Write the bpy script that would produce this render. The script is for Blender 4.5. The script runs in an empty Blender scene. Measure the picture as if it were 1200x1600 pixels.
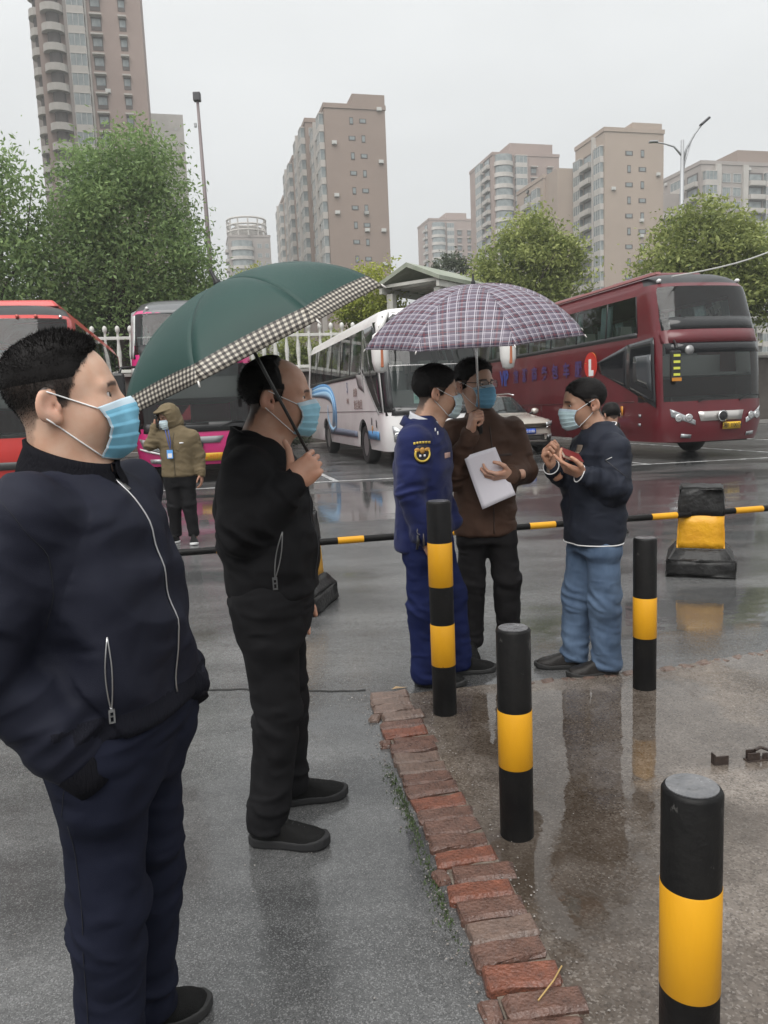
import bpy, bmesh, math, random
import numpy as np
from mathutils import Vector, Matrix

scene = bpy.context.scene
COL = scene.collection
R = math.radians
random.seed(7)
RNG = np.random.default_rng(11)

# ---------------------------------------------------------------- camera, sky, light
cam_d = bpy.data.cameras.new('camera')
cam = bpy.data.objects.new('camera', cam_d)
COL.objects.link(cam)
cam_d.sensor_fit = 'VERTICAL'
cam_d.sensor_height = 36.0
cam_d.lens = 27.0
cam_d.clip_start = 0.05
cam_d.clip_end = 3000.0
CAM_H, PITCH, ROLL = 1.52, R(7.8), R(2.4)
_F = Vector((0, math.cos(PITCH), -math.sin(PITCH)))
_U = Vector((0, math.sin(PITCH), math.cos(PITCH)))
_R = Vector((1, 0, 0))
_r = _R * math.cos(ROLL) - _U * math.sin(ROLL)
_u = _R * math.sin(ROLL) + _U * math.cos(ROLL)
cam.matrix_world = Matrix((( _r.x, _u.x, -_F.x, 0), (_r.y, _u.y, -_F.y, 0), (_r.z, _u.z, -_F.z, CAM_H), (0, 0, 0, 1)))
scene.camera = cam

world = bpy.data.worlds.new('World')
scene.world = world
world.use_nodes = True
wt = world.node_tree
wt.nodes.clear()
SUN_EL, SUN_AZ = R(58), R(205)
wn = wt.nodes.new
w_out = wn('ShaderNodeOutputWorld'); w_bg = wn('ShaderNodeBackground')
w_sky = wn('ShaderNodeTexSky'); w_sky.sky_type = 'NISHITA'; w_sky.sun_disc = False
w_sky.sun_elevation = SUN_EL; w_sky.sun_rotation = SUN_AZ; w_sky.air_density = 1.0; w_sky.dust_density = 6.0
w_tc = wn('ShaderNodeTexCoord'); w_sep = wn('ShaderNodeSeparateXYZ')
w_mr = wn('ShaderNodeMapRange'); w_mr.inputs['From Min'].default_value = 0.0; w_mr.inputs['From Max'].default_value = 1.0
w_mr.inputs['To Min'].default_value = 2.75; w_mr.inputs['To Max'].default_value = 5.7
w_map = wn('ShaderNodeMapping'); w_map.inputs['Scale'].default_value = (1, 1, 2.6)
w_nz = wn('ShaderNodeTexNoise'); w_nz.inputs['Scale'].default_value = 1.7; w_nz.inputs['Detail'].default_value = 4; w_nz.inputs['Roughness'].default_value = 0.5
w_nr = wn('ShaderNodeMapRange'); w_nr.inputs['From Min'].default_value = 0.3; w_nr.inputs['From Max'].default_value = 0.7
w_nr.inputs['To Min'].default_value = 0.92; w_nr.inputs['To Max'].default_value = 1.08
w_mul = wn('ShaderNodeMath'); w_mul.operation = 'MULTIPLY'
w_comb = wn('ShaderNodeMix'); w_comb.data_type = 'RGBA'; w_comb.blend_type = 'MULTIPLY'; w_comb.inputs[0].default_value = 1.0
w_comb.inputs[7].default_value = (0.985, 1.0, 0.992, 1)
w_mix = wn('ShaderNodeMix'); w_mix.data_type = 'RGBA'; w_mix.inputs[0].default_value = 0.93
L = wt.links.new
L(w_tc.outputs['Generated'], w_sep.inputs[0]); L(w_sep.outputs['Z'], w_mr.inputs['Value'])
L(w_tc.outputs['Generated'], w_map.inputs[0]); L(w_map.outputs[0], w_nz.inputs['Vector'])
L(w_nz.outputs['Fac'], w_nr.inputs['Value']); L(w_mr.outputs[0], w_mul.inputs[0]); L(w_nr.outputs[0], w_mul.inputs[1])
L(w_mul.outputs[0], w_comb.inputs[6]); L(w_sky.outputs[0], w_mix.inputs[6]); L(w_comb.outputs[2], w_mix.inputs[7])
L(w_mix.outputs[2], w_bg.inputs['Color']); L(w_bg.outputs[0], w_out.inputs['Surface'])
w_bg.inputs['Strength'].default_value = 0.1

sun_d = bpy.data.lights.new('sun', 'SUN')
sun_d.energy = 1.5; sun_d.angle = R(60); sun_d.color = (1.0, 0.98, 0.95)
sun = bpy.data.objects.new('sun', sun_d); COL.objects.link(sun)
_sd = Vector((math.sin(SUN_AZ) * math.cos(SUN_EL), math.cos(SUN_AZ) * math.cos(SUN_EL), math.sin(SUN_EL)))
sun.rotation_euler = (-_sd).to_track_quat('-Z', 'Y').to_euler()
sun.location = (0, 0, 30)

vs = scene.view_settings
vs.view_transform = 'Standard'; vs.look = 'None'; vs.exposure = 1.25; vs.gamma = 1.0; vs.use_curve_mapping = False
scene.cycles.use_denoising = True
scene.cycles.max_bounces = 8; scene.cycles.transparent_max_bounces = 16
scene.cycles.diffuse_bounces = 3; scene.cycles.glossy_bounces = 3; scene.cycles.transmission_bounces = 4
scene.cycles.caustics_reflective = False; scene.cycles.caustics_refractive = False

# ---------------------------------------------------------------- materials
MATS = {}
def mat(name, color, rough=0.5, metal=0.0, col2=None, vscale=6.0, vdet=4, bump=0.0, bscale=80.0, coat=0.0, spec=0.5,
        vmap=(1, 1, 1), emit=None, sheen=0.0, rough2=None, alpha=None, bdet=3, sss=0.0, chips=None):
    """principled procedural material: noise between color and col2, roughness variation, noise bump"""
    if name in MATS: return MATS[name]
    m = bpy.data.materials.new(name); m.use_nodes = True
    nt = m.node_tree; p = nt.nodes['Principled BSDF']
    c = tuple(color) + (1,)
    p.inputs['Base Color'].default_value = c
    p.inputs['Roughness'].default_value = rough
    p.inputs['Metallic'].default_value = metal
    p.inputs['Coat Weight'].default_value = coat
    p.inputs['Coat Roughness'].default_value = 0.05
    p.inputs['Specular IOR Level'].default_value = spec
    if sheen: p.inputs['Sheen Weight'].default_value = sheen; p.inputs['Sheen Roughness'].default_value = 0.5
    if sss: p.inputs['Subsurface Weight'].default_value = sss; p.inputs['Subsurface Radius'].default_value = (0.012, 0.005, 0.003); p.inputs['Subsurface Scale'].default_value = 1.0
    if emit: p.inputs['Emission Color'].default_value = tuple(emit[:3]) + (1,); p.inputs['Emission Strength'].default_value = emit[3]
    tc = None
    if col2 is not None or rough2 is not None or bump:
        tc = nt.nodes.new('ShaderNodeTexCoord'); mp = nt.nodes.new('ShaderNodeMapping')
        mp.inputs['Scale'].default_value = vmap
        nt.links.new(tc.outputs['Object'], mp.inputs[0])
    if col2 is not None or rough2 is not None:
        nz = nt.nodes.new('ShaderNodeTexNoise'); nz.inputs['Scale'].default_value = vscale; nz.inputs['Detail'].default_value = vdet
        nz.inputs['Roughness'].default_value = 0.6
        nt.links.new(mp.outputs[0], nz.inputs['Vector'])
        mr = nt.nodes.new('ShaderNodeMapRange'); mr.inputs['From Min'].default_value = 0.3; mr.inputs['From Max'].default_value = 0.7
        nt.links.new(nz.outputs['Fac'], mr.inputs['Value'])
        if col2 is not None:
            mx = nt.nodes.new('ShaderNodeMix'); mx.data_type = 'RGBA'
            mx.inputs[6].default_value = c; mx.inputs[7].default_value = tuple(col2) + (1,)
            nt.links.new(mr.outputs[0], mx.inputs[0]); nt.links.new(mx.outputs[2], p.inputs['Base Color'])
        if rough2 is not None:
            m2 = nt.nodes.new('ShaderNodeMapRange'); m2.inputs['To Min'].default_value = rough; m2.inputs['To Max'].default_value = rough2
            nt.links.new(mr.outputs[0], m2.inputs['Value']); nt.links.new(m2.outputs[0], p.inputs['Roughness'])
    if chips is not None:
        # worn spots: (colour, noise scale, threshold, stretch)
        cc, csc, cth, cst = chips
        t2 = nt.nodes.new('ShaderNodeTexCoord'); m2_ = nt.nodes.new('ShaderNodeMapping'); m2_.inputs['Scale'].default_value = cst
        cz = nt.nodes.new('ShaderNodeTexNoise'); cz.inputs['Scale'].default_value = csc; cz.inputs['Detail'].default_value = 6; cz.inputs['Roughness'].default_value = .7
        cm = nt.nodes.new('ShaderNodeMapRange'); cm.inputs['From Min'].default_value = cth; cm.inputs['From Max'].default_value = cth + .035
        cx = nt.nodes.new('ShaderNodeMix'); cx.data_type = 'RGBA'; cx.inputs[7].default_value = tuple(cc) + (1,)
        nt.links.new(t2.outputs['Object'], m2_.inputs[0]); nt.links.new(m2_.outputs[0], cz.inputs['Vector']); nt.links.new(cz.outputs['Fac'], cm.inputs['Value']); nt.links.new(cm.outputs[0], cx.inputs[0])
        lk = p.inputs['Base Color'].links
        if lk: nt.links.new(lk[0].from_socket, cx.inputs[6])
        else: cx.inputs[6].default_value = c
        nt.links.new(cx.outputs[2], p.inputs['Base Color'])
    if bump:
        bz = nt.nodes.new('ShaderNodeTexNoise'); bz.inputs['Scale'].default_value = bscale; bz.inputs['Detail'].default_value = bdet
        nt.links.new(mp.outputs[0], bz.inputs['Vector'])
        bp = nt.nodes.new('ShaderNodeBump'); bp.inputs['Strength'].default_value = bump; bp.inputs['Distance'].default_value = 0.01
        nt.links.new(bz.outputs['Fac'], bp.inputs['Height']); nt.links.new(bp.outputs[0], p.inputs['Normal'])
    MATS[name] = m
    return m

def glass(name, tint=(0.35, 0.42, 0.42), rough=0.03, see=0.55):
    """window glass: fresnel mirror over tinted see-through"""
    if name in MATS: return MATS[name]
    m = bpy.data.materials.new(name); m.use_nodes = True
    nt = m.node_tree; nt.nodes.clear(); n = nt.nodes.new; l = nt.links.new
    out = n('ShaderNodeOutputMaterial'); tr = n('ShaderNodeBsdfTransparent'); gl = n('ShaderNodeBsdfGlossy'); df = n('ShaderNodeBsdfDiffuse')
    tr.inputs[0].default_value = tuple(tint) + (1,); gl.inputs['Roughness'].default_value = rough
    gl.inputs[0].default_value = (1, 1, 1, 1); df.inputs[0].default_value = tuple(t * 0.12 for t in tint) + (1,)
    fr = n('ShaderNodeFresnel'); fr.inputs[0].default_value = 1.48
    mx = n('ShaderNodeMixShader'); mx.inputs[0].default_value = see
    l(df.outputs[0], mx.inputs[1]); l(tr.outputs[0], mx.inputs[2])
    m2 = n('ShaderNodeMixShader'); l(fr.outputs[0], m2.inputs[0]); l(mx.outputs[0], m2.inputs[1]); l(gl.outputs[0], m2.inputs[2])
    l(m2.outputs[0], out.inputs[0])
    MATS[name] = m
    return m

# ---------------------------------------------------------------- objects
def tag(o, label=None, cat=None, group=None, kind=None):
    if label: o['label'] = label
    if cat: o['category'] = cat
    if group: o['group'] = group
    if kind: o['kind'] = kind
    return o

def empty(name, loc=(0, 0, 0), rz=0.0, label=None, cat=None, group=None, parent=None):
    o = bpy.data.objects.new(name, None); COL.objects.link(o)
    o.empty_display_size = 0.2
    o.location = loc; o.rotation_euler = (0, 0, rz)
    if parent: o.parent = parent
    return tag(o, label, cat, group)

def from_np(name, V, F, mats=None, parent=None, smooth=False, fmat=None):
    """V (n,3) array, F (m,3|4) array or list of tuples"""
    me = bpy.data.meshes.new(name)
    V = np.asarray(V, dtype=np.float32)
    if isinstance(F, np.ndarray):
        k = F.shape[1]
        me.vertices.add(len(V)); me.vertices.foreach_set('co', V.ravel())
        me.loops.add(F.size); me.loops.foreach_set('vertex_index', F.astype(np.int32).ravel())
        me.polygons.add(len(F)); me.polygons.foreach_set('loop_start', np.arange(0, F.size, k, dtype=np.int32))
        me.update(calc_edges=True); me.validate()
    else:
        me.from_pydata([tuple(map(float, v)) for v in V], [], [tuple(int(i) for i in f) for f in F])
        me.update()
    if mats is not None:
        if not isinstance(mats, (list, tuple)): mats = [mats]
        mats = [q for q in mats if q]
        for m in mats: me.materials.append(m)
    if fmat is not None:
        me.polygons.foreach_set('material_index', np.asarray(fmat, dtype=np.int32))
    if smooth:
        me.polygons.foreach_set('use_smooth', np.ones(len(me.polygons), dtype=bool))
    o = bpy.data.objects.new(name, me); COL.objects.link(o)
    if parent is not None: o.parent = parent
    return o

def rot_to(d):
    """3x3 array whose z column points along d"""
    d = np.asarray(d, float); d = d / np.linalg.norm(d)
    a = np.array([0, 0, 1.0]) if abs(d[2]) < 0.95 else np.array([1.0, 0, 0])
    x = np.cross(a, d); x /= np.linalg.norm(x); y = np.cross(d, x)
    return np.stack([x, y, d], 1)

class MB:
    """collects boxes, tubes and sheets into one mesh"""
    def __init__(s): s.v = []; s.f = []; s.m = []; s.cur = 0
    def add(s, V, F):
        b = len(s.v); s.v.extend([tuple(map(float, v)) for v in V]); s.f.extend([tuple(i + b for i in f) for f in F]); s.m.extend([s.cur] * len(F)); return s
    def box(s, c, d, rz=0.0, rot=None, taper=1.0):
        x, y, z = d[0] / 2, d[1] / 2, d[2] / 2
        P = np.array([(-x, -y, -z), (x, -y, -z), (x, y, -z), (-x, y, -z), (-x * taper, -y * taper, z), (x * taper, -y * taper, z), (x * taper, y * taper, z), (-x * taper, y * taper, z)])
        if rz: ca, sa = math.cos(rz), math.sin(rz); P = P @ np.array([[ca, sa, 0], [-sa, ca, 0], [0, 0, 1]])
        if rot is not None: P = P @ np.asarray(rot).T
        return s.add(P + np.asarray(c), [(0, 3, 2, 1), (4, 5, 6, 7), (0, 1, 5, 4), (1, 2, 6, 5), (2, 3, 7, 6), (3, 0, 4, 7)])
    def tube(s, pts, r, n=8, caps=True, flat=None):
        pts = [np.asarray(p, float) for p in pts]; k = len(pts)
        rr = r if isinstance(r, (list, tuple, np.ndarray)) else [r] * k
        V = []; F = []; px = None
        for i, p in enumerate(pts):
            d = pts[min(i + 1, k - 1)] - pts[max(i - 1, 0)]; d = d / (np.linalg.norm(d) + 1e-12)
            if px is None: px = rot_to(d)[:, 0]
            px = px - d * (px @ d); px /= np.linalg.norm(px) + 1e-12
            py = np.cross(d, px)
            for j in range(n):
                a = 2 * math.pi * j / n
                V.append(p + rr[i] * (math.cos(a) * px + math.sin(a) * py * (flat or 1.0)))
        for i in range(k - 1):
            for j in range(n):
                F.append((i * n + j, i * n + (j + 1) % n, (i + 1) * n + (j + 1) % n, (i + 1) * n + j))
        if caps: F.append(tuple(range(n - 1, -1, -1))); F.append(tuple((k - 1) * n + j for j in range(n)))
        return s.add(V, F)
    def lathe(s, prof, n=16, c=(0, 0, 0), rot=None, cap=True):
        V = []; F = []
        for r, z in prof:
            for j in range(n):
                a = 2 * math.pi * j / n; V.append((r * math.cos(a), r * math.sin(a), z))
        V = np.array(V)
        if rot is not None: V = V @ np.asarray(rot).T
        V = V + np.asarray(c); k = len(prof)
        for i in range(k - 1):
            for j in range(n): F.append((i * n + j, i * n + (j + 1) % n, (i + 1) * n + (j + 1) % n, (i + 1) * n + j))
        if cap: F.append(tuple(range(n - 1, -1, -1))); F.append(tuple((k - 1) * n + j for j in range(n)))
        return s.add(V, F)
    def prism(s, poly, z0, z1):
        n = len(poly); V = [(x, y, z0) for x, y in poly] + [(x, y, z1) for x, y in poly]
        F = [tuple(range(n - 1, -1, -1)), tuple(range(n, 2 * n))] + [(i, (i + 1) % n, n + (i + 1) % n, n + i) for i in range(n)]
        return s.add(V, F)
    def build(s, name, mats, parent=None, smooth=False, bevel=0.0, seg=2, auto=None):
        o = from_np(name, np.array(s.v), s.f, mats, parent, smooth, s.m)
        if bevel:
            b = o.modifiers.new('bevel', 'BEVEL'); b.width = bevel; b.segments = seg; b.limit_method = 'ANGLE'; b.angle_limit = R(35)
        if auto is not None:
            for p in o.data.polygons: p.use_smooth = True
            try: o.data.set_sharp_from_angle(angle=R(auto))
            except Exception: pass
        return o

def dup(o, parent=None, keep=None):
    c = o.copy(); COL.objects.link(c)
    if parent is not None: c.parent = parent
    for ch in list(o.children): dup(ch, c)
    return c

def child_copy(o, parent, loc=None, rz=None):
    c = o.copy(); COL.objects.link(c); c.parent = parent
    if loc is not None: c.location = loc
    if rz is not None: c.rotation_euler = (0, 0, rz)
    return c

def text_mesh(name, body, size, m, parent=None, depth=0.002, mtx=None, sx=1.0, align='CENTER', bold=0.0, shear=0.0):
    cu = bpy.data.curves.new(name, 'FONT'); cu.body = body; cu.size = size; cu.align_x = align; cu.align_y = 'CENTER'
    cu.extrude = depth; cu.offset = bold; cu.resolution_u = 3; cu.shear = shear
    t = bpy.data.objects.new(name, cu); COL.objects.link(t)
    bpy.context.view_layer.update()
    dg = bpy.context.evaluated_depsgraph_get()
    me = bpy.data.meshes.new_from_object(t.evaluated_get(dg))
    bpy.data.objects.remove(t); bpy.data.curves.remove(cu)
    me.name = name; me.materials.clear(); me.materials.append(m)
    o = bpy.data.objects.new(name, me); COL.objects.link(o)
    if sx != 1.0: me.transform(Matrix.Diagonal((sx, 1, 1, 1)))
    if mtx is not None: me.transform(mtx)
    if parent is not None: o.parent = parent
    return o

def frame_mtx(o, x, z):
    """matrix placing text: origin o, x along reading direction, z out of the surface"""
    x = Vector(x).normalized(); z = Vector(z); z = (z - x * z.dot(x)).normalized(); y = z.cross(x)
    return Matrix(((x.x, y.x, z.x, o[0]), (x.y, y.y, z.y, o[1]), (x.z, y.z, z.z, o[2]), (0, 0, 0, 1)))

# value noise on arrays
def _hash(ix, iy, iz, seed):
    h = (ix.astype(np.int64) * 374761393 + iy.astype(np.int64) * 668265263 + iz.astype(np.int64) * 2147483647 + seed * 1274126177) & 0xffffffff
    h = ((h ^ (h >> 13)) * 1274126177) & 0xffffffff
    return ((h ^ (h >> 16)) & 0xffff) / 65535.0
def vnoise(P, seed=0):
    P = np.asarray(P, float); i = np.floor(P); f = P - i; i = i.astype(np.int64); u = f * f * (3 - 2 * f)
    r = 0
    for dx in (0, 1):
        for dy in (0, 1):
            for dz in (0, 1):
                w = (u[:, 0] if dx else 1 - u[:, 0]) * (u[:, 1] if dy else 1 - u[:, 1]) * (u[:, 2] if dz else 1 - u[:, 2])
                r = r + w * _hash(i[:, 0] + dx, i[:, 1] + dy, i[:, 2] + dz, seed)
    return r * 2 - 1
# ---------------------------------------------------------------- distance fields -> meshes (used for bodies and clothes)
from mathutils.bvhtree import BVHTree
def A(*v): return np.array(v, dtype=float)
def smin(a, b, k):
    if k <= 0: return np.minimum(a, b)
    h = np.clip(0.5 + 0.5 * (b - a) / k, 0, 1)
    return b + (a - b) * h - k * h * (1 - h)
def smax(a, b, k): return -smin(-a, -b, k)
def d_sph(P, c, r): return np.sqrt((P[0] - c[0]) ** 2 + (P[1] - c[1]) ** 2 + (P[2] - c[2]) ** 2) - r
def d_ell(P, c, r, Rm=None):
    x, y, z = P[0] - c[0], P[1] - c[1], P[2] - c[2]
    if Rm is not None:
        x, y, z = (Rm[0][0] * x + Rm[1][0] * y + Rm[2][0] * z, Rm[0][1] * x + Rm[1][1] * y + Rm[2][1] * z, Rm[0][2] * x + Rm[1][2] * y + Rm[2][2] * z)
    k0 = np.sqrt((x / r[0]) ** 2 + (y / r[1]) ** 2 + (z / r[2]) ** 2) + 1e-9
    k1 = np.sqrt((x / r[0] ** 2) ** 2 + (y / r[1] ** 2) ** 2 + (z / r[2] ** 2) ** 2) + 1e-9
    return k0 * (k0 - 1) / k1
def d_cone(P, a, b, ra, rb):
    a = np.asarray(a, float); b = np.asarray(b, float); ab = b - a; L2 = ab @ ab + 1e-12
    x, y, z = P[0] - a[0], P[1] - a[1], P[2] - a[2]
    t = np.clip((x * ab[0] + y * ab[1] + z * ab[2]) / L2, 0, 1)
    return np.sqrt((x - t * ab[0]) ** 2 + (y - t * ab[1]) ** 2 + (z - t * ab[2]) ** 2) - (ra + (rb - ra) * t)
def d_chain(P, pts, rad, k=0.02):
    d = None
    for i in range(len(pts) - 1):
        e = d_cone(P, pts[i], pts[i + 1], rad[i], rad[i + 1])
        d = e if d is None else smin(d, e, k)
    return d
def d_loft(P, rows, yaw, n=2.4, zmin=None, zmax=None):
    """rows (z, cx, cy, a, b): cross-section ellipses, a along the facing direction"""
    rows = sorted(rows); z = np.array([r[0] for r in rows])
    g = lambda i: np.interp(P[2], z, [r[i] for r in rows])
    x = P[0] - g(1); y = P[1] - g(2); ca, sa = math.cos(yaw), math.sin(yaw)
    u = x * ca + y * sa; v = -x * sa + y * ca; a = g(3); b = g(4)
    k0 = (np.abs(u / a) ** n + np.abs(v / b) ** n) ** (1 / n) + 1e-6
    d = (k0 - 1) * np.minimum(a, b) * 0.9
    z0 = rows[0][0] if zmin is None else zmin; z1 = rows[-1][0] if zmax is None else zmax
    return smax(smax(d, z0 - P[2], 0.02), P[2] - z1, 0.03)

def nets(f, lo, hi, h):
    """naive surface nets of f(P)<0 in a box; returns verts, quads"""
    lo = np.asarray(lo, float); hi = np.asarray(hi, float)
    n = np.maximum(((hi - lo) / h).astype(int) + 2, 4)
    ax = [(lo[i] + h * np.arange(n[i])).astype(np.float32) for i in range(3)]
    P = (ax[0][:, None, None], ax[1][None, :, None], ax[2][None, None, :])
    v = np.broadcast_to(f(P), tuple(n)).astype(np.float32).copy()
    v[0] = np.maximum(v[0], 1e-4); v[-1] = np.maximum(v[-1], 1e-4); v[:, 0] = np.maximum(v[:, 0], 1e-4); v[:, -1] = np.maximum(v[:, -1], 1e-4)
    v[:, :, 0] = np.maximum(v[:, :, 0], 1e-4); v[:, :, -1] = np.maximum(v[:, :, -1], 1e-4)
    neg = v < 0
    cs = [neg[i:n[0] - 1 + i, j:n[1] - 1 + j, k:n[2] - 1 + k] for i in (0, 1) for j in (0, 1) for k in (0, 1)]
    s = sum(c.astype(np.int8) for c in cs)
    act = (s > 0) & (s < 8)
    idx = np.argwhere(act)
    ids = -np.ones(act.shape, dtype=np.int64); ids[act] = np.arange(len(idx))
    acc = np.zeros((len(idx), 3)); cnt = np.zeros(len(idx))
    I, J, K = idx.T
    corner = lambda a: v[I + a[0], J + a[1], K + a[2]]
    for a in [(0, 0, 0), (0, 0, 1), (0, 1, 0), (0, 1, 1), (1, 0, 0), (1, 0, 1), (1, 1, 0), (1, 1, 1)]:
        for d in range(3):
            if a[d] == 0:
                b = list(a); b[d] = 1
                va, vb = corner(a), corner(b); m = (va < 0) != (vb < 0)
                t = np.where(m, va / (va - vb + 1e-20), 0)
                for q in range(3):
                    acc[:, q] += np.where(m, a[q] + (t if q == d else 0), 0)
                cnt += m
    V = lo + h * (idx + acc / np.maximum(cnt, 1)[:, None])
    Q = []
    for d in range(3):
        sl0 = [slice(None)] * 3; sl1 = [slice(None)] * 3; sl0[d] = slice(0, -1); sl1[d] = slice(1, None)
        a, b = neg[tuple(sl0)], neg[tuple(sl1)]
        e1, e2 = (d + 1) % 3, (d + 2) % 3
        for flip, m in ((False, a & ~b), (True, ~a & b)):
            g = np.argwhere(m)
            ok = (g[:, e1] > 0) & (g[:, e2] > 0) & (g[:, e1] < n[e1] - 1) & (g[:, e2] < n[e2] - 1)
            g = g[ok]
            if not len(g): continue
            def cid(o1, o2):
                q = g.copy(); q[:, e1] -= o1; q[:, e2] -= o2
                return ids[q[:, 0], q[:, 1], q[:, 2]]
            q = np.stack([cid(1, 1), cid(0, 1), cid(0, 0), cid(1, 0)], 1)
            if flip: q = q[:, ::-1]
            Q.append(q)
    Q = np.concatenate(Q) if Q else np.zeros((0, 4), int)
    Q = Q[(Q >= 0).all(1)]
    return V, Q

def vnormals(V, Q):
    n = np.cross(V[Q[:, 2]] - V[Q[:, 0]], V[Q[:, 3]] - V[Q[:, 1]])
    N = np.zeros_like(V)
    for i in range(4): np.add.at(N, Q[:, i], n)
    return N / (np.linalg.norm(N, axis=1, keepdims=True) + 1e-12)

def relax(V, Q, it=1, lam=0.5):
    for _ in range(it):
        S = np.zeros_like(V); c = np.zeros(len(V))
        for i in range(4):
            np.add.at(S, Q[:, i], V[Q[:, (i + 1) % 4]] + V[Q[:, (i + 3) % 4]]); np.add.at(c, Q[:, i], 2)
        V = V + lam * (S / np.maximum(c, 1)[:, None] - V)
    return V

def joinm(parts):
    Vs, Qs, b = [], [], 0
    for V, Q in parts: Vs.append(V); Qs.append(Q + b); b += len(V)
    return np.concatenate(Vs), np.concatenate(Qs)

def bvh(V, Q): return BVHTree.FromPolygons([Vector(v) for v in V], [tuple(int(i) for i in q) for q in Q])

def ramp(x, a, b): 
    t = np.clip((x - a) / (b - a), 0, 1); return t * t * (3 - 2 * t)

def creases(V, axis, fs, fo, seed, warp=0.35):
    """soft ridged noise, stretched across axis: cloth folds; returns -1..1"""
    ax = np.asarray(axis, float); ax /= np.linalg.norm(ax)
    s = V @ ax; q = (V - s[:, None] * ax) * fo + (s * fs)[:, None] * ax
    w = np.stack([vnoise(V * 7 + 3.1, seed + 5), vnoise(V * 7 + 9.7, seed + 6), vnoise(V * 7 - 4.2, seed + 7)], 1) * warp
    n = vnoise(q + w * fs * 0.05 + seed * 1.7, seed) ; n2 = vnoise(q * 2.1 + w, seed + 1)
    r = 1 - 2 * np.abs(n); return r * 0.75 + n2 * 0.25
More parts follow.
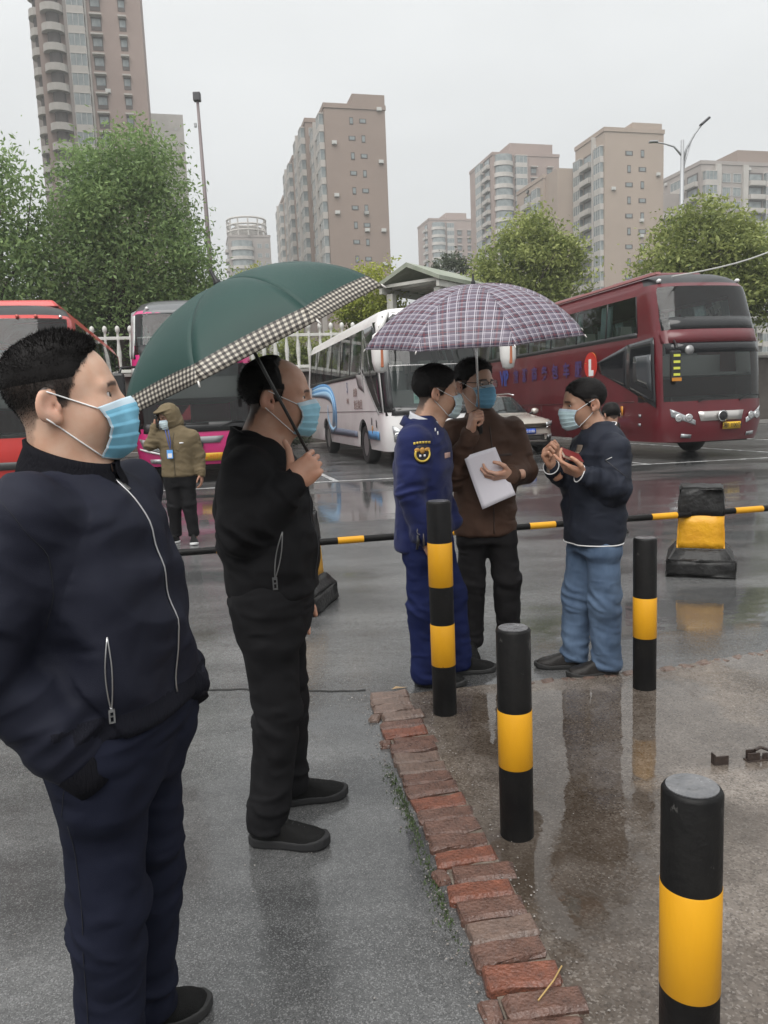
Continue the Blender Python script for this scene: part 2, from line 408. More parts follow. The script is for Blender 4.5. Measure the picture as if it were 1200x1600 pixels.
# ---------------------------------------------------------------- ground, pavement, markings
def wet_ground(name, dark, light, speck, speck_amt, sscale, rough, puddle_rough, puddles, pscale, plo, phi, stain=None, grain=.35, stretch=(1, 1, 1), pits=0.0):
    """wet mineral surface: aggregate specks, darker damp blotches and smooth standing water"""
    m = bpy.data.materials.new(name); m.use_nodes = True
    nt = m.node_tree; n = nt.nodes.new; l = nt.links.new; p = nt.nodes['Principled BSDF']
    tc = n('ShaderNodeTexCoord')
    def noise(sc, det=4, rg=.6, mp=(1, 1, 1), off=(0, 0, 0)):
        mpn = n('ShaderNodeMapping'); mpn.inputs['Scale'].default_value = mp; mpn.inputs['Location'].default_value = off
        z = n('ShaderNodeTexNoise'); z.inputs['Scale'].default_value = sc; z.inputs['Detail'].default_value = det; z.inputs['Roughness'].default_value = rg
        l(tc.outputs['Object'], mpn.inputs[0]); l(mpn.outputs[0], z.inputs['Vector']); return z.outputs['Fac']
    def mr(s, a, b, c=0.0, d=1.0, smooth=True):
        q = n('ShaderNodeMapRange'); q.interpolation_type = 'SMOOTHSTEP' if smooth else 'LINEAR'
        q.inputs['From Min'].default_value = a; q.inputs['From Max'].default_value = b; q.inputs['To Min'].default_value = c; q.inputs['To Max'].default_value = d
        l(s, q.inputs['Value']); return q.outputs[0]
    def mix(f, a, b):
        q = n('ShaderNodeMix'); q.data_type = 'RGBA'
        for i, v in ((6, a), (7, b)):
            if isinstance(v, tuple): q.inputs[i].default_value = v + (1,)
            else: l(v, q.inputs[i])
        if isinstance(f, float): q.inputs[0].default_value = f
        else: l(f, q.inputs[0])
        return q.outputs[2]
    def math_(op, a, b):
        q = n('ShaderNodeMath'); q.operation = op
        for i, v in enumerate((a, b)):
            if isinstance(v, (int, float)): q.inputs[i].default_value = v
            else: l(v, q.inputs[i])
        return q.outputs[0]
    blot = mr(noise(1.1, 6, .62, stretch), .32, .68)
    fine = mr(noise(22, 5, .65), .3, .7)
    c = mix(blot, dark, light)
    c = mix(math_('MULTIPLY', fine, .35), c, tuple(q * .55 for q in dark))
    vo = n('ShaderNodeTexVoronoi'); vo.inputs['Scale'].default_value = sscale; l(tc.outputs['Object'], vo.inputs['Vector'])
    sp = n('ShaderNodeSeparateColor'); l(vo.outputs['Color'], sp.inputs[0])
    spk = math_('MULTIPLY', mr(sp.outputs[0], .62, .95), speck_amt)
    c = mix(spk, c, speck)
    drk = math_('MULTIPLY', mr(sp.outputs[1], .6, .9), .5)
    c = mix(drk, c, tuple(q * .45 for q in dark))
    if stain:
        st = mr(noise(.8, 5, .6, (1, 1, 1), (4, 7, 0)), .5, .66); c = mix(math_('MULTIPLY', st, .75), c, stain)
    pz = noise(pscale, 5, .55, stretch, (2.3, 1.1, 0))
    bias = None
    for (x, y, rx, ry, a) in puddles:
        mpn = n('ShaderNodeMapping'); mpn.vector_type = 'TEXTURE'; mpn.inputs['Location'].default_value = (x, y, 0); mpn.inputs['Scale'].default_value = (rx, ry, 1)
        g = n('ShaderNodeTexGradient'); g.gradient_type = 'SPHERICAL'; l(tc.outputs['Object'], mpn.inputs[0]); l(mpn.outputs[0], g.inputs[0])
        v = math_('MULTIPLY', g.outputs['Fac'], a); bias = v if bias is None else math_('ADD', bias, v)
    s = pz if bias is None else math_('ADD', pz, bias)
    pud = mr(s, plo, phi)
    c = mix(math_('MULTIPLY', pud, .45), c, tuple(q * .5 for q in dark))
    l(c, p.inputs['Base Color'])
    damp = mr(noise(2.2, 4, .6), .3, .7, rough * .75, rough * 1.2)
    ro = n('ShaderNodeMix'); ro.data_type = 'FLOAT'; l(pud, ro.inputs[0]); l(damp, ro.inputs[2]); ro.inputs[3].default_value = puddle_rough
    l(ro.outputs[0], p.inputs['Roughness'])
    p.inputs['Specular IOR Level'].default_value = .5
    hgt = math_('ADD', math_('MULTIPLY', sp.outputs[2], .6), math_('MULTIPLY', fine, .7))
    inv = math_('SUBTRACT', 1.0, pud)
    bp = n('ShaderNodeBump'); bp.inputs['Distance'].default_value = .004
    l(math_('MULTIPLY', math_('ADD', inv, .015), grain), bp.inputs['Strength']); l(hgt, bp.inputs['Height'])
    b2 = n('ShaderNodeBump'); b2.inputs['Distance'].default_value = .01; b2.inputs['Strength'].default_value = .1
    l(noise(9, 3, .5), b2.inputs['Height']); l(b2.outputs[0], bp.inputs['Normal'])
    l(bp.outputs[0], p.inputs['Normal'])
    return m

ASPH = wet_ground('wet_asphalt', (.056, .057, .058), (.145, .146, .146), (.32, .32, .32), .36, 290, .165, .055,
                  [(-1.35, 2.75, 1.0, .8, .2), (2.3, 5.4, 1.6, .6, .2), (2.8, 4.95, 1.0, .5, .22), (1.35, 5.0, .7, .35, .2), (-2, 12, 10, 5, .16), (6, 13, 10, 6, .16), (4.4, 8, 3, 1.2, .1)], .55, .49, .66, stretch=(.55, 1.3, 1), grain=.22)
MB().box((0, 250, -.25), (900, 800, .5)).build('ground', ASPH)
tag(bpy.data.objects['ground'], kind='structure')

PAVE = wet_ground('wet_pavement', (.058, .042, .03), (.215, .185, .16), (.36, .33, .3), .3, 150, .24, .02,
                  [(.85, 3.35, .95, .55, .3), (.75, 2.55, .5, .75, .16), (1.15, 3.75, .8, .5, .25), (.55, 3.7, .4, .3, .2), (1.2, 2.9, .7, .6, .1)], 1.3, .53, .66, stain=(.04, .03, .022), grain=.4)
edge = [(-.12, 3.89), (-.06, 3.5), (.0, 3.13), (.075, 2.72), (.125, 2.4), (.165, 2.15), (.205, 1.88), (.235, 1.65), (.29, 1.3), (.36, .8), (.45, 0), (.6, -1.5)]
far_e = [(.5, 3.97), (.95, 4.02), (1.5, 4.1), (2.21, 4.33), (4.0, 4.85), (9, 6.3)]
ins = [(x + .17, y) for x, y in edge]
poly = [(9, -1.5)] + far_e[::-1] + [(-.0, 3.9)] + [(x, y) for x, y in ins[0:]] 
poly = [(9, -1.5)] + far_e[::-1] + [(.06, 3.885)] + ins[1:]
pv = MB(); pv.prism(poly[::-1], -.05, .014)
pav = pv.build('pavement', PAVE); tag(pav, kind='structure')

BRK = [mat('brick_brown', (.15, .08, .06), .36, col2=(.07, .042, .034), vscale=18, bump=.8, bscale=90, rough2=.2),
       mat('brick_grey', (.17, .115, .092), .38, col2=(.085, .06, .05), vscale=16, bump=.8, bscale=80, rough2=.22),
       mat('brick_red', (.21, .075, .045), .36, col2=(.1, .045, .033), vscale=20, bump=.9, bscale=90, rough2=.25)]
def brick_mesh(w, d, h, seed):
    """a worn brick with knocked corners: bevelled box with jitter"""
    bm = bmesh.new(); bmesh.ops.create_cube(bm, size=1.0)
    bmesh.ops.scale(bm, vec=(w, d, h), verts=bm.verts)
    bmesh.ops.subdivide_edges(bm, edges=[e for e in bm.edges if abs(e.verts[0].co.x - e.verts[1].co.x) > w * .5], cuts=2)
    bmesh.ops.bevel(bm, geom=[e for e in bm.edges if e.calc_face_angle(0) > .5], offset=.009, segments=1, affect='EDGES')
    rg = random.Random(seed)
    for v in bm.verts:
        k_ = .0055 if v.co.z > 0 else .002
        v.co += Vector((rg.uniform(-1, 1), rg.uniform(-1, 1), rg.uniform(-1, .6))) * k_
    me = bpy.data.meshes.new('brick'); bm.to_mesh(me); bm.free()
    return me
BM = [[brick_mesh(.205, .086, .09, i * 7 + j) for i in range(4)] for j in range(3)]
BH = [[brick_mesh(.055, .07, .08, 50 + i * 7 + j) for i in range(2)] for j in range(3)]
for j in range(3):
    for me in BM[j] + BH[j]: me.materials.append(BRK[j])
ex = lambda y: np.interp(-y, [-p[1] for p in edge], [p[0] for p in edge])
rb = random.Random(5); y = 3.86; i = 0
kinds = [1, 1, 1, 1, 0, 2, 0, 0, 1, 1, 0, 0, 2, 0, 0, 0, 2, 0, 2, 0, 1, 0, 2, 0, 0, 1, 0]
while y > 1.15:
    kd = kinds[i % len(kinds)]; x = ex(y)
    pitch = .0905 + rb.uniform(-.002, .004)
    o = bpy.data.objects.new('brick', BM[kd][rb.randrange(4)]); COL.objects.link(o); o.parent = pav
    short = rb.random() < .22
    o.location = (x + .1 + (.03 if short else 0) + rb.uniform(-.006, .006), y, -.018 + rb.uniform(-.006, .006))
    o.rotation_euler = (rb.uniform(-.04, .04), rb.uniform(-.03, .03), R(7) + rb.uniform(-.06, .06))
    if short:
        q = bpy.data.objects.new('brick', BH[kd][rb.randrange(2)]); COL.objects.link(q); q.parent = pav
        q.location = (x - .01 + rb.uniform(-.01, .004), y + rb.uniform(-.01, .01), -.022); q.rotation_euler = (rb.uniform(-.1, .1), rb.uniform(-.1, .1), rb.uniform(-.3, .4))
    y -= pitch; i += 1
# mortar bed and grit along the inner side of the bricks
mb = MB()
for a, b in zip(edge[:-1], edge[1:]):
    mb.add([(a[0] + .02, a[1], .006), (b[0] + .02, b[1], .006), (b[0] + .2, b[1], .0165), (a[0] + .2, a[1], .0165)], [(0, 1, 2, 3)])
mb.build('mortar_bed', mat('mortar', (.1, .082, .066), .45, col2=(.19, .16, .13), vscale=14, bump=1.0, bscale=60), pav)
# far border of the pavement: a thin line of chipped setts
for q in range(17):
    x = .62 + q * .115; yy = np.interp(x, [p[0] for p in far_e], [p[1] for p in far_e])
    if .6 < x < 2.6:
        o = bpy.data.objects.new('sett', BH[1][q % 2]); COL.objects.link(o); o.parent = pav
        o.location = (x, yy - .02, -.022 + rb.uniform(-.004, .004)); o.rotation_euler = (0, 0, R(15) + rb.uniform(-.15, .15)); o.scale = (1.7, .9, 1)

# moss and grit on the asphalt side of the bricks
g_v = []; g_f = []
rgm = np.random.default_rng(3)
for k_ in range(900):
    yy = rgm.choice([2.95, 2.75, 2.6, 2.3, 2.15]) + rgm.normal() * .09; xx = ex(yy) - .02 - abs(rgm.normal()) * .022
    h = rgm.uniform(.004, .014); a = rgm.uniform(0, 6.28); w = .0025; t = rgm.normal(size=2) * .006
    b = len(g_v); g_v += [(xx - w * math.cos(a), yy - w * math.sin(a), .0), (xx + w * math.cos(a), yy + w * math.sin(a), .0), (xx + t[0], yy + t[1], h)]; g_f.append((b, b + 1, b + 2))
tag(from_np('moss', g_v, g_f, mat('moss_green', (.05, .085, .02), .8, col2=(.03, .045, .015), vscale=30)), 'dark green moss growing along the broken brick edge', 'moss', kind='stuff')

# painted bay lines
WL = mat('road_paint', (.62, .63, .62), .35, col2=(.3, .3, .3), vscale=3.5, vdet=8, rough2=.15)
def line(a, b, w, name='bay_line', z=.004, m=None):
    a = A(*a); b = A(*b); d = (b - a) / np.linalg.norm(b - a); s = A(-d[1], d[0]) * w / 2
    V = [(*(a - s), z), (*(b - s), z), (*(b + s), z), (*(a + s), z)]
    return tag(MB().add(V, [(0, 1, 2, 3)]).build(name, m or WL), kind='structure')
GF = A(.235, -.972); GR = A(.972, .235)
l0, l1 = A(-14.0, 14.4), A(22.0, 19.3)
line(l0, l1, .13, 'front_line')
lx = lambda x: A(x, 14.4 + (x + 14) * (4.9 / 36))
for x in (-10.6, -6.85, -2.6, -.98, 3.0, 5.95, 9.95, 13.5): line(lx(x), lx(x) - GF * 12.5, .12, 'bay_line', .0045)
line((9.9, 19.5), (20, 22.2), .12, 'bay_line', .005)

# crack across the asphalt
mb = MB(); rk = random.Random(2); px_ = np.linspace(-2.6, -.14, 40)
top = []; bot = []
for x in px_:
    yy = 4.02 - (x + .14) * .06 + .03 * math.sin(x * 5) + rk.uniform(-.012, .012); w = rk.uniform(.004, .012)
    top.append((x, yy + w, .003)); bot.append((x, yy - w, .003))
n_ = len(top); mb.add(top + bot, [(n_ + i_, n_ + i_ + 1, i_ + 1, i_) for i_ in range(n_ - 1)])
tag(mb.build('crack', mat('crack_dark', (.015, .015, .014), .8)), kind='structure')

# bits lying about: leaf, straw, flange plates
lf = MB()
lf.add([(0, 0, .004), (.03, .014, .012), (.062, .004, .006), (.095, .0, .003), (.06, -.016, .008), (.03, -.014, .01)], [(0, 1, 5), (1, 2, 4, 5), (2, 3, 4)])
o = lf.build('fallen_leaf', mat('leaf_dry', (.3, .2, .1), .5)); o.location = (.0, 3.99, .0); o.rotation_euler = (0, 0, .3)
tag(o, 'dry tan leaf on the asphalt beside the blue uniform trousers', 'leaf')
o = MB().tube([(0, 0, .0), (.05, .05, .012), (.085, .11, .004)], .0022, 5).build('straw', mat('straw', (.4, .27, .1), .6)); o.location = (.335, 1.74, .03)
tag(o, 'bent yellow straw lying on the brick edge', 'straw')
RUST = mat('rusted_iron', (.022, .016, .014), .55, col2=(.04, .024, .017), vscale=30, bump=.5, bscale=120)
mb = MB(); mb.box((0, 0, .03), (.085, .008, .06)); mb.box((-.042, .02, .035), (.008, .045, .07)); mb.box((0, .02, .005), (.085, .04, .01))
o = mb.build('iron_bracket', RUST, None, bevel=.002); o.location = (1.335, 2.96, .012); o.rotation_euler = (0, 0, .1); o.scale = (.68, .68, .68)
tag(o, 'small rusted angle bracket standing on the wet pavement', 'bracket')
mb = MB(); mb.box((0, 0, .028), (.075, .008, .05)); mb.box((.0, .03, .032), (.06, .008, .06)); mb.box((.07, .0, .025), (.03, .01, .045)); mb.box((.03, .015, .005), (.14, .05, .01))
mb.tube([(.02, .02, .06), (.06, .03, .068), (.11, .02, .05), (.16, .0, .02), (.2, -.03, .008)], .009, 7)
o = mb.build('iron_bracket', RUST, None, bevel=.002); o.location = (1.475, 2.98, .012); o.rotation_euler = (0, 0, .12); o.scale = (.72, .72, .72)
tag(o, 'rusted bracket with a curved bar at the right edge of the pavement', 'bracket')

# grit and small stones washed against the kerb bricks and over the pavement
gv = []; gf = []; rgs = np.random.default_rng(8)
def stone(x, y, z, r):
    b = len(gv); a = rgs.uniform(0, 6.28)
    P_ = [(r * math.cos(a + t) * rgs.uniform(.7, 1.2), r * math.sin(a + t) * rgs.uniform(.7, 1.2), rgs.uniform(-.1, .25) * r) for t in (0, 1.5, 3.1, 4.6)] + [(0, 0, r * .8), (0, 0, -r * .5)]
    gv.extend([(x + p[0], y + p[1], z + p[2]) for p in P_]); gf.extend([(b + i, b + (i + 1) % 4, b + 4) for i in range(4)] + [(b + (i + 1) % 4, b + i, b + 5) for i in range(4)])
for k_ in range(650):
    yy = rgs.uniform(1.2, 3.9); stone(ex(yy) + rgs.choice([-.03, .23]) + rgs.normal() * .03, yy, .003 if rgs.random() < .5 else .017, rgs.uniform(.0015, .005))
for k_ in range(260): stone(rgs.uniform(.5, 2.2), rgs.uniform(1.6, 4.0), .016, rgs.uniform(.001, .0032))
for k_ in range(420): stone(rgs.uniform(-2.4, .1), rgs.uniform(1.5, 5.2), .002, rgs.uniform(.001, .0035))
tag(from_np('grit', gv, gf, mat('grit_stone', (.3, .28, .26), .5, col2=(.12, .1, .09), vscale=3)), 'scattered grit and small stones on the wet ground', 'grit', kind='stuff')
# ---------------------------------------------------------------- retaining wall, balustrade, towers, lamps, trees
GA = math.atan2(.235, .972)          # the street grid is turned by this angle
STONE = mat('retaining_stone', (.15, .13, .115), .8, col2=(.09, .078, .068), vscale=1.6, bump=.9, bscale=5, bdet=6)
wall_e = empty('retaining_wall', (0, 33, 0), GA, 'brown stone retaining wall behind the coaches', 'wall')
MB().box((4, .3, 1.55), (70, .6, 3.1)).build('wall_face', STONE, wall_e)
MB().box((4, .2, 3.15), (70, .9, .12)).build('coping', mat('coping_concrete', (.3, .29, .27), .7, col2=(.2, .19, .18), vscale=3, bump=.3, bscale=30), wall_e)
MB().box((4, -1.0, .09), (70, .3, .18)).build('kerb', mat('kerb_concrete', (.33, .32, .3), .6, col2=(.22, .21, .2), vscale=4, bump=.3, bscale=30), wall_e, bevel=.02)
tr_o = MB().box((0, 220, 2.0), (640, 438, 2.2)).build('terrace', mat('terrace_soil', (.07, .075, .045), .9, col2=(.04, .05, .03), vscale=.3))
tr_o.location = (0, 33.6, 0); tr_o.rotation_euler = (0, 0, GA); tag(tr_o, kind='structure')

WP = mat('white_balustrade', (.6, .6, .57), .6, col2=(.45, .46, .42), vscale=5, bump=.2, bscale=40)
bal = empty('balustrade', (0, 33, 0), GA, 'white concrete balustrade on top of the retaining wall', 'balustrade')
prof = [(.085, 0), (.085, .1), (.06, .16), (.075, .5), (.095, .8), (.06, 1.15), (.05, 1.3), (.075, 1.36), (.05, 1.42), (.05, 1.62), (.085, 1.66), (.095, 1.76), (.07, 1.84), (.02, 1.88)]
b0 = None
for x in [-16 + i * .47 for i in range(75)]:
    if not (-16 < x < -8.2 or -6 < x < 1.8 or 13 < x < 19.5): continue
    if b0 is None:
        b0 = MB().lathe(prof, 8).build('baluster', WP, bal, True); b0.location = (x, .2, 3.2)
    else: child_copy(b0, bal, (x, .2, 3.2))
for z in (3.32, 4.6):
    MB().box((1.5, .2, z), (36, .1, .12)).build('rail', WP, bal, bevel=.01)

# ---- towers
BRNW = mat('tower_brown', (.285, .22, .185), .85, col2=(.245, .19, .16), vscale=.12, vdet=6, bump=.2, bscale=2)
PINKW = mat('tower_mauve', (.33, .255, .225), .85, col2=(.28, .215, .19), vscale=.12, vdet=6)
TANW = mat('tower_tan', (.38, .31, .255), .85, col2=(.33, .265, .22), vscale=.1, vdet=6)
GREYW = mat('tower_grey', (.35, .315, .295), .85, col2=(.29, .26, .24), vscale=.1, vdet=5)
PALE = mat('tower_trim', (.5, .47, .44), .8, col2=(.4, .38, .35), vscale=.3)
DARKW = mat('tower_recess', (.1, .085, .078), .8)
TG = mat('tower_glass', (.14, .17, .175), .15, col2=(.3, .33, .33), vscale=.7, spec=.8)
FRM = mat('tower_frame', (.42, .42, .41), .6)
_mc = {}
def unit(kind, w, h, dp):
    """one storey's piece in its own frame: x along the wall, -y outward, z from its foot"""
    key = (kind, round(w, 2), round(h, 2), round(dp, 2))
    if key in _mc: return _mc[key]
    mb = MB(); mats = [PALE, TG, DARKW, FRM]
    if kind == 'window':
        mb.cur = 3; 
        for a, b, c, d in ((0, 0, w, .12), (0, h - .12, w, .12), (-w / 2 + .06, 0, .12, h), (w / 2 - .06, 0, .12, h)): mb.box((a, -.04, b + d / 2), (c, .12, d)) 
        mb.cur = 1; mb.box((0, -.005, h / 2), (w - .1, .03, h - .1))
        mb.cur = 3; mb.box((0, -.04, h / 2), (.08, .07, h - .2))
    elif kind == 'slot':
        mb.cur = 2; mb.box((0, -.01, h / 2), (w, .06, h)); mb.cur = 1; mb.box((0, -.05, h / 2), (w * .7, .04, h * .7))
    elif kind == 'ledge':
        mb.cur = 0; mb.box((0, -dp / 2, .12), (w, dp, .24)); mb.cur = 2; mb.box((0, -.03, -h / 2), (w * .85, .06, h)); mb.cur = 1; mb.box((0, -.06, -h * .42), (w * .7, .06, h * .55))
    elif kind == 'balcony':
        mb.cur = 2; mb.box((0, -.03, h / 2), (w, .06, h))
        mb.cur = 0; mb.box((0, -dp / 2, .1), (w, dp, .2)); mb.cur = 0; mb.box((0, -dp + .06, .6), (w, .12, .9))
        mb.box((w / 2 - .06, -dp / 2, .6), (.12, dp - .1, .9)); mb.box((-w / 2 + .06, -dp / 2, .6), (.12, dp - .1, .9))
        mb.cur = 1; mb.box((0, -.1, h * .62), (w * .8, .06, h * .5))
    elif kind == 'bay':
        mb.cur = 0; mb.box((0, -dp / 2, .5), (w, dp, 1.0)); mb.cur = 1; mb.box((0, -dp / 2, 1.0 + (h - 1.2) / 2), (w - .1, dp - .05, h - 1.2))
        mb.cur = 3
        for q in np.linspace(-w / 2 + .05, w / 2 - .05, 4): mb.box((q, -dp + .0, 1.0 + (h - 1.2) / 2), (.09, .1, h - 1.2))
        mb.cur = 0; mb.box((0, -dp / 2, h - .1), (w + .1, dp + .1, .2))
    elif kind == 'round':
        n = 9; rr = lambda t: (math.sin(t) * w / 2, -math.cos(t) * dp)
        ts = np.linspace(-math.pi / 2, math.pi / 2, n)
        def slab(z0, z1, s=1.0): mb.prism([(rr(t)[0] * s, rr(t)[1] * s - .02) for t in ts], z0, z1)
        mb.cur = 0; slab(0, .28, 1.02); mb.cur = 2; slab(.28, h - .0, .55); mb.cur = 0
        for t0, t1 in zip(ts[:-1], ts[1:]):
            a, b = rr(t0), rr(t1); mb.add([(a[0], a[1], .28), (b[0], b[1], .28), (b[0], b[1], 1.15), (a[0], a[1], 1.15), (a[0] * .94, a[1] * .94, .28), (b[0] * .94, b[1] * .94, .28), (b[0] * .94, b[1] * .94, 1.15), (a[0] * .94, a[1] * .94, 1.15)], [(0, 1, 2, 3), (5, 4, 7, 6), (3, 2, 6, 7)])
        mb.cur = 1; slab(1.2, h - .05, .9) if dp > 1.6 else None
    me = mb.build(kind, mats); m_ = me.data; bpy.data.objects.remove(me)
    _mc[key] = m_
    return m_
PART = {'window': 'window', 'slot': 'window', 'ledge': 'window_ledge', 'balcony': 'balcony', 'bay': 'bay_window', 'round': 'balcony'}
def tower(label, x, y, W, D, H, m, front=(), side=(), base=3.0, rot=GA, top=None, fl=3.0, zmin=0.0, blocks=()):
    """x,y: near left corner; front faces the yard, side is its left flank; columns (kind, centre, width, height, depth, z offset, every)"""
    e = empty('apartment_tower', (x, y, 0), rot, label, 'building')
    MB().box((W / 2, D / 2, H / 2), (W, D, H)).build('wall', m, e)
    MB().box((W / 2, D / 2, H + .4), (W + .3, D + .3, .8)).build('parapet', m, e)
    for (bx, by, bw, bd, bh, bm_) in blocks: MB().box((bx + bw / 2, by + bd / 2, bh / 2), (bw, bd, bh)).build('wall', bm_ or m, e)
    nfl = int((H - base) / fl)
    for face, cols in (('f', front), ('s', side)):
        for col in cols:
            if col[0] == 'strip':
                _, c, w, dp, _z, _e, *rest = col
                q = MB().box((0, -dp / 2, H / 2), (w, dp, H)).build('pilaster', PALE if not rest else rest[0], e)
                q.location = (c, 0, 0) if face == 'f' else (0, c, 0)
                if face == 's': q.rotation_euler = (0, 0, -math.pi / 2)
                continue
            kind, c, w, h, dp, zo, every = col
            me = unit(kind, w, h, dp)
            for k_ in range(nfl):
                if k_ % every[0] != every[1]: continue
                z = base + k_ * fl + zo
                if z < zmin or z + h > H: continue
                o = bpy.data.objects.new(PART[kind], me); COL.objects.link(o); o.parent = e
                if face == 'f': o.location = (c, 0, z)
                else: o.location = (0, c, z); o.rotation_euler = (0, 0, -math.pi / 2)
    return e
ALL = (1, 0); EV = (2, 0); OD = (2, 1)
# front-left tower that leaves the top of the frame
tower('tall mauve tower with curved balconies leaving the top left of the picture', -52.1, 132.4, 16.1, 16, 92, PINKW,
      front=[('ledge', 13.1, 1.3, 1.9, .9, 0, ALL), ('ledge', 9.0, 1.9, 2.1, 1.0, 0, ALL), ('strip', 7.5, .3, .5, 0, ALL), ('bay', 6.0, 2.6, 3.0, 1.2, 0, ALL), ('strip', 4.45, .6, .7, 0, ALL, GREYW), ('round', 2.4, 3.6, 3.0, 1.6, 0, ALL)],
      side=[('round', 2.4, 3.6, 3.0, 1.5, 0, ALL), ('balcony', 8, 3.6, 3.0, 1.2, 0, ALL)], zmin=14, blocks=[(-2.6, 10, 2.5, 9, 70, GREYW)])
tower('tower slice with pale ledges at the left edge of the picture', -64, 103.5, 12, 14, 90, PINKW, front=[('ledge', 10.3, 2.4, 2.2, 1.2, 0, ALL), ('ledge', 5, 2.4, 2.2, 1.2, 0, ALL)], zmin=30)
tower('low mauve tower with white roof rail right of the tall left tower', -50, 168, 11.3, 12, 62, PINKW, front=[('slot', 9.2, .8, 1.3, .2, .8, ALL), ('slot', 4, .8, 1.3, .2, .8, ALL)], zmin=30, blocks=[(-.3, -.4, 12, .5, 63.6, PALE)])
# centre slab: blank end wall with slots, long stepped flank of balconies
flank = []
for c in np.arange(3, 78, 5.2): flank += [('bay', c, 2.6, 3.0, .9, 0, ALL), ('balcony', c + 2.6, 2.2, 3.0, .6, 0, ALL)]
tower('brown slab tower with a blank end wall and stepped flank in the centre', -7.7, 145, 11.2, 14, 54.6, BRNW,
      front=[('slot', 4.9, .7, 1.3, .2, .9, EV), ('slot', 4.9, 1.3, .8, .2, 1.2, OD), ('slot', 7.0, 1.3, .8, .2, 1.2, EV), ('slot', 7.0, .7, 1.3, .2, .9, OD)],
      side=[('bay', 2.2, 2.8, 3.0, .9, 0, ALL), ('balcony', 5.6, 2.4, 3.0, .7, 0, ALL), ('bay', 9.5, 2.8, 3.0, .9, 0, ALL), ('strip', 7.4, .5, .9, 0, ALL, PALE), ('window', 12.2, 1.5, 1.6, .2, .9, ALL)], zmin=24, blocks=[(5.2, 0.02, 6.02, 13, 57.2, None)])
for lab, x, y, D, H in (('second brown unit of the stepped slab behind the centre tower', -12.3, 160, 14, 57.5), ('third brown unit of the stepped slab behind the centre tower', -17.2, 182, 14, 57.5), ('farthest brown unit of the stepped slab behind the centre tower', -23.5, 216, 15, 58)):
    tower(lab, x, y, 12, D, H, BRNW, front=[('window', 1.3, 1.4, 1.6, .2, .9, ALL)], side=[('bay', 2.5, 2.8, 3.0, .9, 0, ALL), ('balcony', 5.9, 2.4, 3.0, .7, 0, ALL), ('strip', 7.8, .5, 1.0, 0, ALL, PALE), ('bay', 10.5, 2.8, 3.0, .9, 0, ALL)], zmin=24)
# far round-topped tower
e = tower('pale distant tower with a round rooftop crown left of the centre', -50, 277, 14.5, 14, 62, GREYW, front=[('round', 4.6, 8, 3.2, 2.6, 0, ALL), ('window', 10.6, 1.6, 1.6, .2, .9, ALL), ('window', 13.2, 1.4, 1.6, .2, .9, ALL)], side=[('balcony', 5, 4, 3, 1, 0, ALL)], zmin=30, fl=3.2)
mb = MB()
for k_ in range(12): a = k_ * math.pi / 6; mb.box((7 + 6.8 * math.cos(a), 6 + 6.8 * math.sin(a), 65.6), (.5, .5, 6.4))
for z in (64.5, 66.6, 68.7): mb.tube([(7 + 6.8 * math.cos(a), 6 + 6.8 * math.sin(a), z) for a in np.linspace(0, 2 * math.pi, 25)], .35, 6, False)
mb.lathe([(5.4, 62), (5.4, 66)], 20, (7, 6, 0)); mb.build('crown', PALE, e)
tower('small distant mauve tower left of the leafy camphor tree', 23.2, 326, 19.5, 16, 76, PINKW, front=[('round', 4, 6, 3.0, 2.2, 0, ALL), ('bay', 9, 3.0, 3.0, .8, 0, ALL), ('ledge', 13, 2.2, 2.0, 1, 0, ALL), ('ledge', 17.2, 1.8, 2.0, 1, 0, ALL)], side=[('balcony', 4, 4, 3, 1, 0, ALL)], zmin=40, blocks=[(8, 2, 9, 10, 79.5, PINKW)])
tower('mauve tower with rounded balconies behind the leafy camphor tree', 34, 223, 20, 18, 69, PINKW, front=[('round', 3.2, 5.6, 3.0, 2.0, 0, ALL), ('bay', 8.2, 3.4, 3.0, 1.0, 0, ALL), ('ledge', 12.2, 2.0, 2.0, 1, 0, ALL), ('ledge', 17, 1.8, 2.0, 1, 0, ALL)], side=[('balcony', 4, 4, 3, 1, 0, ALL), ('bay', 9, 4, 3, 1, 0, ALL)], zmin=30, blocks=[(6, 2, 13, 12, 73, PINKW)])
tower('tan tower with a blank wall of slots left of the street lamp', 46.6, 160, 13.2, 12, 53.5, TANW,
      front=[('slot', 5.4, .8, 1.5, .2, .8, EV), ('slot', 5.4, 1.7, .9, .2, 1.1, OD), ('slot', 8.4, 1.7, .9, .2, 1.1, EV), ('slot', 8.4, .8, 1.5, .2, .8, OD)],
      side=[('bay', 1.7, 2.6, 3.0, .8, 0, ALL), ('strip', 3.6, .5, .8, 0, ALL, PALE), ('balcony', 6.4, 4.0, 3.0, 1.2, 0, ALL), ('bay', 10.2, 2.8, 3.0, .8, 0, ALL)], zmin=8, blocks=[(6.5, .5, 6.6, 9, 55.6, None), (-4.2, 12, 12, 14, 50, None)])
tower('stepped rear unit of the tan tower left of the street lamp', 37.8, 176, 8, 14, 49.5, TANW, front=[('window', 2.0, 1.6, 1.7, .2, .9, ALL), ('balcony', 5.5, 3.4, 3.0, 1.0, 0, ALL)], side=[('bay', 3, 3, 3, .8, 0, ALL), ('balcony', 8, 4, 3, 1, 0, ALL)], zmin=20)
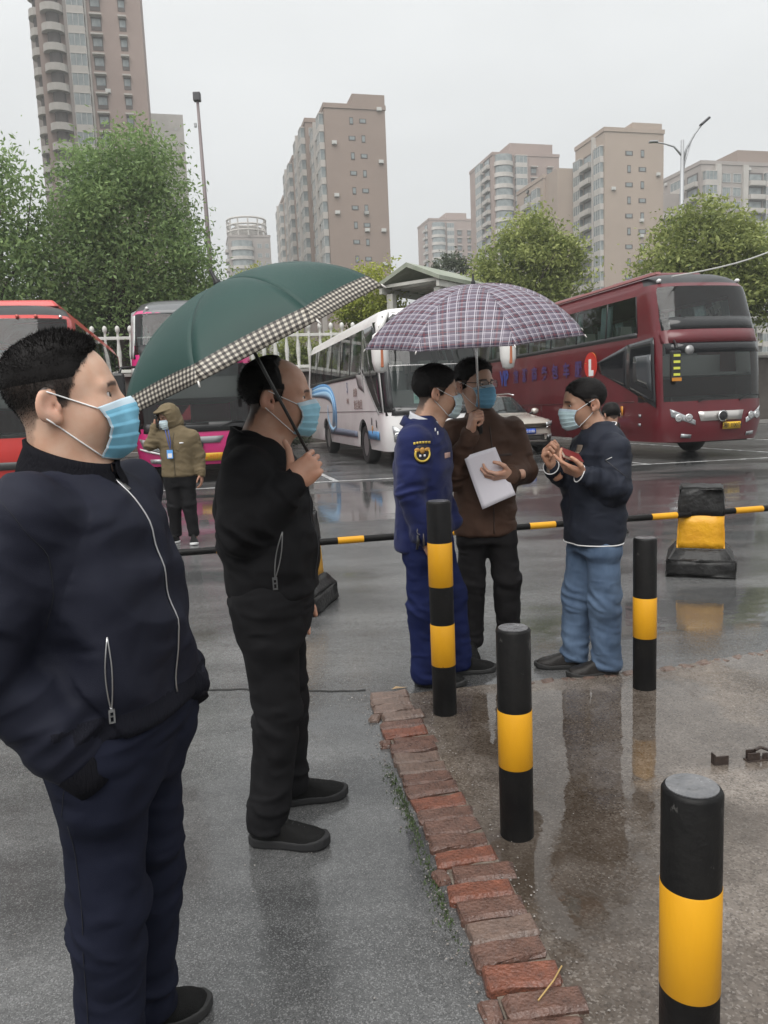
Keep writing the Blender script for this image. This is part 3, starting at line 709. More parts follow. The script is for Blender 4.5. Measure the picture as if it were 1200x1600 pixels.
tower('wide grey balconied block at the right edge of the picture', 74.4, 181, 20, 16, 52.5, GREYW, front=[('bay', 2.0, 3.0, 3.0, 1.0, 0, ALL), ('strip', 4.2, 1.4, .6, 0, ALL, PALE), ('window', 6.6, 2.2, 2.0, .2, .7, ALL), ('window', 9.4, 2.2, 2.0, .2, .7, ALL), ('strip', 11.4, 1.3, .6, 0, ALL, PALE), ('balcony', 14.2, 4.0, 3.0, 1.2, 0, ALL), ('bay', 18, 3, 3, 1, 0, ALL)], side=[('balcony', 3, 4, 3, 1, 0, ALL), ('bay', 8, 4, 3, 1, 0, ALL)], zmin=8, blocks=[(11, 2, 9, 10, 56.5, BRNW)])
tower('grey block with roof beams left of the far right block', 66.5, 186, 8.2, 12, 47, GREYW, front=[('balcony', 2, 3.4, 3, 1.2, 0, ALL), ('window', 6, 2.4, 2.0, .2, .7, ALL)], side=[('bay', 3, 3, 3, .8, 0, ALL)], zmin=8, blocks=[(-.2, -.2, .5, .5, 50, PALE), (7.7, -.2, .5, .5, 50, PALE), (-.2, -.25, 8.4, .4, 47.2, None)])

# air conditioners hung on the near towers
ACM = mat('air_conditioner', (.5, .5, .48), .6)
acb = MB(); acb.box((0, -.2, .3), (.85, .4, .6)); acb.box((0, -.42, .3), (.5, .04, .45)); aco = acb.build('air_conditioner', ACM); acm = aco.data; bpy.data.objects.remove(aco)
rga = random.Random(4)
for e in [o for o in bpy.data.objects if o.name.startswith('apartment_tower') and o.parent is None]:
    if e.location.y > 200: continue
    wl = [c_ for c_ in e.children if c_.name.startswith('wall')][0]; W_ = max(v.co.x for v in wl.data.vertices); H_ = max(v.co.z for v in wl.data.vertices); D_ = max(v.co.y for v in wl.data.vertices)
    for k_ in range(16):
        o = bpy.data.objects.new('air_conditioner', acm); COL.objects.link(o); o.parent = e
        z = 3 * rga.randrange(8, int(H_ / 3)) + 3.4
        if rga.random() < .45: o.location = (W_ * rga.choice([.14, .62, .9]), 0, z)
        else: o.location = (0, D_ * rga.choice([.3, .55, .82]), z); o.rotation_euler = (0, 0, -math.pi / 2)

# ---- pavilion roof behind the plaid umbrella
RF = mat('pavilion_roof', (.3, .32, .27), .7, col2=(.2, .23, .17), vscale=1.5, bump=.3, bscale=10)
PW = mat('pavilion_white', (.52, .52, .48), .65, col2=(.4, .4, .37), vscale=2)
pv = empty('pavilion', (1.45, 35.4, 3.2), math.atan2(15.5, 11.5), 'white pavilion with a shallow pitched roof above the plaid umbrella', 'pavilion')
def roof_pt(u, v, z): return (u, v, z)
mb = MB(); L_ = 22
mb.add([(0, -1.7, 3.9), (L_, -1.7, 3.9), (L_, 0, 4.65), (0, 0, 4.65), (0, 1.7, 3.9), (L_, 1.7, 3.9), (0, -1.7, 3.72), (L_, -1.7, 3.72), (L_, 0, 4.45), (0, 0, 4.45), (0, 1.7, 3.72), (L_, 1.7, 3.72)],
       [(0, 1, 2, 3), (3, 2, 5, 4), (7, 6, 9, 8), (8, 9, 10, 11), (0, 6, 7, 1), (4, 5, 11, 10), (0, 3, 9, 6), (3, 4, 10, 9), (1, 7, 8, 2), (2, 8, 11, 5)])
mb.build('roof', RF, pv)
MB().box((L_ / 2, -1.55, 3.58), (L_ - .2, .14, .26)).build('eave_beam', PW, pv); MB().box((L_ / 2, 1.55, 3.58), (L_ - .2, .14, .26)).build('eave_beam', PW, pv)
c0 = MB().box((0, 0, 1.73), (.34, .34, 3.46)).build('column', PW, pv, bevel=.02); c0.location = (.6, -1.3, 0)
for u, v in [(.6, 1.3)] + [(.6 + 4.1 * i, s) for i in range(1, 6) for s in (-1.3, 1.3)]: child_copy(c0, pv, (u, v, 0))
r0 = MB().box((0, 0, 0), (.1, 3.0, .14)).build('rafter', PW, pv); r0.location = (.25, 0, 3.78)
for i in range(1, 30): child_copy(r0, pv, (.25 + i * .74, 0, 3.78))

# ---- street lamps
PG = mat('lamp_post_grey', (.34, .35, .36), .45, .3); LD = mat('lamp_head_dark', (.05, .05, .055), .4)
lp = empty('street_lamp', (15.5, 40, 1.5), 0, 'grey double armed street lamp above the maroon coach', 'street lamp')
MB().tube([(0, 0, 0), (0, 0, 6), (0, 0, 10.55)], [.11, .085, .06], 10).build('pole', PG, lp, True)
MB().tube([(0, 0, 9.6), (.15, 0, 10.2), (.42, -.05, 10.75), (.62, -.1, 11.05)], [.045, .04, .035, .035], 8).build('arm', PG, lp, True)
MB().tube([(0, 0, 9.9), (-.3, 0, 10.3), (-.7, 0, 10.45), (-.95, 0, 10.5)], [.04, .035, .03, .03], 8).build('arm', PG, lp, True)
MB().tube([(0, 0, 9.1), (.1, 0, 9.7), (.3, -.03, 10.45)], [.03, .03, .025], 6).build('brace', PG, lp, True)
MB().box((.75, -.12, 11.2), (.42, .22, .1), rot=np.array([[math.cos(.75), 0, -math.sin(.75)], [0, 1, 0], [math.sin(.75), 0, math.cos(.75)]])).build('lamp_head', LD, lp, bevel=.03)
MB().box((-1.05, 0, 10.53), (.3, .18, .07)).build('lamp_head', PG, lp, bevel=.02)
lp.scale = (1.37, 1.37, 1.18)
lp = empty('street_lamp', (-8.24, 40, 1.5), 0, 'thin camera mast with a square dark head beside the big left tree', 'street lamp')
MB().tube([(0, 0, 0), (.02, 0, 6), (-.02, 0, 11.0)], [.1, .075, .045], 10).build('pole', mat('mast_brown', (.16, .13, .13), .5), lp, True)
MB().box((-.03, 0, 11.15), (.24, .2, .3)).build('lamp_head', LD, lp, bevel=.03)
MB().box((-.14, -.03, 10.2), (.08, .08, .14)).build('bracket', PG, lp, bevel=.01)
lp.scale = (1.5, 1.5, 1.38)

# ---- trees
def leaf_mat(name, c1, c2, trans=.25):
    m = bpy.data.materials.new(name); m.use_nodes = True; nt = m.node_tree; p = nt.nodes['Principled BSDF']
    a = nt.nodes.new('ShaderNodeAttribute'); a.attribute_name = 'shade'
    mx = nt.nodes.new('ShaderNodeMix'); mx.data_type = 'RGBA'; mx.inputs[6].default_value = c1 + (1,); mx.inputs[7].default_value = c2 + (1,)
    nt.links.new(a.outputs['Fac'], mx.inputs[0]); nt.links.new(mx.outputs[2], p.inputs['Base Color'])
    p.inputs['Roughness'].default_value = .6; p.inputs['Specular IOR Level'].default_value = .25
    t = nt.nodes.new('ShaderNodeBsdfTranslucent'); nt.links.new(mx.outputs[2], t.inputs[0])
    ms = nt.nodes.new('ShaderNodeMixShader'); ms.inputs[0].default_value = trans
    o = nt.nodes['Material Output']; nt.links.new(p.outputs[0], ms.inputs[1]); nt.links.new(t.outputs[0], ms.inputs[2]); nt.links.new(ms.outputs[0], o.inputs[0])
    return m
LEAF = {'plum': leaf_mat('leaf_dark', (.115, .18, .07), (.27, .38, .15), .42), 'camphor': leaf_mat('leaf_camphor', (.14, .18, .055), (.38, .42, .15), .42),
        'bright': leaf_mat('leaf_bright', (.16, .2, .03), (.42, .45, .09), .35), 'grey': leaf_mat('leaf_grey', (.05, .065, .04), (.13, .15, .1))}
BARK = mat('bark', (.07, .055, .042), .9, col2=(.04, .03, .025), vscale=6, bump=.8, bscale=20)
def tree(label, base, lobes, n, leaf, kind, trunk_h, trunk_r, seed, limbs=9, gap=.0, dens=1.0, clump=.5, name='tree', shell=.55):
    """lobes: (x,y,z,rx,ry,rz) ellipsoids relative to the base; leaves gather in clumps spread through them"""
    g = np.random.default_rng(seed)
    e = empty(name, base, 0, label, 'tree' if name == 'tree' else 'shrub')
    vol = np.array([l[3] * l[4] * l[5] for l in lobes]) ** (2 / 3); vol = vol / vol.sum()
    nc = max(8, int(n / 42)); li = g.choice(len(lobes), nc, p=vol); lb = np.array(lobes)[li]
    d = g.normal(size=(nc, 3)); d /= np.linalg.norm(d, axis=1, keepdims=True)
    rad = (shell + (1 - shell) * g.random(nc) ** .6) * (1 + .16 * vnoise(d * 2.3 + seed, seed) + .1 * g.normal(size=nc))
    cc = lb[:, :3] + d * rad[:, None] * lb[:, 3:6]
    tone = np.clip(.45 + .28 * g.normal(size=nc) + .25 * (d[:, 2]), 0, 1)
    k_ = g.integers(0, nc, n); r3 = g.normal(size=(n, 3)) * clump * np.array([1, 1, .7]) * (.6 + .8 * g.random((n, 1)))
    c = cc[k_] + r3
    nn = g.normal(size=(n, 3)) + A(0, 0, .7); nn /= np.linalg.norm(nn, axis=1, keepdims=True)
    t = np.cross(nn, g.normal(size=(n, 3))); t /= np.linalg.norm(t, axis=1, keepdims=True); b = np.cross(nn, t)
    s = leaf * g.uniform(.6, 1.3, (n, 1))
    V = np.stack([c - t * s, c + b * s * .42 + nn * s * .12, c + t * s, c - b * s * .42 + nn * s * .12], 1).reshape(-1, 3)
    F = np.arange(n * 4).reshape(n, 4)
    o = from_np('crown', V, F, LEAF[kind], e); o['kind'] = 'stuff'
    at = o.data.attributes.new('shade', 'FLOAT', 'POINT')
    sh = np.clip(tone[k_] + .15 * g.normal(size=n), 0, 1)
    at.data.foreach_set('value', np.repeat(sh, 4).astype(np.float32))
    if trunk_h > 0:
        cz = np.array(lobes)[:, 2].mean(); ctr = A(np.average([l[0] for l in lobes], weights=vol), np.average([l[1] for l in lobes], weights=vol), cz)
        fork = A(ctr[0] * .3, ctr[1] * .3, trunk_h)
        MB().tube([(0, 0, -.1), (fork[0] * .3, fork[1] * .3, trunk_h * .5), fork], [trunk_r * 1.25, trunk_r, trunk_r * .85], 9).build('trunk', BARK, e, True)
        for q in range(limbs):
            tg = cc[g.integers(0, nc)]; mid = fork * .55 + tg * .45 + A(0, 0, .3) + g.normal(size=3) * .2
            lim = MB().tube([fork - A(0, 0, .25), mid * .45 + fork * .55, mid, tg], [trunk_r * .5, trunk_r * .38, trunk_r * .25, .02], 6).build('limb', BARK, e, True)
    return e
TZ = 3.1
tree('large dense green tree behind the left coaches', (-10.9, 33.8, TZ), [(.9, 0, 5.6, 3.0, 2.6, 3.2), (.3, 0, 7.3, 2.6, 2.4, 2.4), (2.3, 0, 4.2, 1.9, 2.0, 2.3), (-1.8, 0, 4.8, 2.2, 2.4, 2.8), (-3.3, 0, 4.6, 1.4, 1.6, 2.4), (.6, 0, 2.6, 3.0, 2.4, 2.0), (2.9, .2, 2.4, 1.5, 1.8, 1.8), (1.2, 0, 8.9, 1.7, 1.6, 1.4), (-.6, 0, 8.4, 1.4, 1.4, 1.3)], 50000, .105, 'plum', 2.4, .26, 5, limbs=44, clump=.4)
tree('loose feathery tree at the left edge of the picture', (-15.6, 32, TZ), [(0, 0, 5.0, 2.2, 2.2, 4.0), (1.0, 0, 7.4, 1.5, 1.5, 2.0), (1.2, 0, 3.4, 1.7, 2, 2.2)], 9000, .13, 'plum', 3.0, .18, 6, limbs=12, clump=.5)
tree('dark dense tree low behind the left coaches', (-9.6, 37, TZ), [(0, 0, 2.6, 2.0, 2, 2.4), (-2.5, 0, 2.2, 2.4, 2, 2.0), (-6, 0, 2, 3, 2, 1.9)], 16000, .12, 'plum', 1.5, .16, 8, limbs=8, clump=.4)
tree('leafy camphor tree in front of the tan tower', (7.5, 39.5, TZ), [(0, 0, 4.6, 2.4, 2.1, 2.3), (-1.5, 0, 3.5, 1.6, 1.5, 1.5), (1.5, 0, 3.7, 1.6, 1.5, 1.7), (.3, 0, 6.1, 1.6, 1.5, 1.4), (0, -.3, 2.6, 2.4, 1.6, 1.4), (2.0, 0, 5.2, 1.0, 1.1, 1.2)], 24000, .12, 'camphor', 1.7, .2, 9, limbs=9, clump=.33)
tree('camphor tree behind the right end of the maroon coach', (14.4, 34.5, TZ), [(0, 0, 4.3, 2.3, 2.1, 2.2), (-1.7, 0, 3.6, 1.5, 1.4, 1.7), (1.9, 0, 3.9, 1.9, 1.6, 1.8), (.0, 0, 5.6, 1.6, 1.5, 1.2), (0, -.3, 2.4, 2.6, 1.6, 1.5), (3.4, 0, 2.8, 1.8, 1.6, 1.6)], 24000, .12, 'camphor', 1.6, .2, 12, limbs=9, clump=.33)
tree('bright yellow green round tree left of the pavilion', (-.15, 38, TZ), [(0, 0, 3.6, 1.55, 1.4, 1.6), (.7, 0, 2.6, 1.1, 1.1, 1.1), (-.8, 0, 3.2, 1.0, 1.1, 1.1), (0, 0, 1.7, 1.6, 1.3, 1.1)], 12000, .1, 'bright', 1.0, .1, 14, limbs=6, clump=.24)
tree('small light green tree above the green umbrella', (-7.1, 51, TZ), [(0, 0, 6.6, 1.5, 1.2, 1.0), (-1, 0, 5.6, 1.3, 1.2, 1.0), (1.0, 0, 6.2, 1.0, 1, .9)], 5000, .12, 'bright', 4.4, .12, 15, limbs=5, clump=.25)
tree('small spiky tree top just above the pavilion roof', (5.8, 60, TZ), [(0, 0, 8.6, 1.3, 1.2, .9), (-.8, 0, 7.4, 1.1, 1, .9)], 2500, .16, 'grey', 6.5, .12, 16, limbs=5, clump=.3)
for i, (x, yv, s, lab) in enumerate([(-3.6, 31.2, .75, 'grey green shrub at the wall foot left of the white coach'), (-4.9, 30.8, .6, 'low shrub at the wall foot behind the man in black')]):
    tree(lab, (x, yv, 0), [(0, 0, .55 * s, .9 * s, .6 * s, .6 * s), (.5 * s, .1, .4 * s, .6 * s, .5 * s, .45 * s)], 1800, .06, 'grey', 0, .05, 20 + i, clump=.12, name='shrub')
for i, (x, lab) in enumerate([(-4.2, 'green hedge bush behind the balusters left of the white coach'), (-2.4, 'green hedge bush behind the balusters above the white coach roof'), (13.5, 'green hedge bush behind the balusters right of the maroon coach'), (17, 'green hedge bush behind the balusters at the right edge')]):
    tree(lab, (x, 35.2 + x * .24, TZ), [(0, 0, .7, 1.3, .6, .9), (.6, 0, .9, .8, .6, .8)], 3500, .08, 'camphor', 0, .05, 30 + i, clump=.18, name='shrub')

# ---- overhead cable
pts = []
for t in np.linspace(0, 1, 14): 
    a = A(6.62, 17.6, 4.12); b = A(13.5, 22.5, 6.6); q = a * (1 - t) + b * t; q[2] -= .35 * math.sin(math.pi * t); pts.append(q)
tag(MB().tube(pts, .018, 5).build('overhead_cable', mat('cable_pale', (.45, .45, .43), .6)), 'pale cable rising from the maroon coach roof to the right', 'cable')
# ---------------------------------------------------------------- people
def skin_mat(name, base):
    if name in MATS: return MATS[name]
    m = bpy.data.materials.new(name); m.use_nodes = True
    nt = m.node_tree; p = nt.nodes['Principled BSDF']; n = nt.nodes.new; l = nt.links.new
    at = n('ShaderNodeAttribute'); at.attribute_name = 'tint'
    tc = n('ShaderNodeTexCoord'); nz = n('ShaderNodeTexNoise'); nz.inputs['Scale'].default_value = 26; nz.inputs['Detail'].default_value = 5
    mr = n('ShaderNodeMapRange'); mr.inputs['From Min'].default_value = .3; mr.inputs['From Max'].default_value = .7
    mx = n('ShaderNodeMix'); mx.data_type = 'RGBA'
    mx.inputs[6].default_value = tuple(base) + (1,); mx.inputs[7].default_value = (base[0] * .9, base[1] * .78, base[2] * .72, 1)
    ml = n('ShaderNodeMix'); ml.data_type = 'RGBA'; ml.blend_type = 'MULTIPLY'; ml.inputs[0].default_value = 1
    l(tc.outputs['Object'], nz.inputs['Vector']); l(nz.outputs['Fac'], mr.inputs['Value']); l(mr.outputs[0], mx.inputs[0])
    l(mx.outputs[2], ml.inputs[6]); l(at.outputs['Color'], ml.inputs[7]); l(ml.outputs[2], p.inputs['Base Color'])
    p.inputs['Roughness'].default_value = .48; p.inputs['Specular IOR Level'].default_value = .4
    p.inputs['Subsurface Weight'].default_value = .12; p.inputs['Subsurface Radius'].default_value = (.012, .004, .002); p.inputs['Subsurface Scale'].default_value = 1
    b = n('ShaderNodeTexNoise'); b.inputs['Scale'].default_value = 420; b.inputs['Detail'].default_value = 2
    bp = n('ShaderNodeBump'); bp.inputs['Strength'].default_value = .12; bp.inputs['Distance'].default_value = .002
    l(tc.outputs['Object'], b.inputs['Vector']); l(b.outputs['Fac'], bp.inputs['Height']); l(bp.outputs[0], p.inputs['Normal'])
    MATS[name] = m
    return m

def head_sdf(fat=0.0, lid=0.0035):
    """head in its own frame: x forward, y left, z up, origin between the ears"""
    def f(P):
        Pm = (P[0], np.abs(P[1]), P[2])
        d = d_ell(P, (-.012, 0, .048), (.099, .078, .083))
        d = smin(d, d_ell(P, (.028, 0, .012), (.066, .066, .088)), .03)
        d = smin(d, d_ell(P, (.032, 0, -.05), (.056 + fat * .3, .056 + fat, .055)), .03)
        d = smin(d, d_ell(P, (.072, 0, -.088), (.022, .026, .02)), .025)
        d = smin(d, d_ell(Pm, (.052, .04, -.022), (.03, .026, .034)), .025)
        d = smin(d, d_cone(Pm, (.086, .008, .027), (.07, .05, .024), .011, .009), .016)
        d = smin(d, d_cone(P, (.09, 0, .022), (.108, 0, -.02), .007, .0115), .014)
        d = smin(d, d_ell(P, (.109, 0, -.026), (.012, .0115, .009)), .008)
        d = smin(d, d_ell(Pm, (.1, .0135, -.028), (.011, .008, .008)), .006)
        d = smax(d, -d_ell(Pm, (.096, .034, .006), (.02, .019, .012)), .012)
        # eyelids over the ball, with a narrow opening
        op = np.maximum(np.abs(Pm[2] - .0045 - .12 * (Pm[1] - .03)) - lid, Pm[0] * -1 + .074)
        lidd = smax(d_sph(Pm, (.0735, .032, .004), .0148), -op, .0015)
        d = smin(d, lidd, .004)
        d = smin(d, d_ell(P, (.094, 0, -.058), (.008, .022, .006)), .01)
        d = smin(d, d_ell(P, (.092, 0, -.067), (.009, .018, .007)), .006)
        # ear
        Re = np.array([[math.cos(.25), 0, math.sin(.25)], [0, 1, 0], [-math.sin(.25), 0, math.cos(.25)]]) @ np.array([[math.cos(.35), math.sin(.35), 0], [-math.sin(.35), math.cos(.35), 0], [0, 0, 1]])
        e = d_ell(Pm, (-.032, .082, .004), (.021, .0095, .034), Re)
        e = smax(e, -d_ell(Pm, (-.026, .095, .006), (.0125, .0105, .022), Re), .006)
        e = smin(e, d_ell(Pm, (-.021, .0795, -.024), (.009, .006, .011)), .008)
        e = smax(e, -d_ell(Pm, (-.0175, .085, -.004), (.006, .01, .008)), .004)
        e = smin(e, d_ell(Pm, (-.012, .079, -.004), (.0045, .005, .009)), .004)
        d = smin(d, e, .006)
        return d
    return f

def hair_fn(kind):
    """hairline: hair grows where x < xf(z) (head frame); returns (xf, thickness)"""
    if kind == 'fade':
        z = [-.1, -.075, -.045, -.02, -.005, .02, .04, .055, .07, .082, .095, .13]; x = [-.09, -.078, -.068, -.054, .002, .012, .024, .034, .046, .058, .07, .11]
        th = lambda p: -.005 + .0075 * ramp(p[:, 2], .01, .07) + .006 * ramp(p[:, 2], .06, .105) + .007 * ramp(p[:, 2], .08, .12) * ramp(p[:, 0], -.06, .03)
    elif kind == 'recede':
        z = [-.1, -.075, -.045, -.02, -.002, .02, .04, .06, .08, .1, .115, .13]; x = [-.095, -.08, -.068, -.048, .012, .02, .022, .018, .012, .008, .01, .02]
        th = lambda p: .002 + .007 * ramp(p[:, 2], -.06, .03) * ramp(p[:, 0], .06, .0)
    elif kind == 'buzz':
        z = [-.1, -.075, -.045, -.02, -.002, .02, .04, .055, .07, .082, .095, .13]; x = [-.095, -.08, -.068, -.052, .008, .022, .044, .068, .08, .088, .095, .2]
        th = lambda p: .002 + .006 * ramp(p[:, 2], -.03, .07)
    else:
        z = [-.1, -.075, -.045, -.02, -.006, .02, .04, .055, .07, .082, .095, .13]; x = [-.095, -.08, -.068, -.052, .01, .022, .04, .06, .076, .085, .095, .2]
        th = lambda p: .002 + .009 * ramp(p[:, 2], -.06, .05) + .006 * ramp(p[:, 2], .07, .11)
    return (lambda zz: np.interp(zz, z, x)), th

def blades(name, base, dirs, length, width, m, parent, bend=None):
    """short hair strands as narrow two-step ribbons"""
    n = len(base)
    side = np.cross(dirs, RNG.normal(size=(n, 3))); side /= np.linalg.norm(side, axis=1, keepdims=True) + 1e-9
    L_ = length[:, None]; mid = base + dirs * L_ * .55
    tipd = dirs if bend is None else dirs + bend
    tip = mid + tipd / (np.linalg.norm(tipd, axis=1, keepdims=True) + 1e-9) * L_ * .45
    w = width
    V = np.stack([base - side * w, base + side * w, mid + side * w * .8, mid - side * w * .8, tip], 1).reshape(-1, 3)
    b = np.arange(n)[:, None] * 5
    F = np.concatenate([b + [0, 1, 2], b + [0, 2, 3], b + [3, 2, 4]]).astype(int)
    o = from_np(name, V, F, m, parent)
    o['kind'] = 'stuff'
    return o

def hand_sdf(side, curl, spread=.0, thumb=None, sc=1.0):
    """hand frame: x wrist->fingers, z back of hand, y to the thumb on a right hand (mirrored by side)"""
    t = side
    by = [.034, .0115, -.0105, -.031]; bx = [.091, .095, .091, .084]
    ln = [(.043, .026, .021), (.047, .03, .022), (.043, .027, .021), (.034, .021, .019)]
    if thumb is None: thumb = [(.55, .75, -.35), (.85, .35, -.4), (.95, .1, -.3)]
    ch = []
    for i in range(4):
        p = A(bx[i], by[i] * t, 0); pts = [p]; an = 0; sp = spread * (1.5 - i)
        c = curl[i] if isinstance(curl[0], (list, tuple)) else curl
        for j in range(3):
            an += R(c[j]); d = A(math.cos(an), t * sp * math.cos(an), -math.sin(an)); p = p + d / np.linalg.norm(d) * ln[i][j]; pts.append(p)
        ch.append((pts, [.0098, .009, .0082, .0072]))
    p = A(.02, .026 * t, -.006); pts = [p]
    for d, l_ in zip(thumb, (.046, .033, .027)):
        d = A(d[0], d[1] * t, d[2]); p = p + d / np.linalg.norm(d) * l_; pts.append(p)
    ch.append((pts, [.0165, .0125, .0105, .009]))
    def f(P):
        P = (P[0] / sc, P[1] / sc, P[2] / sc)
        d = d_ell(P, (.05, 0, -.001), (.056, .045, .0155))
        d = smin(d, d_cone(P, (.03, .018 * t, -.004), (.088, .03 * t, 0), .015, .0115), .012)
        d = smin(d, d_cone(P, (.03, -.018 * t, -.004), (.08, -.028 * t, 0), .0145, .011), .012)
        d = smin(d, d_cone(P, (.03, 0, -.002), (.09, 0, 0), .015, .011), .012)
        d = smin(d, d_cone(P, (-.06, 0, 0), (.02, 0, 0), .026, .022), .02)
        for k, (pts, rad) in enumerate(ch): 
            e = d_chain(P, pts, rad, .002)
            d = smin(d, e, .006 if k < 4 else .009)
        return d * sc
    ext = np.concatenate([np.array(c[0]) for c in ch]) * sc
    lo = np.minimum(ext.min(0), A(-.06, -.05, -.03) * sc) - .015; hi = np.maximum(ext.max(0), A(.1, .05, .03) * sc) + .015
    return f, lo, hi

def hand_mesh(wrist, d, palm, side, curl, h=.0035, **kw):
    d = A(*d); d /= np.linalg.norm(d); z = -A(*palm); z = z - d * (z @ d); z /= np.linalg.norm(z); y = np.cross(z, d)
    M = np.stack([d, y, z], 1)
    f, lo, hi = hand_sdf(side, curl, **kw)
    V, Q = nets(f, lo, hi, h)
    V = relax(V, Q, 1, .4)
    return V @ M.T + A(*wrist), Q, M

def grid_sheet(name, G, mats, parent, thick=0.0, smooth=True, closed=False, fm=None):
    """G (nu,nv,3) grid of points -> sheet"""
    nu, nv = G.shape[:2]; V = G.reshape(-1, 3); F = []; 
    for i in range(nu - (0 if closed else 1)):
        for j in range(nv - 1):
            a = i * nv + j; b = ((i + 1) % nu) * nv + j; F.append((a, b, b + 1, a + 1))
    o = from_np(name, V, np.array(F), mats, parent, smooth, None if fm is None else fm)
    if thick:
        s = o.modifiers.new('solid', 'SOLIDIFY'); s.thickness = thick; s.offset = 0
    return o

def person(root, spec):
    """builds one standing figure; joints are given in metres from the base point, world axes"""
    hs = spec.get('res', 1.0)
    me_parts = []; cols = []
    base = spec.get('skin', (.46, .29, .21)); SK = skin_mat('skin_' + spec['key'], base)
    HC = np.array([.016, .014, .013]) / np.array(base)
    # ---- head
    hd = spec['head']; sc = hd.get('sc', 1.03); hp = A(*hd['pos'])
    cy, sy = math.cos(hd['yaw']), math.sin(hd['yaw']); pt = hd.get('pitch', 0); rl = hd.get('roll', 0)
    Rz = np.array([[cy, -sy, 0], [sy, cy, 0], [0, 0, 1]]); Ry = np.array([[math.cos(pt), 0, -math.sin(pt)], [0, 1, 0], [math.sin(pt), 0, math.cos(pt)]])
    Rx = np.array([[1, 0, 0], [0, math.cos(rl), -math.sin(rl)], [0, math.sin(rl), math.cos(rl)]])
    Hm = Rz @ Ry @ Rx
    toW = lambda V: (V * sc) @ Hm.T + hp
    toL = lambda p: (Hm.T @ (A(*p) - hp)) / sc
    fat = hd.get('fat', 0.0); hf = head_sdf(fat, hd.get('lid', .0035))
    nb = toL(spec['neck'][0]); nr = spec['neck'][1] / sc
    def headneck(P):
        d = hf(P)
        n = d_cone(P, (-.022, 0, -.03), nb, nr * .93, nr * 1.06)
        if fat > .003: n = smin(n, d_cone(P, (.03, 0, -.085), nb * .6 + A(.03, 0, -.04), .03, .05), .03)
        return smin(d, n, .03)
    hh = .0036 * hs / sc
    V, Q = nets(headneck, (-.13, -.105, min(nb[2], -.16) - .03), (.135, .105, .145), hh)
    V = relax(V, Q, 1, .35)
    xf, th = hair_fn(hd['hair'])
    sm = (xf(V[:, 2]) - V[:, 0]); nz = vnoise(V * 90, 3) * .006
    scalp = ramp(sm + nz, -.004, .006) * (V[:, 2] > -.1) * (np.abs(V[:, 1]) < .0795 + (V[:, 2] > .03) * .02)
    if hd.get('hood'): scalp = scalp * 0
    brow = ramp(.0042 - np.abs(V[:, 2] - (.0265 - .10 * np.maximum(np.abs(V[:, 1]) - .035, 0) * 2)), -.002, .002) * ramp(np.abs(V[:, 1]), .011, .015) * ramp(.054 - np.abs(V[:, 1]), 0, .006) * (V[:, 0] > .04)
    lash = ramp(.0022 - np.abs(V[:, 2] - (.0075 + .12 * (np.abs(V[:, 1]) - .03))), -.001, .001) * ramp(.017 - np.abs(np.abs(V[:, 1]) - .033), 0, .002) * (V[:, 0] > .06)
    red = np.exp(-(((np.abs(V[:, 1]) - .085) / .012) ** 2 + ((V[:, 2] - .0) / .035) ** 2)) * .6 + np.exp(-(((V[:, 0] - .108) / .012) ** 2 + ((V[:, 2] + .02) / .014) ** 2)) * .5 + np.exp(-(((np.abs(V[:, 1]) - .05) / .02) ** 2 + ((V[:, 2] + .018) / .02) ** 2 + ((V[:, 0] - .07) / .03) ** 2)) * .35
    lip = np.exp(-(((V[:, 2] + .062) / .009) ** 2 + (V[:, 1] / .022) ** 2)) * (V[:, 0] > .085)
    T = np.ones((len(V), 3))
    T *= 1 - red[:, None] * np.array([.02, .22, .22]) - lip[:, None] * np.array([.1, .3, .25])
    if hd['hair'] == 'fade': scalp = scalp * (.35 + .65 * ramp(V[:, 2], -.05, .018)) * (.25 + .75 * ramp(V[:, 2], -.1, -.04))
    else: scalp = scalp * (.45 + .55 * ramp(V[:, 2], -.09, -.04))
    dk = np.clip(scalp * hd.get('dense', .9) + brow * .88 + lash * .8, 0, .97)[:, None]
    T = T * (1 - dk) + HC * dk
    me_parts.append((toW(V), Q)); cols.append(T)
    headV, headQ = V, Q
    hb = bvh(V, Q)
    # ---- hands
    hands = {}
    for hspec in spec.get('hands', []):
        hv, hq, Mh = hand_mesh(h=.0034 * hs, **hspec)
        me_parts.append((hv, hq)); t = np.ones((len(hv), 3)) * np.array([1.0, .93, .9]); cols.append(t)
        hands[hspec['side']] = Mh
    # ---- hidden core: trunk, arms and legs under the clothes
    arms, legs = spec['arms'], spec['legs']; rows = spec['torso']; yaw = spec['yaw']
    def core(P):
        d = d_loft(P, [(z, cx, cyy, a - .03, b - .04) for z, cx, cyy, a, b in rows], yaw)
        for ar in arms: d = smin(d, d_chain(P, ar['p'], [r * .62 for r in ar['r']]), .03)
        for lg in legs: d = smin(d, d_chain(P, lg['p'], [r * .7 for r in lg['r']]), .03)
        return smin(d, d_cone(P, A(*spec['neck'][0]), hp + A(0, 0, -.06), spec['neck'][1] * .9, spec['neck'][1] * .85), .02)
    allp = np.array([p for ar in arms for p in ar['p']] + [p for lg in legs for p in lg['p']] + [tuple(hp)])
    V, Q = nets(core, allp.min(0) - .25, allp.max(0) + .15, .022)
    me_parts.append((V, Q)); cols.append(np.ones((len(V), 3)))
    BV, BQ = joinm(me_parts)
    body = from_np('body', BV, BQ, SK, root, True)
    ca = body.data.color_attributes.new('tint', 'FLOAT_COLOR', 'POINT')
    ca.data.foreach_set('color', np.concatenate([np.concatenate(cols), np.ones((len(BV), 1))], 1).astype(np.float32).ravel())
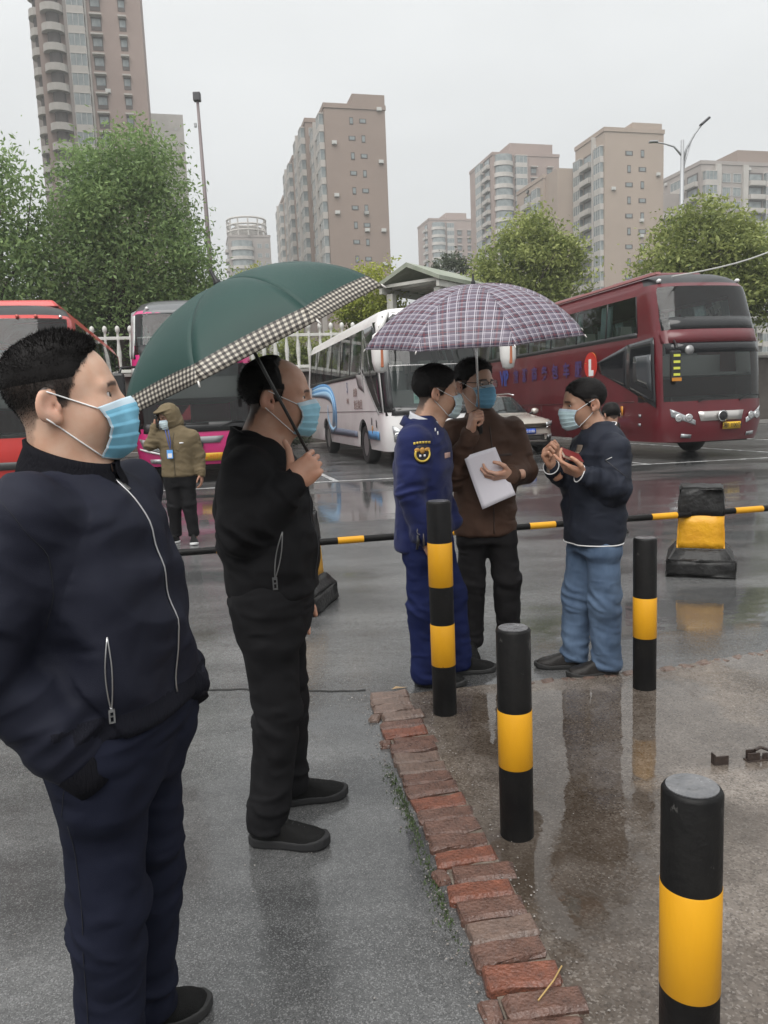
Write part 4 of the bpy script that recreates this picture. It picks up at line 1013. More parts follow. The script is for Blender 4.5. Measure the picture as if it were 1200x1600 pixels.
    # ---- eyes
    if not hd.get('noeyes'):
        for s in (-1, 1):
            mb = MB(); r = .0128
            prof = [(r * math.sin(a), r * math.cos(a)) for a in np.linspace(.001, math.pi - .001, 13)]
            mb.lathe(prof[::-1], 16, rot=rot_to((1, s * .06, 0)), cap=False)
            fm = []
            for i in range(12):
                fm += [(2 if i >= 11 else 1 if i >= 9 else 0)] * 16
            mb.m = fm
            V = toW(np.array(mb.v) + A(.0735, s * .032, .004)); mb.v = [tuple(v) for v in V]
            mb.build('eye', [mat('eye_white', (.62, .58, .55), .15), mat('iris', (.035, .018, .01), .1), mat('pupil', (.004, .004, .004), .05)], body, True)
    # ---- hair
    if not hd.get('hood') and hd.get('hairmesh', True):
        HM = mat('hair_black', (.011, .01, .01), .6, spec=.12)
        def hairf(P):
            Pb = np.broadcast_arrays(*P); sh = Pb[0].shape; pp = np.stack([q.ravel() for q in Pb], 1)
            d = hf(P).ravel(); s_ = (xf(pp[:, 2]) - pp[:, 0]).astype(float); _nr = np.abs(d) < .03; s_[_nr] += vnoise(pp[_nr] * 120, 21) * .005
            t = th(pp); t = np.where(t > 0, t * ramp(s_, -.001, .02 if hd['hair'] != 'recede' else .014), t)
            near = np.abs(d) < .05
            nzv = np.zeros(len(pp)); 
            if near.any(): nzv[near] = vnoise(pp[near] * np.array([70, 160, 160]), 5) * .16 + vnoise(pp[near] * 45, 8) * .12
            t = t * (1 + nzv)
            return np.maximum(np.maximum(d - t, -.02 - d), .0 - s_ + .0).reshape(sh)
        V, Q = nets(hairf, (-.145, -.115, -.105), (.125, .115, .17), hh * 1.1)
        V = relax(V, Q, 1, .4); N = vnormals(V, Q)
        near_ear = (np.abs(V[:, 1]) > .081) & (V[:, 2] < .03) & (V[:, 0] > -.072)
        keep = ~near_ear[Q].any(1)
        hair = from_np('hair', toW(V), Q[keep], HM, root, True)
        n = hd.get('strands', 2500)
        if n:
            tt = th(V); ok = np.where((tt > .0035) & (V[:, 2] > -.08) & ~near_ear & ((xf(V[:, 2]) - V[:, 0]) > .003))[0]
            pk = ok[RNG.integers(0, len(ok), n)]
            b = V[pk] - N[pk] * .004 + RNG.normal(size=(n, 3)) * .0015
            fl = np.array(hd.get('flow', (.6, 0, .0)))
            dirs = N[pk] * hd.get('lift', .6) + fl + RNG.normal(size=(n, 3)) * .28
            dirs /= np.linalg.norm(dirs, axis=1, keepdims=True)
            ln = (.006 + tt[pk] * hd.get('len', .75)) * RNG.uniform(.6, 1.25, n)
            blades('hair_strands', toW(b), dirs @ Hm.T, ln, .00055 * hd.get('sw', 1.0), HM, hair)
            # stubble where the cut fades into skin
            HN = vnormals(headV, headQ); w_ = scalp * ramp(headV[:, 2], -.095, .03) * (headV[:, 2] < .075) * (np.abs(headV[:, 1]) < .084)
            ok = np.where(w_ > .05)[0]; n2 = int(n * .6); pk = ok[RNG.choice(len(ok), n2, p=w_[ok] / w_[ok].sum())]
            b = headV[pk] + RNG.normal(size=(n2, 3)) * .0014 - HN[pk] * .001
            dirs = HN[pk] * .75 + A(-.15, 0, -.75) + RNG.normal(size=(n2, 3)) * .2; dirs /= np.linalg.norm(dirs, axis=1, keepdims=True)
            blades('hair_stubble', toW(b), dirs @ Hm.T, (.0022 + .0045 * ramp(headV[pk, 2], -.04, .05)) * RNG.uniform(.7, 1.2, n2), .00042 * hd.get('sw', 1.0), HM, hair)
    # ---- mask
    if spec.get('mask'):
        mk = spec['mask']
        def hull(P):
            d = headneck(P)
            d = smin(d, d_cone(P, (.103, 0, -.02), (.084, 0, -.085), .0125, .02), .03)
            return smin(d, d_ell(P, (.06, 0, -.055), (.05, .05, .055)), .03)
        nu, nv = 33, 37
        u = np.linspace(-1, 1, nu)[:, None]; v = np.linspace(0, 1, nv)[None, :]
        tm = R(mk.get('wide', 64)) - R(12) * np.sin(np.pi * v) + 0 * u
        zt = mk.get('top', -.006); zb = mk.get('bot', -.112)
        zz = zt + (zb - zt) * v - .012 * np.abs(u) ** 1.5 * (1 - v) + .012 * np.abs(u) ** 2 * v
        th_ = u * tm
        D = np.stack([np.cos(th_), np.sin(th_), np.zeros_like(th_) - .16 * (v - .5)], -1)
        D /= np.linalg.norm(D, axis=-1, keepdims=True)
        O = np.stack([np.full_like(zz, .022), np.zeros_like(zz), zz], -1)
        t = np.full(zz.shape, .16)
        for _ in range(40):
            p = O + D * t[..., None]; t = t - (hull((p[..., 0], p[..., 1], p[..., 2])) - .0035) * .7
        pl = (v * 5) % 1.0
        t = t + (.0034 * (1 - pl) ** 2.0 * ((v > .12) & (v < .9)) + .0015 * np.sin(np.pi * v) * np.cos(th_)) * np.ones_like(t)
        t = t + vnoise(np.stack([(u * 4 + 0 * v).ravel(), (v * 5 + 0 * u).ravel(), np.full(nu * nv, 2.0)], 1), 4).reshape(nu, nv) * .0016
        G = toW((O + D * t[..., None]).reshape(-1, 3)).reshape(nu, nv, 3)
        c = mk.get('col', (.19, .46, .62))
        m0 = mat('mask_' + spec['key'], c, .75, col2=tuple(q * .88 for q in c), vscale=30, bump=.15, bscale=900)
        m1 = mat('mask_border', (.5, .62, .7), .8)
        fm = []
        for i in range(nu - 1):
            for j in range(nv - 1): fm.append(1 if (j < 4 or i == 0 or i == nu - 2 or j == nv - 2) and mk.get('border', True) else 0)
        mo = grid_sheet('face_mask', G, [m0, m1], root, .0012, True, fm=fm)
        Gl = (O + D * t[..., None])
        for s, iu in ((-1, 0), (1, nu - 1)):
            for jv, ez, ex in ((1, .03, -.006), (nv - 2, -.022, -.012)):
                a = Gl[iu, jv]; b = A(ex - .026, s * .087, ez); pts = []
                for q in np.linspace(0, 1, 9):
                    p = a * (1 - q) + b * q
                    hit = hb.ray_cast(Vector((p[0], s * .2, p[2])), Vector((0, -s, 0)))
                    y = hit[0].y + s * .0018 if hit[0] is not None and q < .92 else p[1]
                    if q < .08: y = a[1]
                    pts.append(A(p[0], y if abs(y) < .1 else p[1], p[2]))
                MB().tube(toW(np.array(pts)), .0017 * spec.get('strapw', 1), 5).build('ear_loop', mat('ear_loop', (.8, .8, .8), .8), mo, True)
    # ---- jacket
    jk = spec['jacket']; k = jk.get('k', .05)
    def jf(P):
        d = d_loft(P, rows, yaw, jk.get('n', 2.4), jk['hem'], rows[-1][0] + .02)
        if 'yoke' in jk: d = smin(d, d_cone(P, arms[0]['p'][0], arms[1]['p'][0], jk['yoke'], jk['yoke']), .06)
        for ar in arms:
            d = smin(d, d_chain(P, ar['p'], ar['r'], .03), k)
        return d
    ap = np.array([p for ar in arms for p in ar['p']] + [(r[1], r[2], r[0]) for r in rows])
    lo = ap.min(0) - .3; hi = ap.max(0) + .3; lo[2] = min(jk['hem'], ap[:, 2].min() - .06) - .03
    V, Q = nets(jf, lo, hi, jk.get('h', .008)); V = relax(V, Q, 1, .5); N = vnormals(V, Q)
    am = jk.get('fold', .007); disp = np.zeros(len(V))
    # folds along each sleeve, strongest at elbow and cuff
    best = np.full(len(V), 9.0)
    for ai, ar in enumerate(arms):
        p = [A(*q) for q in ar['p']]
        for si in range(len(p) - 1):
            ab = p[si + 1] - p[si]; Ls = np.linalg.norm(ab); x = V - p[si]; t = np.clip(x @ ab / (Ls * Ls), 0, 1)
            dist = np.linalg.norm(x - t[:, None] * ab, axis=1) - ar['r'][si]
            w = ramp(.035 - dist, 0, .03)
            amp = (.35 + .65 * (ramp(t, .55, 1) if si == 0 else np.maximum(ramp(.45 - t, 0, .4), ramp(t, .6, .95))))
            c = creases(V, ab + np.cross(ab, A(.3, .2, .4)) * .6, 24, 6, 20 + ai * 7 + si * 3)
            disp = np.where(w > 0, disp * (1 - w) + w * c * am * amp, disp)
    tw = ramp(np.array([0.0]), 0, 1)[0]
    tors = creases(V, A(.25, .1, 1), 11, 5, 41) * am * .75 * (.35 + .65 * ramp(V[:, 2], jk['hem'] + .38, jk['hem'] + .02))
    disp = disp + np.where(np.abs(disp) < 1e-9, tors, tors * .25)
    disp += vnoise(V * 16, 17) * am * .5
    V = V + N * disp[:, None]
    JM = jk['mat']
    fmj = None
    if 'band' in jk:
        fc = V[Q].mean(1); low = fc[:, 2] < jk['hem'] + jk['band'][1]
        for ar in arms:
            p0, p1 = A(*ar['p'][-2]), A(*ar['p'][-1]); ab = p1 - p0; t = np.clip((fc - p0) @ ab / (ab @ ab), 0, 1)
            low &= np.linalg.norm(fc - p0 - t[:, None] * ab, axis=1) > ar['r'][-1] * 1.28
        fmj = low.astype(int)
    jo = from_np('jacket', V, Q, [JM, jk['band'][0]] if 'band' in jk else JM, root, True, fmj)
    jb = bvh(V, Q)
    out = dict(root=root, body=body, jacket=jo, jb=jb, toW=toW, hb=hb, hands=hands, Hm=Hm)
    # cuffs and hem band
    for ci, cf in enumerate(jk.get('cuffs', [])):
        ar = arms[cf['arm']]; w1 = A(*ar['p'][-1]); d = w1 - A(*ar['p'][-2]); d /= np.linalg.norm(d)
        r = ar['r'][-1]; q0 = w1 + d * (r * .45); ln = cf.get('len', .035)
        mb = MB(); mb.tube([q0 - d * .01, q0, q0 + d * ln * .5, q0 + d * ln, q0 + d * (ln - .004)], [r * .99, r * 1.0, r * .93, r * .9, r * .78], 20, caps=False)
        mb.build('cuff', cf.get('mat', JM), root, True)
    # ---- trousers
    tr = spec['trousers']
    hipz = tr.get('top', .98); hb_rows = tr['rows']
    def tf(P):
        d = d_loft(P, hb_rows, tr.get('yaw', yaw), 2.3)
        for lg in legs: d = smin(d, d_chain(P, lg['p'], lg['r'], .03), .045)
        for c_, r_ in tr.get('bulge', []): d = smin(d, d_ell(P, c_, r_), .04)
        return smax(d, tr.get('cut', .055) - P[2], .008)
    lp = np.array([p for lg in legs for p in lg['p']] + [(r[1], r[2], r[0]) for r in hb_rows])
    V, Q = nets(tf, lp.min(0) - .25, lp.max(0) + .25, tr.get('h', .009)); V = relax(V, Q, 1, .5); N = vnormals(V, Q)
    am = tr.get('fold', .007); z = V[:, 2]; kz = legs[0]['p'][1][2]
    w = .25 + .8 * ramp(.26 - z, 0, .18) + .6 * ramp(.14 - np.abs(z - kz), 0, .1) + .5 * ramp(.1 - np.abs(z - (hipz - .12)), 0, .08)
    V = V + N * ((creases(V, A(.25, -.3, 1), 24, 6, 61) * w * am + vnoise(V * 14, 9) * am * .5)[:, None])
    out['trousers'] = from_np('trousers', V, Q, tr['mat'], root, True)
    out['tb'] = bvh(V, Q)
    # ---- shoes
    for sh in spec['shoes']:
        shoe(root, sh)
    return out

def shoe(root, sh):
    cy, sy = math.cos(sh['yaw']), math.sin(sh['yaw']); s = sh.get('s', 1.0); zb = sh.get('lift', 0)
    W = lambda V: np.stack([V[:, 0] * cy - V[:, 1] * sy + sh['at'][0], V[:, 0] * sy + V[:, 1] * cy + sh['at'][1], V[:, 2] + zb], 1)
    slz = sh.get('sole', .026)
    def plan(x): return np.interp(x, [-.085, -.07, -.03, .03, .1, .15, .18, .192], [.018, .033, .037, .036, .047, .045, .03, .012])
    def up(P):
        top = np.interp(P[0], [-.09, -.06, .0, .05, .1, .15, .19], [.105, .11, .108, .088, .068, .055, .04])
        w = plan(P[0]) * (1 - .45 * np.clip((P[2] - .03) / .09, 0, 1))
        d = smax(np.abs(P[1]) - w, P[2] - top, .03)
        d = smax(d, np.maximum(P[0] - .19, -.088 - P[0]), .02)
        return smax(d, .012 - P[2], .004)
    V, Q = nets(up, (-.11, -.07, 0), (.21, .07, .14), .006); V = relax(V, Q, 2, .5)
    V = V + vnormals(V, Q) * (creases(V, A(1, 0, .3), 60, 12, 5) * .0016 * ramp(V[:, 0], .02, .09))[:, None]
    o = from_np('shoe', W(V * s), Q, sh['mat'], root, True)
    for i_, x_ in enumerate((.045, .065, .085, .105)):
        zt_ = np.interp(x_, [.0, .05, .1, .15], [.108, .088, .068, .055]) - .001; ww = np.interp(x_, [.04, .11], [.016, .02])
        MB().tube(W(np.array([(x_, -ww, zt_ - .006), (x_ + .003, 0, zt_ + .001), (x_, ww, zt_ - .006)]) * s), .0022, 5).build('lace', sh.get('lacemat', mat('lace_black', (.02, .02, .02), .7)), o, True)
    def so(P): return smax(smax(np.abs(P[1]) - plan(P[0]) - .004, np.maximum(P[0] - .197, -.093 - P[0]), .015), np.maximum(P[2] - slz - .012 * ramp(P[0], .1, .2) - .004 * ramp(-P[0], .02, .08), -P[2] + .008 * ramp(P[0], .12, .2) ** 2), .004)
    V, Q = nets(so, (-.12, -.07, -.02), (.22, .07, .06), .005); V = relax(V, Q, 1, .4)
    from_np('sole', W(V * s), Q, sh.get('solemat', mat('rubber_sole', (.02, .02, .02), .7)), o, True)

def on_mesh(tree, o, d):
    h = tree.ray_cast(Vector(o), Vector(d).normalized())
    return (None, None) if h[0] is None else (A(*h[0]), A(*h[1]))

def seam(tree, pts, d, r, m, parent, name='zip', off=.001, n=None, ns=6):
    """a zip or cord laid on a garment: points cast along d onto it"""
    pts = np.array(pts, float); q = []
    if n:
        t = np.linspace(0, len(pts) - 1, n); i = np.minimum(t.astype(int), len(pts) - 2); f = (t - i)[:, None]; pts = pts[i] * (1 - f) + pts[i + 1] * f
    for k_, p in enumerate(pts):
        dd = d if not callable(d) else d(p)
        h, nn = on_mesh(tree, p - np.asarray(dd) * .6, dd)
        if h is not None: q.append(h + nn * off)
    if len(q) < 2: return None
    q = np.array(q)
    for _ in range(1): q[1:-1] = (q[:-2] + 2 * q[1:-1] + q[2:]) / 4
    return MB().tube(q, r, ns).build(name, m, parent, True)

def collar(root, c, yaw, a, b, h, m, gap=.35, lean=.0, drop=.03, flare=.92, thick=.008, back=.0, name='collar', n=40, fold=0.0):
    """standing collar round the neck: c base centre, gap half-angle open at the front"""
    G = []
    for t in np.linspace(gap, 2 * math.pi - gap, n):
        f = math.cos(t); s = math.sin(t)
        row = []
        prof = [(0, 1.06, 0), (.35, 1.0, 0), (.8, flare, 0), (1.0, flare, 0), (1.0, flare - thick / a, 0), (.5, .94 - thick / a, 0)]
        if fold: prof = [(0, .97, 0), (.6, .95, 0), (1.0, .97, 0), (1.02, 1.03, 0), (.8, 1.12, 0), (.8 - fold, 1.3, 0), (.8 - fold, 1.27, 0)]
        for hz, sc, _ in prof:
            u = a * sc * f + lean * hz; v = b * sc * s
            z = c[2] + h * hz - drop * (f + 1) / 2 + back * (1 - f) / 2
            row.append((c[0] + u * math.cos(yaw) - v * math.sin(yaw), c[1] + u * math.sin(yaw) + v * math.cos(yaw), z))
        G.append(row)
    G = np.array(G)
    return grid_sheet(name, G, m, root, .003, True)
# ---------------------------------------------------------------- coaches and car
def paint(name, c, c2=None): return mat(name, c, .28, col2=c2 or tuple(q * .82 for q in c), vscale=1.3, vdet=6, coat=.35, rough2=.4)
TYRE = mat('tyre_rubber', (.02, .02, .02), .75, bump=.4, bscale=60); RIM = mat('wheel_rim', (.3, .3, .3), .4, .6)
BLKP = mat('black_trim', (.014, .014, .015), .35); UNDER = mat('under_black', (.008, .008, .008), .9)
CHRM = mat('chrome', (.6, .6, .6), .18, 1.0); LAMPG = mat('headlamp_lens', (.55, .57, .58), .12, .35, col2=(.16, .16, .17), vscale=9)
AMBER = mat('amber_lens', (.5, .2, .02), .2); YPL = mat('plate_yellow', (.62, .38, .02), .45); PTX = mat('plate_black', (.02, .02, .02), .5)
CURT = mat('curtain_blue', (.36, .45, .46), .85, col2=(.25, .33, .34), vscale=8, vmap=(6, 6, .2)); SEATM = mat('coach_seat', (.28, .31, .31), .85, col2=(.18, .2, .2), vscale=4); SEATW = mat('headrest_cover', (.55, .55, .52), .85)
INTR = mat('coach_interior', (.2, .2, .2), .8)
WIND = glass('coach_windscreen', (.74, .8, .78), .02, .95); SIDEG = glass('coach_side_glass', (.74, .82, .8), .02, .95); DARKG = mat('coach_dark_pane', (.012, .013, .015), .07, spec=.5)
_seat = None
def coach(label, front_xy, rot, H, L, body, style, flank, scale=1.0):
    """style: dict of z levels; front_xy: ground point under the middle of the front"""
    global _seat
    w = 1.275; a = .62; n = 3.0
    e = empty('coach', (*front_xy, 0), rot, label, 'coach', 'coaches parked side by side'); e.scale = (scale,) * 3
    zb, zt = style['win']; sk = .4
    prof = sorted(set([sk, .55, .8, 1.05, style['lo'][0], (style['lo'][0] + style['lo'][1]) / 2, style['lo'][1], style['up'][0], (style['up'][0] + style['up'][1]) / 2, style['up'][1], zb, zt, (zb + zt) / 2]))
    ins = lambda z: np.interp(z, [sk, .7, 2.2, zt, H - .3, H - .12, H - .04, H], [.05, 0, 0, .1, .16, .27, .5, .95])
    inf = lambda z: np.interp(z, [sk, .7, 1.1, style['lo'][1], style['up'][1], H - .2, H - .06, H], [.1, .0, .02, style['rake'][0], style['rake'][1], style['rake'][1] + .22, style['rake'][1] + .5, style['rake'][1] + .95])
    rows = prof + [z for z in (H - .3, H - .2, H - .12, H - .06, H - .02, H) if z > max(prof) + .03]
    wx = [-2.55, -8.2] if L > 11 else [-2.3, -7.0]
    xs = set([-a, -L + .12])
    for c in wx:
        for t in np.linspace(-.66, .66, 13): xs.add(round(c + t, 3))
    winx = list(np.linspace(-style['w0'], -L + .55, style['nw'] + 1))
    for x in winx: xs.add(round(float(x), 3))
    xs = sorted(xs)
    cols = []                                  # (kind, x or y)
    for x in xs: cols.append(('R', x))
    for t in np.linspace(-1, 1, 23)[1:-1]: cols.append(('F', math.copysign(abs(math.sin(t * math.pi / 2)) ** (2 / n), t)))
    for x in xs[::-1]: cols.append(('L', x))
    for t in (-.9, -.5, 0, .5, .9): cols.append(('B', -t))
    def pt(c, z):
        wi = w - ins(z)
        if c[0] in 'RL':
            x = c[1]; zz = z
            for q in wx:
                dx = abs(x - q)
                if dx < .64 and z < 1.4: zz = max(z, .5 + math.sqrt(max(.64 ** 2 - dx * dx, 0)))
            xx = x if x > -a - 1e-6 and False else x
            if x > -L + .2: xx = x - (inf(z) * max(0, 1 - (-x - a) / 1.2) if -x - a < 1.2 else 0)
            return (xx, -wi if c[0] == 'R' else wi, zz)
        if c[0] == 'F':
            y = c[1]; return (-a * (1 - (1 - min(abs(y), 1) ** n) ** (1 / n)) - inf(z) * 1.0, y * wi, z)
        return (-L - ins(z) * .3, c[1] * wi, z)
    G = np.array([[pt(c, z) for z in rows] for c in cols]); nc = len(cols); nr = len(rows)
    groups = {}
    def classify(c0, c1, z0, z1):
        zc = (z0 + z1) / 2
        if c0[0] in 'RL' and c1[0] == c0[0]:
            xm = (c0[1] + c1[1]) / 2
            if zb < zc < zt:
                for k_ in range(len(winx) - 1):
                    if winx[k_ + 1] < xm < winx[k_]: return ('side_window', c0[0] + str(k_))
            if -1.2 < xm and style['lo'][0] < zc < style['lo'][1]: return ('cab_window', c0[0])
            return ('body', '')
        if c0[0] == 'F' and c1[0] == 'F':
            ym = abs(c0[1] + c1[1]) / 2
            if ym < .955:
                if style['lo'][0] < zc < style['lo'][1]: return ('windscreen', 'lo')
                if style['up'][0] < zc < style['up'][1]: return ('windscreen', 'up')
        if zc > H - .3 and style.get('darkcap') and (c0[0] == 'F' or c1[0] == 'F'): return ('roof_cap', '')
        return ('body', '')
    for i in range(nc):
        j2 = (i + 1) % nc
        for j in range(nr - 1):
            k_ = classify(cols[i], cols[j2], rows[j], rows[j + 1])
            groups.setdefault(k_, []).append((i * nr + j, j2 * nr + j, j2 * nr + j + 1, i * nr + j + 1))
    V = G.reshape(-1, 3)
    for (nm, kk), F in groups.items():
        if nm == 'body': F = F + [tuple(i * nr + nr - 1 for i in range(nc))]
        used = sorted(set(i for f in F for i in f)); mp = {u: i for i, u in enumerate(used)}
        m_ = {'body': body, 'side_window': SIDEG, 'cab_window': SIDEG, 'windscreen': WIND, 'roof_cap': BLKP}[nm]
        o = from_np(nm, V[used], [tuple(mp[i] for i in f) for f in F], m_, e, True)
        if nm == 'body':
            try: o.data.set_sharp_from_angle(angle=R(40))
            except Exception: pass
    Fp = lambda y, z, off=0: A(-a * (1 - (1 - min(abs(y) / (w - ins(z)), .9999) ** n) ** (1 / n)) - inf(z) + off, y, z)
    def Sp(x, z, s, off=0): 
        sh = inf(z) * max(0, 1 - (-x - a) / 1.2) if -x - a < 1.2 else 0
        return A(x - sh, s * (w - ins(z) + off), z)
    def fpatch(name, q, m_, off=.012, nu=8, nv=3, parent=None, thick=.004):
        G_ = np.array([[Fp(*( (1 - u) * (1 - v) * A(*q[0]) + u * (1 - v) * A(*q[1]) + u * v * A(*q[2]) + (1 - u) * v * A(*q[3])), off) for v in np.linspace(0, 1, nv)] for u in np.linspace(0, 1, nu)])
        return grid_sheet(name, G_, m_, parent or e, thick)
    def spatch(name, q, m_, s, off=.012, nu=6, nv=4, parent=None, thick=.004):
        G_ = np.array([[Sp(*((1 - u) * (1 - v) * A(*q[0]) + u * (1 - v) * A(*q[1]) + u * v * A(*q[2]) + (1 - u) * v * A(*q[3])), s, off) for v in np.linspace(0, 1, nv)] for u in np.linspace(0, 1, nu)])
        return grid_sheet(name, G_, m_, parent or e, thick)
    def sribbon(name, pts, wd, m_, s, off=.014):
        G_ = []
        for i, p in enumerate(pts):
            p = A(*p); d = A(*pts[min(i + 1, len(pts) - 1)]) - A(*pts[max(i - 1, 0)]); d /= np.linalg.norm(d) + 1e-9; nn = A(-d[1], d[0]) * (wd[i] if isinstance(wd, (list, tuple)) else wd) / 2
            G_.append([Sp(*(p - nn), s, off), Sp(*(p + nn), s, off)])
        return grid_sheet(name, np.array(G_), m_, e, .004)
    K = dict(e=e, fpatch=fpatch, spatch=spatch, sribbon=sribbon, Fp=Fp, Sp=Sp, w=w, H=H, L=L, winx=winx, zb=zb, zt=zt)
    # window pillars and surround
    for s, sd in ((-1, 'R'), (1, 'L')):
        if sd not in flank: continue
        for x in winx: spatch('pillar', [(x + .035, zb), (x - .035, zb), (x - .035, zt), (x + .035, zt)], BLKP, s, .006, 2, 4)
        spatch('window_seal', [(winx[0], zb - .09), (winx[-1], zb - .09), (winx[-1], zb + .02), (winx[0], zb + .02)], BLKP, s, .005, 24, 2)
    # chassis, floor, wheels
    MB().box((-L / 2, 0, .62), (L - .5, 1.7, .5)).build('chassis', UNDER, e)
    MB().box((-L / 2 - .2, 0, style['deck']), (L - .9, 2.3, .06)).build('floor', INTR, e)
    MB().box((-L + .35, 0, (zb + zt) / 2 + .1), (.1, 2.1, zt - zb)).build('rear_panel', INTR, e)
    tw = MB(); tw.lathe([(.3, -.14), (.46, -.15), (.5, -.1), (.5, .1), (.46, .15), (.3, .14)], 28, rot=rot_to((0, 1, 0)), cap=False)
    rw = MB(); rw.lathe([(.02, .1), (.12, .12), (.13, .05), (.27, .03), (.3, .13), (.31, .13)], 20, rot=rot_to((0, 1, 0)))
    for q in wx:
        for s in (-1, 1):
            wh = empty('wheel', (q, s * (w - .2), .5), 0 if s > 0 else math.pi, parent=e)
            t_ = tw.build('tyre', TYRE, wh, auto=50); r_ = rw.build('rim', RIM, wh, auto=40)
    # seats and curtains
    if _seat is None:
        sb = MB(); sb.cur = 0
        for s in (-.24, .24):
            sb.box((0, s, .5), (.12, .45, .9), taper=.9); sb.box((.22, s, .15), (.45, .45, .16)); sb.cur = 1; sb.box((.02, s, .84), (.13, .3, .24), taper=.85); sb.cur = 0
        q = sb.build('seat', [SEATM, SEATW], None, bevel=.03); _seat = q.data; bpy.data.objects.remove(q)
    for k_ in range(int((L - 3.4) / .85)):
        for s in (-.62, .62):
            o = bpy.data.objects.new('seat', _seat); COL.objects.link(o); o.parent = e; o.location = (-2.4 - k_ * .85, s, style['deck'] + .25)
    for s, sd in ((-1, 'R'), (1, 'L')):
        if sd not in flank: continue
        for k_, x in enumerate(winx[:-1]):
            wd = [.22, .5, .3, .62, .26][k_ % 5]; Gc = []
            for u in np.linspace(0, 1, 13):
                xx = x - .08 - u * wd
                Gc.append([A(xx, s * (w - .14 - .03 * (1 + math.cos(u * 25)) - ins(z)), z) for z in (zb - .05, (zb + zt) / 2, zt - .03)])
            grid_sheet('curtain', np.array(Gc), CURT, e, .006)
    # dashboard
    MB().box((-.55, 0, style['lo'][0] + .02), (.7, 2.2, .16)).build('dashboard', BLKP, e, bevel=.05)
    MB().box((-1.5, -.0, style['deck'] + .2), (.08, 2.1, .5)).build('partition', INTR, e)
    # wipers
    for y in (-.55, .45):
        MB().tube([Fp(y, style['lo'][0] - .02, .03), Fp(y + .35, style['lo'][0] + .1, .035), Fp(y + .8 if y < 0 else y + .6, style['lo'][0] + .08, .035)], .014, 5).build('wiper', BLKP, e)
    return K

def plate(K, z, m, tm, s, y=0.0, wd=.46, h=.15, name='number_plate'):
    o = K['fpatch'](name, [(y - wd / 2, z - h / 2), (y + wd / 2, z - h / 2), (y + wd / 2, z + h / 2), (y - wd / 2, z + h / 2)], m, .03)
    p = K['Fp'](y, z, .045)
    text_mesh('lettering', s, h * .85, tm, o, .003, frame_mtx(p, (0, 1, 0), (1, 0, 0)), .85)
    return o

def headlamps(K, q, inner=True):
    for s in (-1, 1):
        o = K['fpatch']('headlamp', [(s * y, z) for y, z in q], LAMPG, .02, 8, 4)
        cy = sum(y for y, z in q) / 4; cz = sum(z for y, z in q) / 4
        for dy in (-.1, .1):
            p = K['Fp'](s * (cy + dy), cz, .02)
            mb = MB(); mb.lathe([(.085, 0), (.08, .02), (.055, .012), (.03, .02)], 14, p, rot_to((1, s * .25, 0))); mb.build('lamp_ring', CHRM, o, True)

DBL = dict(lo=(1.27, 2.5), up=(2.78, 3.72), win=(2.8, 3.62), rake=(.12, .5), w0=1.15, nw=7, deck=1.85, darkcap=True)
GROT = math.atan2(-.972, .235)
def mid_front(corner_left, w=2.55): return (corner_left[0] + .972 * w / 2, corner_left[1] + .235 * w / 2)

# maroon coach on the right
MAR = paint('paint_maroon', (.115, .007, .013), (.085, .006, .01))
K = coach('maroon coach with a blue VIP and round badge on its flank', (7.82, 17.7), GROT, 4.1, 12, MAR, DBL, 'R', 1.07)
e = K['e']
K['fpatch']('belt_line', [(-1.2, 2.5), (1.2, 2.5), (1.2, 2.78), (-1.2, 2.78)], MAR, .015, 14, 3)
K['fpatch']('lower_band', [(-1.15, 2.78), (1.15, 2.78), (1.15, 3.05), (-1.15, 3.05)], mat('band_tint', (.02, .021, .022), .1), .006, 14, 3)
K['fpatch']('upper_sunband', [(-1.15, 2.28), (1.15, 2.28), (1.15, 2.5), (-1.15, 2.5)], DARKG, .012, 14, 3)
K['spatch']('cab_glass', [(-.42, 1.15), (-.42, 2.66), (-1.6, 2.58), (-1.6, 1.6)], DARKG, -1, .012, 10, 8)
K['spatch']('cab_glass', [(-1.6, 1.6), (-1.6, 2.58), (-3.0, 2.26), (-2.85, 2.02)], DARKG, -1, .012, 10, 8)
K['spatch']('door_pane', [(-.55, 1.5), (-.55, 2.3), (-1.3, 2.3), (-1.3, 1.75)], mat('door_glass', (.05, .055, .06), .08), -1, .018, 5, 5)
headlamps(K, [(1.12, 1.12), (.62, .86), (.62, .76), (1.1, .95)])
K['fpatch']('grille', [(-.5, .84), (.5, .84), (.56, 1.04), (-.56, 1.04)], mat('grille_silver', (.5, .48, .46), .3, .6), .02)
p = K['Fp'](0, .93, .04); MB().lathe([(.11, 0), (.12, .02), (.09, .03), (.02, .045)], 20, p, rot_to((1, 0, 0))).build('badge', BLKP, e, True)
MB().lathe([(.115, .02), (.125, .03), (.1, .038)], 20, p, rot_to((1, 0, 0)), False).build('badge_ring', CHRM, e, True)
plate(K, .72, YPL, PTX, '湘F·Y0074', .25, .45, .15)
for s in (-1, 1): K['fpatch']('fog_lamp', [(s * .9, .5), (s * .68, .48), (s * .68, .56), (s * .9, .58)], LAMPG, .02, 4, 2)
K['spatch']('body_crease', [(-1.3, 1.28), (-11.5, 1.28), (-11.5, 1.3), (-1.3, 1.3)], mat('crease_dark', (.05, .006, .008), .4), -1, .008, 20, 2)
for x in (-3.3, -4.7, -6.1, -9.5, -10.8): K['spatch']('hatch_seam', [(x, .45), (x - .02, .45), (x - .02, 1.27), (x, 1.27)], mat('crease_dark', (.05, .006, .008), .4), -1, .008, 2, 4)
for x, z in ((-1.0, .95), (-1.02, .75), (-4.4, 1.2)): K['spatch']('side_marker', [(x, z), (x - .1, z), (x - .1, z + .06), (x, z + .06)], LAMPG, -1, .02, 3, 2)
